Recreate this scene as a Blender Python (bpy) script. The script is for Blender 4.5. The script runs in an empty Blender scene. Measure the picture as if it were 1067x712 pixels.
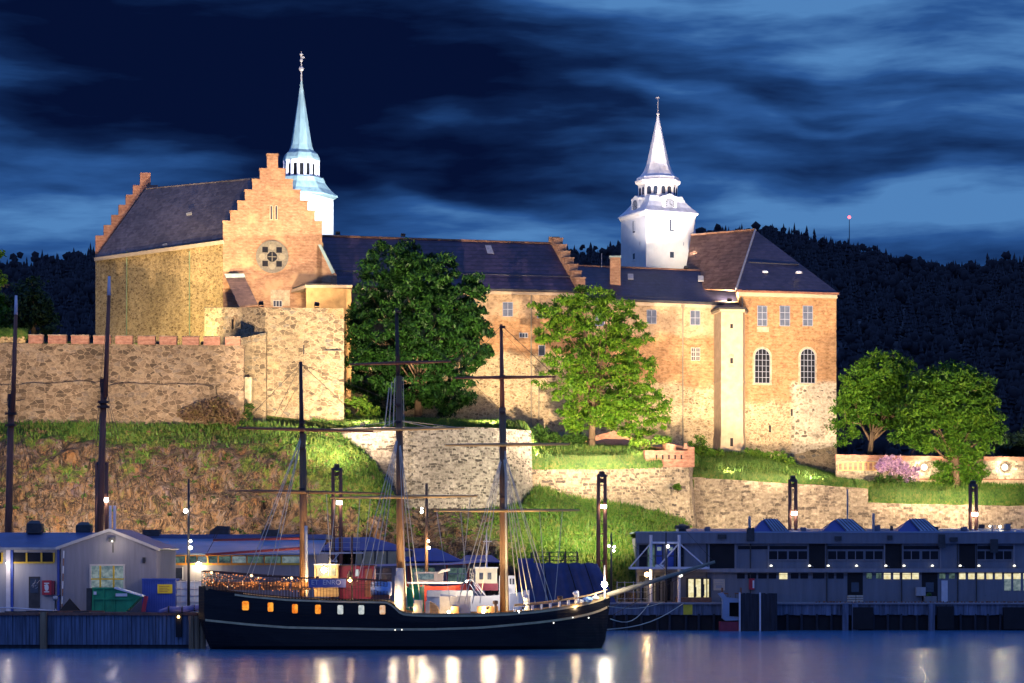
import bpy, math, random
import numpy as np
from mathutils import Vector, noise as mnoise

S = bpy.context.scene
R = math.radians
# ------------------------------------------------------------------ camera, world, sun, exposure
F, CH, YH, CX = 2500.0, 8.0, 585.0, 533.5      # focal length in photo pixels, eye height, horizon row, centre column
cam_d = bpy.data.cameras.new("camera")
cam = bpy.data.objects.new("camera", cam_d)
S.collection.objects.link(cam)
cam.location = (0, 0, CH)
cam.rotation_euler = (R(90), 0, 0)
cam_d.sensor_width = 36.0
cam_d.lens = 36.0 * F / 1067.0
cam_d.shift_y = (YH - 356.0) / 1067.0
cam_d.clip_start, cam_d.clip_end = 1.0, 9000.0
S.camera = cam
S.view_settings.view_transform = 'Standard'
S.view_settings.look = 'None'
S.view_settings.exposure = 0.0
S.view_settings.gamma = 1.0
S.cycles.use_denoising = True
S.cycles.max_bounces = 5
S.cycles.diffuse_bounces = 2
S.cycles.glossy_bounces = 3
S.cycles.transmission_bounces = 3
S.cycles.sample_clamp_indirect = 4.0
S.cycles.caustics_reflective = False
S.cycles.caustics_refractive = False


class NT:
    """tiny node-tree helper"""
    def __init__(s, tree):
        s.t = tree; tree.nodes.clear()
    def n(s, typ, ins=None, **props):
        nd = s.t.nodes.new(typ)
        for k, v in props.items(): setattr(nd, k, v)
        for k, v in (ins or {}).items(): s.set(nd.inputs[k], v)
        return nd
    def set(s, sock, v):
        if isinstance(v, bpy.types.NodeSocket): s.t.links.new(v, sock)
        elif isinstance(v, bpy.types.Node): s.t.links.new(v.outputs[0], sock)
        else:
            if sock.type == 'RGBA' and len(v) == 3: v = (*v, 1.0)
            sock.default_value = v
    def m(s, op, a, b=0.0, c=0.0, clamp=False):
        nd = s.n('ShaderNodeMath', operation=op, use_clamp=clamp)
        s.set(nd.inputs[0], a); s.set(nd.inputs[1], b); s.set(nd.inputs[2], c)
        return nd.outputs[0]
    def mr(s, v, a, b, c=0.0, d=1.0, smooth=True):
        nd = s.n('ShaderNodeMapRange', interpolation_type='SMOOTHSTEP' if smooth else 'LINEAR')
        s.set(nd.inputs[0], v)
        for i, x in enumerate((a, b, c, d)): s.set(nd.inputs[i + 1], x)
        return nd.outputs[0]
    def mix(s, f, a, b, mode='MIX'):
        nd = s.n('ShaderNodeMix', data_type='RGBA', blend_type=mode)
        s.set(nd.inputs[0], f); s.set(nd.inputs[6], a); s.set(nd.inputs[7], b)
        return nd.outputs[2]
    def ramp(s, f, stops, interp='LINEAR'):
        nd = s.n('ShaderNodeValToRGB'); cr = nd.color_ramp; cr.interpolation = interp
        while len(cr.elements) < len(stops): cr.elements.new(0.5)
        for e, (p, c) in zip(cr.elements, stops):
            e.position = p; e.color = (*c, 1.0)
        s.set(nd.inputs[0], f)
        return nd.outputs[0]
    def noise(s, vec, scale, detail=4.0, rough=0.55, dist=0.0, out=0):
        nd = s.n('ShaderNodeTexNoise')
        s.set(nd.inputs['Vector'], vec); s.set(nd.inputs['Scale'], scale); s.set(nd.inputs['Detail'], detail)
        s.set(nd.inputs['Roughness'], rough); s.set(nd.inputs['Distortion'], dist)
        return nd.outputs[out]
    def mapping(s, vec, loc=(0, 0, 0), rot=(0, 0, 0), sc=(1, 1, 1)):
        nd = s.n('ShaderNodeMapping'); s.set(nd.inputs[0], vec)
        nd.inputs[1].default_value = loc; nd.inputs[2].default_value = rot; nd.inputs[3].default_value = sc
        return nd.outputs[0]
    def sep(s, vec):
        nd = s.n('ShaderNodeSeparateXYZ'); s.set(nd.inputs[0], vec); return nd.outputs
    def comb(s, x, y, z):
        nd = s.n('ShaderNodeCombineXYZ')
        for i, v in enumerate((x, y, z)): s.set(nd.inputs[i], v)
        return nd.outputs[0]


# the night sky: streaky long-exposure clouds seen by direction (azimuth, elevation), brighter twilight behind the viewer
W = bpy.data.worlds.new("World"); S.world = W; W.use_nodes = True
w = NT(W.node_tree)
d = w.n('ShaderNodeTexCoord').outputs['Generated']
dx, dy, dz = w.sep(d)[0:3]
az = w.m('ARCTAN2', dx, dy)                       # 0 ahead, + to the right (radians)
el = w.m('ARCSINE', dz)
U = w.m('MULTIPLY', az, 25.0)                     # about -5.3 .. 5.3 across the view
V = w.m('MULTIPLY', el, 25.0)                     # about 3 at the hills, 5.8 at the top of the view
uv = w.comb(U, V, 0.0)
warp = w.noise(w.mapping(uv, sc=(0.5, 1.0, 1.0)), 0.8, 3.0, 0.5, out=1)
wv = w.n('ShaderNodeVectorMath', {0: warp, 1: (-0.5, -0.5, -0.5)}, operation='ADD').outputs[0]
def warped(f): return w.n('ShaderNodeVectorMath', {0: uv, 1: w.n('ShaderNodeVectorMath', {0: wv, 'Scale': f}, operation='SCALE').outputs[0]}, operation='ADD').outputs[0]
uvw = warped(0.30)
UU, VV = w.sep(warped(1.3))[0:2]
st = w.noise(w.mapping(uvw, (3.1, 0.4, 0), (0, 0, R(11)), (0.36, 1.9, 1)), 1.0, 5.0, 0.55)       # wind-drawn streaks
st3 = w.noise(w.mapping(warped(0.45), (1.7, 8.3, 0), (0, 0, R(12)), (0.85, 5.5, 1)), 1.0, 4.0, 0.55)     # fine wisps
st2 = w.noise(w.mapping(uvw, (9.1, 5.4, 0), (0, 0, R(11)), (0.16, 0.9, 1)), 1.0, 3.0, 0.5)      # banks
def bank(cu, cv, su, sv, amp, rot=-8):
    """one cloud bank or clearing: a soft tilted patch of the sky"""
    x_, y_ = w.m('SUBTRACT', UU, cu), w.m('SUBTRACT', VV, cv); cr, sr = math.cos(R(rot)), math.sin(R(rot))
    p_ = w.m('DIVIDE', w.m('ADD', w.m('MULTIPLY', x_, cr), w.m('MULTIPLY', y_, sr)), su)
    q_ = w.m('DIVIDE', w.m('SUBTRACT', w.m('MULTIPLY', y_, cr), w.m('MULTIPLY', x_, sr)), sv)
    r2 = w.m('ADD', w.m('MULTIPLY', p_, p_), w.m('MULTIPLY', q_, q_))
    return w.m('MULTIPLY', w.m('POWER', 2.718, w.m('MULTIPLY', r2, -0.7)), amp)
cl = w.m('ADD', w.m('ADD', 0.70, w.m('MULTIPLY', w.m('SUBTRACT', st, 0.5), 1.25)), w.m('ADD', w.m('MULTIPLY', w.m('SUBTRACT', st2, 0.5), 0.8), w.m('MULTIPLY', w.m('SUBTRACT', st3, 0.5), 0.42)))
for args in ((-3.3, 5.2, 2.7, 0.85, -0.85, -8), (-2.6, 4.4, 1.0, 0.5, -0.25, -20), (-0.6, 4.85, 1.7, 0.55, -0.34, -14), (3.0, 4.75, 1.4, 0.36, -0.26, -8), (1.0, 4.1, 1.2, 0.3, -0.14, -8),
             (4.0, 4.15, 1.1, 0.2, -0.16, -4), (4.7, 3.27, 1.3, 0.14, -0.20, -3), (1.1, 5.75, 1.8, 0.35, 0.10, -12), (4.3, 5.6, 2.2, 0.6, 0.24, -8), (1.6, 5.75, 1.3, 0.25, 0.16, -10), (4.6, 3.75, 1.2, 0.3, 0.14, -4), (0.3, 3.35, 2.2, 0.3, 0.12, 0),
             (-0.75, 3.85, 0.75, 0.13, 0.55, -10), (-4.6, 3.9, 1.3, 0.45, 0.22, -6), (1.5, 4.72, 0.8, 0.11, 0.36, -8), (-0.8, 4.55, 0.55, 0.09, 0.34, -6), (4.2, 3.6, 1.1, 0.26, 0.16, -4),
             (2.3, 3.85, 0.9, 0.13, 0.18, -8), (-4.85, 3.75, 1.1, 0.25, 0.10, -4), (-0.3, 3.45, 1.7, 0.25, 0.10, 0), (3.4, 4.5, 0.9, 0.08, 0.2, -8)):
    cl = w.m('ADD', cl, bank(*args))
skyc = w.ramp(cl, [(0.06, (0.0016, 0.0055, 0.032)), (0.30, (0.0045, 0.017, 0.072)), (0.52, (0.0115, 0.047, 0.165)),
                   (0.74, (0.024, 0.092, 0.29)), (1.0, (0.080, 0.225, 0.50))])
back = w.mr(dy, 0.9, -0.6)                        # twilight at the viewer's back
up = w.mr(el, R(13.6), R(25))  # unseen sky overhead brightened, added as fill for roofs, sheds and water
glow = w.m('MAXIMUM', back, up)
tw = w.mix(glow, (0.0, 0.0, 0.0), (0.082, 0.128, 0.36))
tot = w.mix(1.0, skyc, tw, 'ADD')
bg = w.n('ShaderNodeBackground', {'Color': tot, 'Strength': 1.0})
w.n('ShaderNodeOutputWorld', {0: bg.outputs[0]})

sun_d = bpy.data.lights.new("sun", 'SUN'); sun = bpy.data.objects.new("sun", sun_d); S.collection.objects.link(sun)
sun_d.energy = 0.12; sun_d.angle = R(25); sun_d.color = (0.45, 0.55, 1.0)      # the last twilight, from behind the viewer
sun.rotation_euler = (R(55), 0, R(-18))

# ------------------------------------------------------------------ placing: photo ray + distance -> point in the world (metres)
def P(px, py, D): return Vector(((px - CX) * D / F, D, CH + (YH - py) * D / F))
def X(px, D): return (px - CX) * D / F
def Z(py, D): return CH + (YH - py) * D / F

class Plane:
    """upright plane through two ground points, for setting things into a facade"""
    def __init__(s, pa, Da, pb, Db):
        s.a = Vector((X(pa, Da), Da)); s.b = Vector((X(pb, Db), Db))
        s.u = (s.b - s.a).normalized(); s.n = Vector((s.u.y, -s.u.x))      # n points at the viewer
    def at(s, px, py, out=0.0):
        r = Vector(((px - CX) / F, 1.0)); a = s.a + s.n * out
        t = a.dot(s.n) / r.dot(s.n)
        return Vector((r.x * t, t, CH + (YH - py) / F * t))
    def u3(s): return Vector((s.u.x, s.u.y, 0))
    def n3(s): return Vector((s.n.x, s.n.y, 0))

# ------------------------------------------------------------------ mesh building
class MB:
    def __init__(s): s.V = []; s.Fc = []
    def add(s, vs, fs):
        o = len(s.V); s.V += [tuple(v) for v in vs]; s.Fc += [tuple(i + o for i in f) for f in fs]; return s
    def box(s, x0, x1, y0, y1, z0, z1):
        return s.add([(x0, y0, z0), (x1, y0, z0), (x1, y1, z0), (x0, y1, z0), (x0, y0, z1), (x1, y0, z1), (x1, y1, z1), (x0, y1, z1)],
                     [(0, 3, 2, 1), (4, 5, 6, 7), (0, 1, 5, 4), (1, 2, 6, 5), (2, 3, 7, 6), (3, 0, 4, 7)])
    def obox(s, c, u, v, n, a, b, t):
        """box centred at c, half sizes a,b,t along u,v,n"""
        c = Vector(c); vs = []
        for k in (-1, 1):
            for i, j in ((-1, -1), (1, -1), (1, 1), (-1, 1)): vs.append(c + u * (a * i) + v * (b * j) + n * (t * k))
        return s.add(vs, [(0, 3, 2, 1), (4, 5, 6, 7), (0, 1, 5, 4), (1, 2, 6, 5), (2, 3, 7, 6), (3, 0, 4, 7)])
    def prism(s, poly, vec):
        """planar polygon (3D points) extruded by vec"""
        n = len(poly); a = [Vector(p) for p in poly]; b = [p + Vector(vec) for p in a]
        return s.add(a + b, [tuple(range(n))[::-1], tuple(range(n, 2 * n))] + [(i, (i + 1) % n, n + (i + 1) % n, n + i) for i in range(n)])
    def tube(s, p0, p1, r0, r1=None, n=6, cap=True):
        p0 = Vector(p0); p1 = Vector(p1); r1 = r0 if r1 is None else r1
        ax = (p1 - p0)
        if ax.length < 1e-6: return s
        ax.normalize(); u = ax.orthogonal().normalized(); v = ax.cross(u); vs = []
        for p, r in ((p0, r0), (p1, r1)):
            for i in range(n):
                a = 2 * math.pi * i / n; vs.append(p + (u * math.cos(a) + v * math.sin(a)) * r)
        fs = [(i, (i + 1) % n, n + (i + 1) % n, n + i) for i in range(n)]
        if cap: fs += [tuple(range(n))[::-1], tuple(range(n, 2 * n))]
        return s.add(vs, fs)
    def path(s, pts, r, n=5):
        for a, b in zip(pts[:-1], pts[1:]): s.tube(a, b, r, r, n)
        return s
    def lathe(s, c, prof, n=16, rot=0.0, sq=1.0):
        c = Vector(c); vs = []
        for r, z in prof:
            for i in range(n):
                a = rot + 2 * math.pi * i / n; vs.append(c + Vector((r * math.cos(a), r * sq * math.sin(a), z)))
        fs = []
        for k in range(len(prof) - 1):
            for i in range(n): fs.append((k * n + i, k * n + (i + 1) % n, (k + 1) * n + (i + 1) % n, (k + 1) * n + i))
        fs += [tuple(range(n))[::-1], tuple(range((len(prof) - 1) * n, len(prof) * n))]
        return s.add(vs, fs)
    def ball(s, c, r, n=8, m=5, sz=1.0):
        pr = [(max(1e-3, r * math.sin(math.pi * k / m)), -r * sz * math.cos(math.pi * k / m)) for k in range(m + 1)]
        return s.lathe(c, pr, n)
    def build(s, name, mat, parent=None, smooth=False):
        return make(name, np.array(s.V, dtype=np.float32).reshape(-1, 3), s.Fc, mat, parent, smooth)

def wloc(o):
    v = Vector((0, 0, 0))
    while o: v += o.location; o = o.parent
    return v

def make(name, V, Fc, mat, parent=None, smooth=False):
    """link ONE mesh object; top-level ones get their origin at the base centre"""
    if parent is not None: base = wloc(parent)
    else:
        lo, hi = V.min(0), V.max(0); base = Vector(((lo[0] + hi[0]) / 2, (lo[1] + hi[1]) / 2, float(lo[2])))
    V = V - np.array(base, dtype=np.float32)
    me = bpy.data.meshes.new(name)
    if isinstance(Fc, np.ndarray):
        k = Fc.shape[1]
        me.vertices.add(len(V)); me.vertices.foreach_set('co', V.astype(np.float32).ravel())
        me.loops.add(Fc.size); me.loops.foreach_set('vertex_index', Fc.astype(np.int32).ravel())
        me.polygons.add(len(Fc)); me.polygons.foreach_set('loop_start', np.arange(0, Fc.size, k, dtype=np.int32))
        me.update(calc_edges=True)
    else:
        me.from_pydata([tuple(map(float, v)) for v in V], [], Fc); me.update()
    if smooth: me.polygons.foreach_set('use_smooth', [True] * len(me.polygons))
    for m_ in (mat if isinstance(mat, (list, tuple)) else [mat]): me.materials.append(m_)
    o = bpy.data.objects.new(name, me); S.collection.objects.link(o)
    if parent is not None: o.parent = parent
    else: o.location = base
    return o

def tag(o, label=None, cat=None, group=None, kind=None):
    if label: o['label'] = label
    if cat: o['category'] = cat
    if group: o['group'] = group
    if kind: o['kind'] = kind
    return o

def thing(name, label, cat, loc, group=None):
    o = bpy.data.objects.new(name, None); S.collection.objects.link(o)
    o.location = loc; o.empty_display_size = 0.3
    return tag(o, label, cat, group)

def copy_tree(o, parent=None):
    c = o.copy(); S.collection.objects.link(c)
    if parent is not None: c.parent = parent
    for ch in list(o.children): copy_tree(ch, c)
    return c

rng = np.random.default_rng(7); random.seed(7)
UP = Vector((0, 0, 1))

# ------------------------------------------------------------------ materials
M = {}
def newmat(name):
    m_ = bpy.data.materials.new(name); m_.use_nodes = True; M[name] = m_
    return m_, NT(m_.node_tree)
def finish(k, col, rough=0.85, bump=None, bstr=0.4, bdist=0.1, metal=0.0, spec=0.35, **ex):
    ins = {'Base Color': col, 'Roughness': rough, 'Metallic': metal, 'Specular IOR Level': spec}
    ins.update(ex)
    if bump is not None:
        ins['Normal'] = k.n('ShaderNodeBump', {'Strength': bstr, 'Distance': bdist, 'Height': bump}).outputs[0]
    b = k.n('ShaderNodeBsdfPrincipled', ins)
    k.n('ShaderNodeOutputMaterial', {0: b.outputs[0]})
def pos(k): return k.n('ShaderNodeNewGeometry').outputs['Position']

def stone_col(k, p, cell, stones, mortar, mw=0.07, flat=1.5, seed=0.0, jitter=0.5):
    q = k.mapping(p, (seed, seed * 1.7, seed * 0.3), (0, 0, 0), (1 / cell, 1 / cell, flat / cell))
    wob = k.noise(q, 1.3, 2.0, 0.5, out=1)
    q = k.n('ShaderNodeVectorMath', {0: q, 1: k.n('ShaderNodeVectorMath', {0: wob, 'Scale': jitter}, operation='SCALE').outputs[0]}, operation='ADD').outputs[0]
    v1 = k.n('ShaderNodeTexVoronoi', {'Vector': q, 'Scale': 1.0})
    v2 = k.n('ShaderNodeTexVoronoi', {'Vector': q, 'Scale': 1.0}, feature='DISTANCE_TO_EDGE')
    f = k.sep(v1.outputs['Color'])[0]
    c = k.ramp(f, stones)
    fine = k.noise(p, 3.5, 3.0, 0.6)
    c = k.mix(0.7, c, k.ramp(fine, [(0.3, (0.55, 0.55, 0.55)), (0.7, (1.25, 1.25, 1.25))]), 'MULTIPLY')
    edge = k.mr(v2.outputs['Distance'], mw * 0.6, mw * 1.8)
    return k.mix(edge, mortar, c), edge

def course_col(k, p, w_, h_, stones, mortar, mw=0.02, seed=0.0, warp=0.35):
    """coursed squared rubble: rows of uneven blocks that wander a little"""
    s_ = k.sep(p); u = k.m('ADD', s_[0], k.m('MULTIPLY', s_[1], 0.7))
    wob = k.noise(p, 0.55, 4.0, 0.62, out=1); wx = k.sep(wob)
    zz = k.m('DIVIDE', k.m('ADD', k.m('ADD', s_[2], seed), k.m('MULTIPLY', wx[1], warp * 3.0)), h_)
    row = k.m('FLOOR', zz); fr = k.m('FRACT', zz)
    rnd = k.n('ShaderNodeTexWhiteNoise', {'W': row}, noise_dimensions='1D').outputs['Value']
    q = k.comb(k.m('ADD', k.m('DIVIDE', k.m('ADD', u, k.m('MULTIPLY', wx[0], warp * 1.5)), k.m('MULTIPLY', w_, k.m('ADD', 0.7, k.m('MULTIPLY', rnd, 0.7)))), k.m('MULTIPLY', rnd, 57.0)), k.m('MULTIPLY', row, 10.0), 0.0)
    v1 = k.n('ShaderNodeTexVoronoi', {'Vector': q, 'Scale': 1.0}, voronoi_dimensions='2D')
    v2 = k.n('ShaderNodeTexVoronoi', {'Vector': q, 'Scale': 1.0}, voronoi_dimensions='2D', feature='DISTANCE_TO_EDGE')
    ex = k.mr(v2.outputs['Distance'], mw * 0.8, mw * 3.0); ez = k.mr(k.m('SUBTRACT', 0.5, k.m('ABSOLUTE', k.m('SUBTRACT', fr, 0.5))), mw * 1.2, mw * 4.0)
    edge = k.m('MULTIPLY', ex, ez)
    f = k.m('ADD', k.m('MULTIPLY', k.sep(v1.outputs['Color'])[0], 0.7), k.m('MULTIPLY', k.noise(p, 1.7, 5.0, 0.7), 0.40))
    c = k.ramp(f, stones)
    fine = k.noise(p, 3.2, 4.0, 0.7)
    c = k.mix(0.75, c, k.ramp(fine, [(0.32, (0.5, 0.5, 0.5)), (0.68, (1.28, 1.28, 1.28))]), 'MULTIPLY')
    return k.mix(edge, mortar, c), edge
def mat_course(name, w_, h_, stones, mortar, mw, seed, tint=None):
    m_, k = newmat(name); p = pos(k)
    c, e = course_col(k, p, w_, h_, stones, mortar, mw, seed)
    c = weather(k, p, c)
    if tint: c = k.mix(k.mr(k.noise(p, tint[1], 4.0, 0.6), tint[2], tint[3]), c, tint[0])
    finish(k, c, 0.92, e, 0.7, 0.12)

def weather(k, p, c, scale=0.16, lo=0.55, hi=1.18, amt=0.85):
    n1 = k.noise(k.mapping(p, sc=(1, 1, 0.55)), scale, 5.0, 0.62)
    c = k.mix(amt, c, k.ramp(n1, [(0.3, (lo, lo, lo)), (0.68, (hi, hi, hi))]), 'MULTIPLY')
    n2 = k.noise(k.mapping(p, (5, 3, 8), sc=(1, 1, 1.5)), 1.5, 6.0, 0.75)
    return k.mix(0.75, c, k.ramp(n2, [(0.36, (0.40, 0.36, 0.33)), (0.5, (0.95, 0.94, 0.92)), (0.68, (1.25, 1.22, 1.15))]), 'MULTIPLY')

def mat_stone(name, cell, stones, mortar, mw=0.07, flat=1.5, seed=0.0, tint=None, scale=0.16):
    m_, k = newmat(name); p = pos(k)
    c, e = stone_col(k, p, cell, stones, mortar, mw, flat, seed)
    c = weather(k, p, c, scale)
    if tint:
        c = k.mix(k.mr(k.noise(p, tint[1], 4.0, 0.6), tint[2], tint[3]), c, tint[0])
    finish(k, c, 0.92, e, 0.6, 0.12)
mat_stone('rampart_stone', 0.85, [(0.0, (0.08, 0.06, 0.042)), (0.35, (0.165, 0.12, 0.08)), (0.7, (0.27, 0.205, 0.14)), (1.0, (0.19, 0.155, 0.125))], (0.29, 0.225, 0.155), 0.04, 1.7, 3.0)
mat_stone('hall_stone', 0.5, [(0.0, (0.22, 0.15, 0.07)), (0.4, (0.42, 0.30, 0.14)), (0.75, (0.52, 0.385, 0.19)), (1.0, (0.32, 0.235, 0.125))], (0.50, 0.38, 0.19), 0.07, 1.7, 11.0,
          ((0.26, 0.17, 0.08), 0.5, 0.62, 0.8))
mat_stone('tower_stone', 0.8, [(0.0, (0.075, 0.06, 0.042)), (0.35, (0.19, 0.15, 0.095)), (0.75, (0.27, 0.22, 0.14)), (1.0, (0.12, 0.115, 0.10))], (0.27, 0.22, 0.145), 0.05, 1.6, 23.0,
          ((0.40, 0.24, 0.11), 0.3, 0.56, 0.8))
mat_course('bastion_stone', 0.62, 0.30, [(0.15, (0.05, 0.047, 0.045)), (0.38, (0.17, 0.155, 0.14)), (0.58, (0.33, 0.305, 0.27)), (0.9, (0.44, 0.41, 0.365))], (0.36, 0.335, 0.30), 0.035, 31.0)
mat_course('terrace_stone', 0.80, 0.38, [(0.15, (0.06, 0.052, 0.05)), (0.4, (0.17, 0.14, 0.11)), (0.65, (0.29, 0.24, 0.17)), (0.9, (0.36, 0.31, 0.235))], (0.30, 0.25, 0.185), 0.035, 41.0)
mat_course('long_wall_stone', 0.85, 0.36, [(0.15, (0.10, 0.083, 0.07)), (0.4, (0.24, 0.195, 0.145)), (0.65, (0.37, 0.31, 0.225)), (0.9, (0.43, 0.37, 0.28))], (0.31, 0.26, 0.195), 0.03, 53.0,
          ((0.40, 0.25, 0.13), 0.12, 0.62, 0.8))

def brick_col(k, p, a, b, c3, scale=1.6):
    n1 = k.noise(k.mapping(p, sc=(1, 1, 2.2)), scale, 5.0, 0.7)
    n2 = k.noise(p, 0.22, 5.0, 0.6)
    c = k.ramp(n1, [(0.32, a), (0.52, b), (0.72, c3)])
    course = k.m('SINE', k.m('MULTIPLY', k.sep(p)[2], 2 * math.pi / 0.42))
    c = k.mix(k.mr(course, 0.5, 1.0, 0.0, 0.10), c, (0.5, 0.42, 0.32))
    return k.mix(0.75, c, k.ramp(n2, [(0.3, (0.72, 0.72, 0.72)), (0.7, (1.15, 1.15, 1.15))]), 'MULTIPLY'), n1

m_, k = newmat('gable_brick'); p = pos(k)
c, n1 = brick_col(k, p, (0.20, 0.105, 0.062), (0.34, 0.19, 0.115), (0.46, 0.30, 0.19))
c = k.mix(k.mr(k.noise(p, 0.33, 4.0, 0.6), 0.50, 0.72), c, (0.47, 0.30, 0.17))
finish(k, c, 0.9, n1, 0.3, 0.05)
m_, k = newmat('red_brick'); p = pos(k)
c, n1 = brick_col(k, p, (0.19, 0.085, 0.06), (0.31, 0.15, 0.105), (0.41, 0.24, 0.17))
finish(k, c, 0.9, n1, 0.3, 0.05)

def castle_wall(name, zs, seed, patch=False):
    """plastered at the top, brick in the middle, rubble below; the borders wander"""
    m_, k = newmat(name); p = pos(k); z = k.sep(p)[2]
    wob = k.m('MULTIPLY', k.m('SUBTRACT', k.noise(k.mapping(p, (seed, 0, 0)), 0.25, 4.0, 0.6), 0.5), 5.0)
    zz = k.m('ADD', z, wob)
    b, n1 = brick_col(k, p, (0.31, 0.165, 0.075), (0.41, 0.235, 0.115), (0.48, 0.31, 0.17))
    pl = k.ramp(k.noise(p, 0.9, 5.0, 0.65), [(0.3, (0.36, 0.25, 0.15)), (0.55, (0.47, 0.34, 0.21)), (0.8, (0.52, 0.39, 0.26))])
    s1, e = stone_col(k, p, 0.55, [(0.0, (0.20, 0.15, 0.09)), (0.3, (0.38, 0.295, 0.17)), (0.7, (0.48, 0.38, 0.23)), (1.0, (0.36, 0.285, 0.19))], (0.49, 0.40, 0.26), 0.08, 1.5, seed)
    c = k.mix(k.mr(zz, zs[0] - 0.6, zs[0] + 0.6), s1, b)
    c = k.mix(k.mr(zz, zs[1] - 0.5, zs[1] + 0.5), c, pl)
    if patch:
        s2, e2 = stone_col(k, p, 0.62, [(0.0, (0.12, 0.10, 0.08)), (0.3, (0.34, 0.29, 0.21)), (0.55, (0.5, 0.44, 0.33)), (1.0, (0.5, 0.44, 0.34))], (0.52, 0.46, 0.36), 0.11, 1.3, 5.0)
        x = k.sep(p)[0]
        pm = k.m('MULTIPLY', k.mr(k.m('ADD', x, k.m('MULTIPLY', wob, 0.3)), patch[0] - 0.4, patch[0] + 0.4), k.mr(k.m('ADD', z, k.m('MULTIPLY', wob, 0.2)), patch[1] + 0.4, patch[1] - 0.4))
        c = k.mix(pm, c, s2)
    c = weather(k, p, c, 0.13, 0.72, 1.12, 0.7)
    # rain streaks below the eaves
    strk = k.noise(k.mapping(p, (seed, 0, 0), sc=(1, 1, 0.06)), 0.8, 4.0, 0.6)
    c = k.mix(k.mr(strk, 0.58, 0.78, 0.0, 0.45), c, (0.16, 0.11, 0.07))
    finish(k, c, 0.9, k.m('ADD', n1, e), 0.35, 0.06)

castle_wall('range_wall', (37.5, 43.0), 71.0)
castle_wall('low_range_wall', (33.5, 40.8), 81.0)
castle_wall('block_wall', (31.0, 55.0), 91.0, (X(823, 351), Z(399, 351)))

def plain(name, col, rough=0.7, nscale=1.5, var=0.25, metal=0.0, bump=0.15, spec=0.35, stretch=(1, 1, 1)):
    m_, k = newmat(name); p = k.mapping(pos(k), sc=stretch)
    n1 = k.noise(p, nscale, 5.0, 0.62)
    lo = tuple(x * (1 - var) for x in col); hi = tuple(min(0.9, x * (1 + var)) for x in col)
    finish(k, k.ramp(n1, [(0.3, lo), (0.7, hi)]), rough, n1, bump, 0.04, metal, spec)
plain('pale_plaster', (0.40, 0.325, 0.225), 0.9, 1.8, 0.38)
plain('turret_plaster', (0.47, 0.36, 0.24), 0.9, 1.0, 0.18)
plain('cornice_stone', (0.44, 0.35, 0.25), 0.85, 1.5, 0.12)
plain('white_render', (0.68, 0.66, 0.64), 0.9, 0.8, 0.08)
plain('tracery_stone', (0.17, 0.155, 0.13), 0.9, 3.0, 0.3)
plain('orange_plaster', (0.46, 0.28, 0.12), 0.9, 0.8, 0.3)
plain('window_paint', (0.26, 0.29, 0.36), 0.5, 2.0, 0.1)
plain('window_paint_white', (0.45, 0.44, 0.43), 0.5, 2.0, 0.08)
plain('dark_glass', (0.035, 0.045, 0.07), 0.12, 1.0, 0.3, 0.0, 0.0, 0.6)
plain('night_glass', (0.010, 0.011, 0.018), 0.4, 1.0, 0.3, 0.0, 0.0, 0.15)
plain('pale_tank', (0.50, 0.58, 0.72), 0.5, 1.2, 0.2)
plain('pale_glass', (0.10, 0.12, 0.17), 0.15, 1.2, 0.25, 0.0, 0.0, 0.6)
plain('lead_pipe', (0.22, 0.20, 0.15), 0.6, 2.0, 0.2)
plain('copper_pipe', (0.20, 0.25, 0.15), 0.6, 2.0, 0.2)
plain('verdigris', (0.30, 0.42, 0.43), 0.5, 1.4, 0.3, 0.0, 0.15, 0.4, (1, 1, 0.25))
plain('zinc_sheet', (0.62, 0.64, 0.68), 0.45, 1.4, 0.2, 0.0, 0.15, 0.4, (1, 1, 0.25))
plain('gilt', (0.6, 0.55, 0.5), 0.35, 2.0, 0.1, 0.4)

def tiles(name, a, b, rough=0.45, row=0.55, spec=0.5, rowamt=0.45):
    m_, k = newmat(name); p = pos(k); z = k.sep(p)[2]
    r1 = k.m('FRACT', k.m('DIVIDE', k.m('ADD', z, k.m('MULTIPLY', k.noise(p, 0.5, 2.0), 0.15)), row))
    n1 = k.noise(p, 1.3, 5.0, 0.7); n2 = k.noise(p, 0.18, 4.0, 0.6)
    cell = k.n('ShaderNodeTexVoronoi', {'Vector': k.mapping(p, sc=(1.6, 1.6, 1.0 / row)), 'Scale': 1.0}).outputs['Color']
    f = k.m('ADD', k.m('MULTIPLY', n1, 0.65), k.m('MULTIPLY', k.sep(cell)[0], 0.35))
    c = k.ramp(f, [(0.25, a), (0.75, b)])
    c = k.mix(k.mr(r1, 0.72, 1.0, 0.0, rowamt), c, tuple(x * 0.25 for x in a))
    c = k.mix(0.85, c, k.ramp(n2, [(0.3, (0.6, 0.6, 0.6)), (0.7, (1.3, 1.3, 1.3))]), 'MULTIPLY')
    finish(k, c, rough, k.m('ADD', k.m('MULTIPLY', r1, -1.0), k.m('MULTIPLY', n1, 0.8)), 0.6, 0.08, 0.0, spec)
tiles('hall_slate', (0.075, 0.062, 0.072), (0.165, 0.142, 0.15), 0.62, 0.42, 0.4, 0.3)
tiles('sky_blue_tiles', (0.018, 0.012, 0.032), (0.056, 0.038, 0.078), 0.42, 0.62, 0.5, 0.85)  # dark roof tile with the reflected sky's blue put into its colour
tiles('sky_blue_slate', (0.013, 0.014, 0.040), (0.034, 0.034, 0.074), 0.45, 0.48, 0.45, 0.4)  # same dark tile, sky blue again put into the colour
tiles('brown_lit_tiles', (0.12, 0.06, 0.04), (0.26, 0.145, 0.095), 0.75, 0.6, 0.3, 0.5)  # warm copy of the same tile, floodlight put into the colour; also brown ridges
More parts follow.
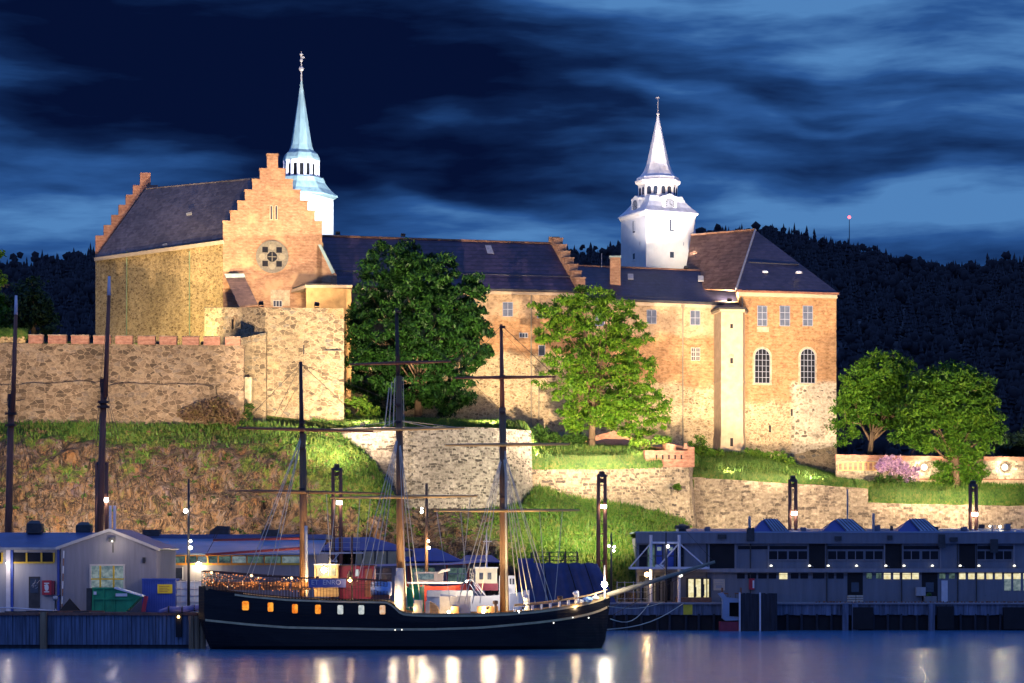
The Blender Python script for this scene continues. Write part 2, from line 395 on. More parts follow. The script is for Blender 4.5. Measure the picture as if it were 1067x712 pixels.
tiles('porch_tiles', (0.10, 0.065, 0.06), (0.19, 0.125, 0.11), 0.7, 0.3, 0.3, 0.4)

def leafmat(name, a, b, c3, sc=0.55, trans=0.35):
    m_, k = newmat(name); p = pos(k)
    n1 = k.noise(p, sc, 3.0, 0.6); n2 = k.n('ShaderNodeTexWhiteNoise', {'Vector': k.n('ShaderNodeVectorMath', {0: p, 1: (0.25, 0.25, 0.25)}, operation='SNAP').outputs[0]}, noise_dimensions='3D').outputs[0]
    c = k.ramp(k.m('ADD', k.m('MULTIPLY', n1, 0.65), k.m('MULTIPLY', n2, 0.35)), [(0.28, a), (0.5, b), (0.74, c3)])
    df = k.n('ShaderNodeBsdfPrincipled', {'Base Color': c, 'Roughness': 0.55, 'Specular IOR Level': 0.25})
    tr = k.n('ShaderNodeBsdfTranslucent', {'Color': k.mix(1.0, c, (1.0, 1.15, 0.5), 'MULTIPLY')})
    mx = k.n('ShaderNodeMixShader', {0: trans, 1: df.outputs[0], 2: tr.outputs[0]})
    k.n('ShaderNodeOutputMaterial', {0: mx.outputs[0]})
leafmat('chestnut_leaf', (0.002, 0.013, 0.003), (0.008, 0.042, 0.006), (0.032, 0.10, 0.012), 0.38, 0.2)
leafmat('ash_leaf', (0.024, 0.085, 0.006), (0.07, 0.17, 0.010), (0.15, 0.25, 0.018), 0.6)
leafmat('lime_leaf', (0.014, 0.055, 0.006), (0.045, 0.13, 0.010), (0.11, 0.20, 0.016), 0.45)
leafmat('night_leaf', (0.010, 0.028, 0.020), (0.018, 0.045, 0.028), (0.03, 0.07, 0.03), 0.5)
leafmat('bush_leaf', (0.04, 0.11, 0.010), (0.08, 0.18, 0.016), (0.16, 0.24, 0.03), 1.2)
leafmat('hedge_leaf', (0.018, 0.055, 0.012), (0.035, 0.09, 0.014), (0.06, 0.13, 0.02), 1.2)
leafmat('grass_blade', (0.020, 0.070, 0.010), (0.058, 0.145, 0.018), (0.15, 0.165, 0.04), 0.8, 0.3)
leafmat('dry_brush', (0.11, 0.075, 0.05), (0.17, 0.105, 0.07), (0.17, 0.15, 0.05), 0.8, 0.2)
leafmat('lilac_bloom', (0.22, 0.12, 0.33), (0.40, 0.25, 0.45), (0.55, 0.38, 0.48), 1.2, 0.2)
leafmat('forest_haze_blue', (0.008, 0.010, 0.019), (0.013, 0.015, 0.026), (0.022, 0.025, 0.036), 0.05, 0.15)  # leaf colour shifted to blue to carry the aerial haze
plain('bark', (0.10, 0.07, 0.045), 0.95, 2.5, 0.35, 0, 0.5, 0.2, (1, 1, 0.25))

m_, k = newmat('hillside'); p = pos(k)
cov = k.n('ShaderNodeAttribute', attribute_name='cover').outputs['Fac']
q = k.mapping(p, rot=(0.0, R(24), 0.0), sc=(1.0, 1.0, 0.42))
rk = k.noise(q, 0.7, 8.0, 0.74, 0.15); rk2 = k.noise(q, 3.6, 6.0, 0.78, 0.0)
rc = k.ramp(k.m('ADD', k.m('MULTIPLY', rk, 0.6), k.m('MULTIPLY', rk2, 0.4)), [(0.38, (0.012, 0.009, 0.009)), (0.45, (0.075, 0.05, 0.036)), (0.50, (0.19, 0.115, 0.06)), (0.55, (0.13, 0.105, 0.095)), (0.64, (0.31, 0.24, 0.18))])
rc = k.mix(k.mr(k.noise(q, 0.4, 7.0, 0.74, 0.1), 0.53, 0.66, 0.0, 0.6), rc, k.mix(rk2, (0.13, 0.05, 0.015), (0.40, 0.19, 0.05)))
rc = k.mix(k.mr(k.noise(k.mapping(q, (9, 4, 0)), 0.55, 7.0, 0.74, 0.1), 0.55, 0.66, 0.0, 0.7), rc, k.mix(rk2, (0.05, 0.035, 0.06), (0.17, 0.13, 0.17)))
rc = k.mix(k.mr(k.noise(k.mapping(q, (2, 14, 0)), 0.8, 6.0, 0.68), 0.57, 0.66, 0.0, 0.8), rc, k.mix(rk2, (0.06, 0.07, 0.015), (0.20, 0.19, 0.06)))
qc = k.mapping(p, (4, 1, 2), (0.2, R(38), 0.0), (1.0, 1.0, 0.30))
for s_, wd in ((0.34, 0.022), (0.8, 0.03)):
    crk = k.m('ABSOLUTE', k.m('SUBTRACT', k.noise(qc, s_, 5.0, 0.6), 0.5))
    rc = k.mix(k.mr(crk, 0.0, wd, 0.85, 0.0), rc, (0.014, 0.010, 0.010))
    rk = k.m('SUBTRACT', rk, k.mr(crk, 0.0, wd * 1.6, 0.25, 0.0))
gc = k.ramp(k.noise(p, 0.9, 5.0, 0.65), [(0.28, (0.045, 0.085, 0.015)), (0.5, (0.10, 0.15, 0.02)), (0.72, (0.20, 0.19, 0.05))])
edge = k.mr(k.m('ADD', cov, k.m('MULTIPLY', k.m('SUBTRACT', k.noise(p, 0.8, 5.0, 0.65), 0.5), 0.9)), 0.42, 0.58)
finish(k, k.mix(edge, rc, gc), 0.95, k.m('ADD', rk, k.m('MULTIPLY', rk2, 0.4)), 1.0, 1.0)

m_, k = newmat('water'); p = pos(k)
w1 = k.noise(k.mapping(p, sc=(0.10, 1.0, 1.0)), 0.75, 4.0, 0.6)
w2 = k.noise(k.mapping(p, sc=(0.05, 0.8, 1.0)), 0.22, 3.0, 0.5)
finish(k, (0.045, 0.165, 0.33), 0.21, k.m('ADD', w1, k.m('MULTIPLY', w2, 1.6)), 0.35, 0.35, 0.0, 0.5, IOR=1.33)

plain('quay_concrete', (0.20, 0.20, 0.22), 0.9, 0.6, 0.25)
plain('quay_timber', (0.11, 0.135, 0.20), 0.8, 1.4, 0.55, 0, 0.3, 0.3, (2.5, 2.5, 0.18))
plain('quay_timber_dark', (0.030, 0.032, 0.045), 0.85, 1.5, 0.4, 0, 0.3, 0.3, (2, 2, 0.2))
plain('brown_timber', (0.22, 0.15, 0.09), 0.85, 1.5, 0.4, 0, 0.3, 0.3, (2, 2, 0.2))
plain('shed_grey', (0.235, 0.225, 0.255), 0.8, 0.7, 0.14, 0, 0.1, 0.3, (3, 3, 0.3))
plain('shed_pale', (0.36, 0.36, 0.40), 0.8, 0.7, 0.12, 0, 0.1, 0.3, (3, 3, 0.3))
plain('shed_dark', (0.15, 0.16, 0.20), 0.7, 0.6, 0.15, 0, 0.1, 0.35, (3, 3, 0.3))
plain('shed_roof_blue', (0.075, 0.10, 0.22), 0.45, 0.5, 0.2, 0, 0.1, 0.45)
plain('shed_roof_pale', (0.20, 0.26, 0.38), 0.4, 0.4, 0.25, 0, 0.1, 0.45, (0.4, 1, 1))
plain('trim_pale', (0.50, 0.46, 0.42), 0.7, 1.5, 0.12)
plain('trim_white', (0.66, 0.66, 0.68), 0.6, 1.5, 0.08)
plain('trim_yellow', (0.58, 0.38, 0.04), 0.6, 1.5, 0.12)
plain('trim_orange', (0.60, 0.25, 0.03), 0.6, 1.5, 0.12)
plain('void_black', (0.010, 0.010, 0.014), 0.8, 1.0, 0.3)
plain('steel_dark', (0.05, 0.05, 0.055), 0.5, 2.0, 0.3, 0.4)
plain('steel_grey', (0.30, 0.31, 0.34), 0.45, 2.0, 0.2, 0.4)
plain('steel_white', (0.58, 0.56, 0.62), 0.5, 2.0, 0.1)
plain('rust_steel', (0.20, 0.09, 0.06), 0.8, 2.0, 0.4)
plain('green_paint', (0.02, 0.26, 0.11), 0.5, 1.2, 0.3)
plain('blue_paint', (0.035, 0.075, 0.36), 0.5, 1.2, 0.2)
plain('red_paint', (0.42, 0.03, 0.05), 0.5, 1.5, 0.2)
plain('red_hull', (0.55, 0.07, 0.035), 0.45, 1.5, 0.15)
plain('maroon_paint', (0.20, 0.025, 0.05), 0.5, 1.5, 0.2)
plain('yellow_paint', (0.62, 0.48, 0.03), 0.5, 1.5, 0.12)
plain('navy_tarp', (0.022, 0.036, 0.13), 0.5, 0.5, 0.3, 0, 0.5, 0.45)
plain('navy_roof', (0.03, 0.05, 0.22), 0.45, 0.5, 0.2, 0, 0.1, 0.45)
plain('beige_panel', (0.36, 0.30, 0.18), 0.7, 0.8, 0.2)
plain('mauve_fascia', (0.50, 0.40, 0.52), 0.6, 1.0, 0.1)
m_, k = newmat('hull_black'); p = pos(k)
n1 = k.noise(k.mapping(p, sc=(0.25, 1, 1.6)), 1.2, 5.0, 0.65)
seam = k.m('FRACT', k.m('DIVIDE', k.sep(p)[2], 0.26))
c = k.ramp(n1, [(0.3, (0.004, 0.004, 0.006)), (0.6, (0.009, 0.009, 0.012)), (0.8, (0.022, 0.017, 0.014))])
finish(k, c, 0.5, k.m('ADD', k.mr(seam, 0.0, 0.12), k.m('MULTIPLY', n1, 0.4)), 0.6, 0.03, 0.0, 0.28)
plain('hull_stripe', (0.60, 0.45, 0.24), 0.6, 1.5, 0.2)
plain('mast_wood', (0.20, 0.105, 0.05), 0.5, 2.0, 0.35, 0, 0.3, 0.35, (3, 3, 0.25))
plain('yard_wood', (0.42, 0.27, 0.12), 0.55, 2.0, 0.25, 0, 0.3, 0.35, (0.25, 3, 3))
plain('mast_dark', (0.20, 0.075, 0.045), 0.55, 2.0, 0.35, 0, 0.3, 0.35, (3, 3, 0.25))
plain('mast_black', (0.055, 0.03, 0.024), 0.55, 2.0, 0.3)
plain('rope_pale', (0.52, 0.48, 0.38), 0.9, 3.0, 0.15)
plain('rope_dark', (0.05, 0.045, 0.045), 0.9, 3.0, 0.2)
plain('deck_wood', (0.34, 0.19, 0.08), 0.7, 2.0, 0.25, 0, 0.2, 0.3, (0.2, 3, 1))
plain('canvas_pale', (0.62, 0.60, 0.55), 0.9, 2.0, 0.15)
plain('cream_paint', (0.62, 0.56, 0.42), 0.5, 1.5, 0.1)
plain('boom_red', (0.26, 0.05, 0.05), 0.6, 1.5, 0.2)
plain('white_hull', (0.62, 0.62, 0.64), 0.4, 1.0, 0.1)
plain('banner_blue', (0.13, 0.15, 0.36), 0.7, 1.0, 0.2)
plain('raft_blue', (0.20, 0.36, 0.66), 0.5, 1.5, 0.15)
plain('lilac_tarp', (0.24, 0.20, 0.36), 0.7, 1.0, 0.3)
plain('board_pale', (0.46, 0.40, 0.34), 0.7, 1.0, 0.15)

def emit(name, col, st):
    m_, k = newmat(name)
    e = k.n('ShaderNodeEmission', {'Color': (*col, 1.0), 'Strength': st})
    k.n('ShaderNodeOutputMaterial', {0: e.outputs[0]})
emit('lamp_white', (1.0, 0.93, 0.80), 22.0)
emit('lamp_bright', (1.0, 0.90, 0.70), 90.0)
emit('lamp_warm', (1.0, 0.62, 0.22), 22.0)
emit('lamp_red', (1.0, 0.08, 0.10), 6.0)
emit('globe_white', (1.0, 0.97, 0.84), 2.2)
emit('fairy', (1.0, 0.34, 0.10), 1.1)
emit('fairy_hot', (1.0, 0.66, 0.34), 3.2)
def litpane(name, a, b, st, sc=2.2):
    m_, k = newmat(name); p = pos(k)
    c = k.ramp(k.noise(p, sc, 3.0, 0.6), [(0.35, a), (0.65, b)])
    e = k.n('ShaderNodeEmission', {'Color': c, 'Strength': st})
    k.n('ShaderNodeOutputMaterial', {0: e.outputs[0]})
litpane('pane_orange', (0.75, 0.12, 0.01), (1.0, 0.42, 0.05), 1.1)
litpane('pane_pale', (0.40, 0.47, 0.50), (0.75, 0.78, 0.75), 0.9)
litpane('pane_peach', (0.75, 0.35, 0.15), (0.9, 0.75, 0.6), 0.9)
litpane('pane_cream', (0.75, 0.62, 0.30), (1.0, 0.92, 0.6), 1.0)
litpane('pane_dim', (0.03, 0.05, 0.06), (0.12, 0.20, 0.17), 0.8)
litpane('pane_curtain', (0.10, 0.16, 0.20), (0.30, 0.38, 0.40), 0.7)

def flood(target, loc, power, size=60, col=(1.0, 0.80, 0.50), label='', blend=0.7, r=0.5, fixture=True):
    """a floodlight that the place has: housing, lit lens, bracket and its spot"""
    loc = Vector(loc); dirv = (Vector(target) - loc).normalized()
    ld = bpy.data.lights.new('flood_beam', 'SPOT'); ld.energy = power; ld.spot_size = R(size); ld.spot_blend = blend
    ld.color = col; ld.shadow_soft_size = r
    t = thing('floodlight', label, 'floodlight', loc, 'floodlights aimed at the castle')
    lo = bpy.data.objects.new('flood_beam', ld); S.collection.objects.link(lo)
    lo.parent = t; lo.location = dirv * 0.55
    lo.rotation_euler = dirv.to_track_quat('-Z', 'Y').to_euler()
    u = dirv.cross(UP).normalized(); v = u.cross(dirv)
    MB().obox(loc, u, v, dirv, 0.3, 0.22, 0.16).build('housing', M['steel_dark'], t)
    MB().obox(loc + dirv * 0.17, u, v, dirv, 0.24, 0.16, 0.008).build('lens', M['globe_white'], t)
    b = MB()
    b.obox(loc + u * 0.33 - UP * 0.2, u, UP, dirv, 0.02, 0.25, 0.05); b.obox(loc - u * 0.33 - UP * 0.2, u, UP, dirv, 0.02, 0.25, 0.05)
    b.obox(loc - UP * 0.46, u, UP, dirv, 0.35, 0.02, 0.06); b.build('bracket', M['steel_dark'], t)
    return t
def point(parent, loc, power, col=(1.0, 0.75, 0.42), r=0.12):
    ld = bpy.data.lights.new('bulb_light', 'POINT'); ld.energy = power; ld.color = col; ld.shadow_soft_size = r
    o = bpy.data.objects.new('bulb_light', ld); S.collection.objects.link(o); o.parent = parent
    o.location = Vector(loc) - wloc(parent)
    return o
# ================================================================== SETTING: water, ground, hillside, far hills
QZ = 3.2                                            # quay level
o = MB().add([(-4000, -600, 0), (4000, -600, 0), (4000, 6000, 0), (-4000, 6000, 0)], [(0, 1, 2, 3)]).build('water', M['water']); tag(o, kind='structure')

#   photo column: seven/eight (row, distance) stations from the quay up to behind the castle, and grass cover at each
COLS = [
 (-120, [(627,284),(560,290),(462,304),(442,311.6),(366,313.9),(363,325),(360,335),(420,450)], [.1,.18,.44,.95,.8,.8,.8,.6]),
 (60,   [(627,284),(560,290),(462,304),(441,311.6),(366,313.9),(363,325),(360,335),(420,450)], [.1,.20,.46,.98,.8,.8,.8,.6]),
 (200,  [(627,284),(560,290),(470,304),(443,311.7),(368,314.3),(366,325),(362,335),(420,450)], [.1,.18,.42,.9,.8,.8,.8,.6]),
 (262,  [(627,284),(560,290),(470,303),(440,313),(432,317),(400,325),(390,335),(430,450)], [.1,.20,.55,.70,.8,.8,.8,.6]),
 (318,  [(627,284),(560,290),(470,302),(446,313),(438,318),(432,326),(430,340),(450,450)], [.1,.30,.66,.90,.8,.8,.8,.6]),
 (352,  [(627,284),(560,290),(474,301),(452,311),(445,313.2),(438,326),(436,340),(450,450)], [.1,.32,.90,1.,.8,.8,.8,.6]),
 (385,  [(627,284),(558,289),(506,296),(476,306.2),(446,308.3),(440,322),(438,340),(450,450)], [.1,.35,.95,1.,.8,.8,.8,.6]),
 (408,  [(627,284),(560,288),(535,295),(512,303.9),(446,305.9),(440,322),(438,340),(450,450)], [.1,.15,.80,.95,.8,.8,.8,.6]),
 (424,  [(627,284),(582,287),(545,294),(530,302.5),(447,304.7),(440,322),(438,340),(450,450)], [.1,.12,.30,.40,.8,.8,.8,.6]),
 (500,  [(627,284),(590,287),(550,294),(530,303.9),(447,306.1),(441,322),(447,342),(450,450)], [.1,.22,.45,.40,.9,.9,.8,.6]),
 (546,  [(627,284),(588,287),(545,295),(525,308.3),(448,310.9),(442,322),(450,342),(450,450)], [.2,.60,.70,.70,.9,.9,.9,.6]),
 (558,  [(627,284),(580,288),(540,299),(506,311.4),(491,313.7),(468,322),(456,343),(455,450)], [.3,.95,1.,1.,1.,1.,.9,.6]),
 (600,  [(627,284),(582,288),(546,299),(519,311.3),(490,313.7),(468,322),(458,343),(455,450)], [.4,1.,1.,.95,1.,1.,.9,.6]),
 (660,  [(627,284),(586,288),(552,299),(527,311.2),(489,313.7),(470,322),(462,344),(455,450)], [.4,1.,1.,.85,1.,1.,.9,.6]),
 (712,  [(627,284),(596,288),(570,299),(540,312.0),(500,314.8),(478,324),(466,346),(465,450)], [.4,.9,.8,.6,1.,1.,.9,.6]),
 (728,  [(627,284),(600,288),(575,299),(558,316.2),(500,319),(486,325),(466,346),(465,450)], [.4,.8,.7,.5,1.,1.,.9,.6]),
 (790,  [(627,284),(600,288),(575,299),(560,316.0),(503,318.8),(484,327),(474,347),(490,450)], [.4,.8,.7,.5,1.,1.,.9,.6]),
 (872,  [(627,284),(600,288),(575,299),(562,315.6),(509.5,318.4),(501,327),(497,350),(500,450)], [.4,.8,.7,.5,1.,.9,.8,.6]),
 (902,  [(627,284),(600,288),(575,299),(562,315.6),(513,318.4),(506,327),(499,345),(500,450)], [.4,.8,.7,.5,1.,1.,.8,.6]),
 (910,  [(627,284),(600,288),(575,299),(562,315.6),(526,318.4),(507,326),(499,345),(500,450)], [.4,.8,.7,.5,1.,1.,.8,.6]),
 (1200, [(627,284),(600,288),(575,299),(562,315.6),(528,318.4),(512,326),(499,345),(500,450)], [.4,.8,.7,.5,1.,1.,.8,.6]),
]
_cx = np.array([c[0] for c in COLS], float)
_py = np.array([[s[0] for s in c[1]] for c in COLS], float); _pd = np.array([[s[1] for s in c[1]] for c in COLS], float); _cv = np.array([c[2] for c in COLS], float)
def terr(px, t):
    """terrain point without roughness; t in 0..7 runs from the quay to behind the castle"""
    i = min(int(t), 6); f = t - i
    a = [np.interp(px, _cx, arr[:, i]) for arr in (_py, _pd, _cv)]; b = [np.interp(px, _cx, arr[:, i + 1]) for arr in (_py, _pd, _cv)]
    pa, pb = P(px, a[0], a[1]), P(px, b[0], b[1]); p = pa.lerp(pb, f)
    if i == 3:                                       # the step hidden inside each wall
        c = Vector((pb.x, pb.y, pa.z)); p = pa.lerp(c, f * 2) if f < 0.5 else c.lerp(pb, f * 2 - 1)
    return p, a[2] * (1 - f) + b[2] * f
NX = 420
ts = np.concatenate([np.linspace(0, 1, 20, endpoint=False), np.linspace(1, 2, 34, endpoint=False), np.linspace(2, 3, 18, endpoint=False), np.linspace(3, 4, 4, endpoint=False),
                     np.linspace(4, 5, 10, endpoint=False), np.linspace(5, 6, 12, endpoint=False), np.linspace(6, 7, 9)])
pxs = np.linspace(-120, 1200, NX)
V = np.zeros((len(ts), NX, 3)); C = np.zeros((len(ts), NX))
for j, t in enumerate(ts):
    for i, px in enumerate(pxs):
        p, cv = terr(px, t)
        if t < 3.0 and t > 0:
            env = min(1.0, t * 1.6) * min(1.0, (3.0 - t) * 2.2)
            rockf = 1.0 - 0.75 * min(1, max(0, (cv - 0.3) / 0.5))
            q = Vector((p.x * 0.11, p.y * 0.08, p.z * 0.16))
            n1 = mnoise.ridged_multi_fractal(q, 0.9, 2.1, 5, 1.0, 2.0) - 1.0
            n3 = mnoise.noise(Vector((p.x * 1.0, p.y, p.z * 1.1))) + 0.5 * mnoise.noise(Vector((p.x * 2.1, p.y, p.z * 2.3)))
            n2 = mnoise.fractal(Vector((p.x * 0.45, p.y * 0.3, p.z * 0.5)), 0.8, 2.0, 4)
            p = p + Vector((0.25 * n2, -1.5 * n1 * rockf - 1.0 * n2 * rockf - 0.38 * n3 * rockf, 0.30 * n2 + 0.7 * n1 * rockf)) * env
            cv += 0.20 * mnoise.noise(Vector((p.x * 0.22, 3.1, p.z * 0.3))) + 0.12 * mnoise.noise(Vector((p.x * 0.7, 8.1, p.z * 0.9)))
        elif t > 4.0 and t < 7:
            p.z += 0.22 * mnoise.fractal(Vector((p.x * 0.3, p.y * 0.3, 0)), 0.8, 2.0, 3)
        V[j, i] = p; C[j, i] = cv
idx = np.arange(len(ts) * NX).reshape(len(ts), NX)
TQ = np.stack([idx[:-1, :-1], idx[:-1, 1:], idx[1:, 1:], idx[1:, :-1]], -1).reshape(-1, 4)
TV, TC = V.reshape(-1, 3), C.reshape(-1)
hill = make('hillside', TV, TQ, M['hillside'], None, True); tag(hill, kind='structure')
at = hill.data.attributes.new('cover', 'FLOAT', 'POINT'); at.data.foreach_set('value', TC.astype(np.float32))
def ground_at(px, t):
    j = int(np.argmin(abs(ts - t))); i = int(np.argmin(abs(pxs - px))); return Vector(V[j, i])

# quays: the near pier at left and the long quay behind the ship
lx = X(206, 220)
g = MB().box(-260, lx, 220.5, 290, -3, QZ); g.build('near_quay', M['quay_concrete'])['kind'] = 'structure'
g = MB().box(lx + 0.002, X(1300, 282), 279.0, 420, -3, QZ - 0.004); g.build('far_quay', M['quay_concrete'])['kind'] = 'structure'

# far wooded hills beyond the castle
RX = np.array([-150, 0, 50, 99, 200, 350, 480, 600, 640, 700, 745, 800, 850, 900, 950, 1000, 1040, 1067, 1250], float)
RY = np.array([300, 293, 285, 279, 280, 280, 282, 278, 271, 262, 258, 254, 264, 276, 290, 294, 289, 284, 280], float)
hx = np.linspace(-150, 1250, 90); ht = np.linspace(0, 1, 26)
HV = np.zeros((26, 90, 3))
for j, t in enumerate(ht):
    for i, px in enumerate(hx):
        ry = np.interp(px, RX, RY); D = 900 + 1100 * t; y0 = 545
        zt = Z(ry, 2000); z = 2 + (zt - 2) * (t ** 0.85)
        z += 6 * mnoise.noise(Vector((px * 0.02, t * 5, 0))) * math.sin(math.pi * t)
        HV[j, i] = (X(px, D), D, z)
HV = np.concatenate([HV, HV[-1:] + np.array([0, 500, -60])], 0)
idx = np.arange(HV.shape[0] * 90).reshape(-1, 90)
HQ = np.stack([idx[:-1, :-1], idx[:-1, 1:], idx[1:, 1:], idx[1:, :-1]], -1).reshape(-1, 4)
make('hills', HV.reshape(-1, 3), HQ, M['forest_haze_blue'], None, True)['kind'] = 'structure'
gx = MB().add([(-1500, 430, 1.0), (1500, 430, 1.0), (1500, 1000, 1.0), (-1500, 1000, 1.0)], [(0, 1, 2, 3)]).build('ground', M['forest_haze_blue']); gx['kind'] = 'structure'

# the far-off wood on them (one mass): conifers and round broadleaf crowns
def forest(n):
    vs, fs = [], []; off = 0
    for _ in range(n):
        t = rng.random() ** 0.8; px = rng.uniform(-90, 1150)
        if t > 0.93 or rng.random() < 0.10: t = rng.uniform(0.95, 1.02)
        ry = np.interp(px, RX, RY); D = 900 + 1100 * t; zt = Z(ry, 2000); z = 2 + (zt - 2) * (min(t, 1.0) ** 0.85)
        x = X(px, D); h = rng.uniform(9, 19) * (1.25 if rng.random() < .12 else 1.0)
        if rng.random() < 0.74:
            L = 6; r0 = h * rng.uniform(0.15, 0.23)
            for l in range(L):
                f = l / L; zb = z + h * (0.10 + 0.82 * f); zt2 = z + h * min(1.0, 0.10 + 0.82 * f + 0.26); r = r0 * (1 - f) ** 0.85 + 0.25
                k = 6; a0 = rng.random() * 6.3
                ring = [(x + r * math.cos(a0 + 6.283 * q / k) * rng.uniform(.6, 1.25), D + r * math.sin(a0 + 6.283 * q / k), zb + rng.uniform(-.5, .3)) for q in range(k)]
                vs += ring + [(x + rng.uniform(-.15, .15), D, zt2)]
                fs += [(off + q, off + (q + 1) % k, off + k) for q in range(k)]; off += k + 1
        else:
            for _b in range(11):
                r = h * rng.uniform(.10, .2); bx = x + rng.normal() * h * .18; bz = z + h * (0.5 + 0.2 * rng.normal()); by = D + rng.normal() * h * .15
                k = 5; a0 = rng.random() * 6.3
                ring = [(bx + r * math.cos(a0 + 6.283 * q / k) * rng.uniform(.7, 1.3), by - r * .4 * rng.random(), bz + r * math.sin(a0 + 6.283 * q / k) * rng.uniform(.7, 1.3)) for q in range(k)]
                vs += ring + [(bx, by - r * .9, bz + r * .4)]
                fs += [(off + q, off + (q + 1) % k, off + k) for q in range(k)]; off += k + 1
    return np.array(vs, np.float32), np.array(fs, np.int32)
fv, ff = forest(9000)
tag(make('far_forest', fv, ff, M['forest_haze_blue']), 'dark wooded hills of conifers behind the castle', 'forest', kind='stuff')

# ================================================================== WALLS OF THE FORTRESS
def slab(pts, ztops, zbot, th, jit=0.06, batter=0.0, step=1.2):
    """free-standing wall along ground points (x, y), top heights per point, thickness to the back"""
    mb = MB(); P2 = []
    for k in range(len(pts) - 1):
        a, b = Vector(pts[k]), Vector(pts[k + 1]); n = max(1, int((b - a).length / step))
        for i in range(n): P2.append((a.lerp(b, i / n), ztops[k] + (ztops[k + 1] - ztops[k]) * i / n))
    P2.append((Vector(pts[-1]), ztops[-1]))
    m_ = len(P2); fr = []
    for i, (q, z) in enumerate(P2):
        t = (P2[min(i + 1, m_ - 1)][0] - P2[max(i - 1, 0)][0]).normalized(); nb = Vector((-t.y, t.x)); zz = z + random.uniform(-jit, jit)
        fb = q - nb * batter; bk = q + nb * th
        fr.append([(fb.x, fb.y, zbot), (q.x, q.y, zz), (bk.x, bk.y, zz), (bk.x, bk.y, zbot)])
    vs = [v for f in fr for v in f]; fs = []
    for i in range(m_ - 1):
        for a in range(3): fs.append((4 * i + a, 4 * i + 4 + a, 4 * i + 5 + a, 4 * i + 1 + a))
    fs += [(0, 1, 2, 3), (4 * m_ - 4, 4 * m_ - 1, 4 * m_ - 2, 4 * m_ - 3)]
    return mb.add(vs, fs)
def xy(px, D): return (X(px, D), D)

# battlemented rampart at the left
t = thing('rampart_wall', 'long rubble rampart topped with red brick battlements above the rocky slope', 'wall', P(130, 432, 313))
RA, RB = xy(-60, 312.5), xy(254, 313.5)
slab([RA, RB], [Z(357, 312.5), Z(359.5, 313.5)], 20, 1.4).build('wall', M['rampart_stone'], t)
slab([xy(-60, 312.1), xy(90, 312.3), xy(225, 312.9)], [Z(403, 312), Z(398, 312.3), Z(402, 313)], 19.8, 0.4, 0.18, 0.25).build('lower_course', M['rampart_stone'], t)
pl = Plane(-60, 312.3, 254, 313.3)
for x0, x1 in ((29.5,44.5),(50,69),(74,92.5),(97,115),(120,138),(143.5,161.5),(166,184),(190,207),(212,229),(234.5,250)):
    y1 = 357 + (x0 + 60) / 314 * 3; a = pl.at(x0, y1); b = pl.at(x1, y1)
    h = 8.2 * 313 / F; u = pl.u3(); n = pl.n3()
    MB().obox((a + b) / 2 + UP * h / 2 - n * 0.5, u, UP, n, (b - a).length / 2, h / 2 + 0.02, 0.5).build('merlon', M['red_brick'], t)
    MB().obox((a + b) / 2 + UP * (h + 0.08) - n * 0.5, u, UP, n, (b - a).length / 2 + 0.05, 0.06, 0.55).build('coping', M['terrace_stone'], t)
slab([xy(-60, 312.9), xy(26, 313.1)], [Z(351, 313)] * 2, Z(357.2, 313), 0.8).build('parapet', M['hall_stone'], t)

# curved bastion of pale rubble
t = thing('bastion_wall', 'pale grey rubble bastion wall with sharp corner below the dark chestnut', 'wall', P(470, 530, 303))
slab([xy(340, 313.5), xy(366, 309.5), xy(398, 306), xy(421, 303.5)], [Z(447, 313), Z(446, 309), Z(445, 306), Z(445, 303.5)], 8, 1.3, 0.05, 0.5).build('left_face', M['bastion_stone'], t)
slab([xy(421.1, 303.5), xy(480, 304), xy(530, 306.5), xy(553.5, 311)], [Z(445, 303.5), Z(445, 304), Z(447, 306.5), Z(449, 311)], 8, 1.3, 0.05, 0.5).build('right_face', M['bastion_stone'], t)
qn = MB()
for k in range(34):
    zc = 11 + k * 0.43
    if zc > Z(447, 303.5): break
    qn.box(X(421, 303.2) - 0.45, X(421, 303.2) + (0.55 if k % 2 else 0.95), 302.85 + k*0.012, 303.7, zc, zc + 0.40)
qn.build('quoins', M['bastion_stone'], t)

# low terrace wall in the middle with its brick-topped corner
t = thing('terrace_wall', 'brown rubble terrace wall with a red brick slit parapet at its right corner', 'wall', P(640, 525, 311))
slab([xy(553, 312.2), xy(640, 312.2), xy(697, 312.2), xy(717, 313.5)], [Z(489, 312), Z(489, 312), Z(487, 312), Z(487, 313.5)], 12, 1.3, 0.06, 0.9).build('wall', M['terrace_stone'], t)
slab([xy(717.2, 313.55), xy(722, 320)], [Z(487, 313.5), Z(486, 320)], 12, 1.3, 0.05, 0.9).build('return_wall', M['terrace_stone'], t)
pl = Plane(655, 312.1, 717, 313.3); u, n = pl.u3(), pl.n3()
a, b = pl.at(672, 487), pl.at(716.5, 487)
MB().obox((a + b) / 2 + UP * 1.1 - n * 0.5, u, UP, n, (b - a).length / 2, 1.1, 0.5).build('parapet', M['red_brick'], t)
for px in (684, 690.5, 697, 703.5, 710):
    c = pl.at(px, 476.5); MB().obox(c, u, UP, n, 0.11, 0.28, 0.03).build('slit', M['void_black'], t)
a, b = P(717, 468, 313.6), P(700, 463, 323)
MB().prism([P(716.5, 487, 313.4), P(716.5, 466, 313.4), P(690, 461, 325), P(690, 480, 325)], (0.9, 0, 0)).build('return_parapet', M['red_brick'], t)
MB().prism([P(712, 468, 313.2), P(717.8, 468, 313.2), P(716, 462, 313.2), P(713, 462, 313.2)], (0, 0.9, 0)).build('corner_cap', M['red_brick'], t)

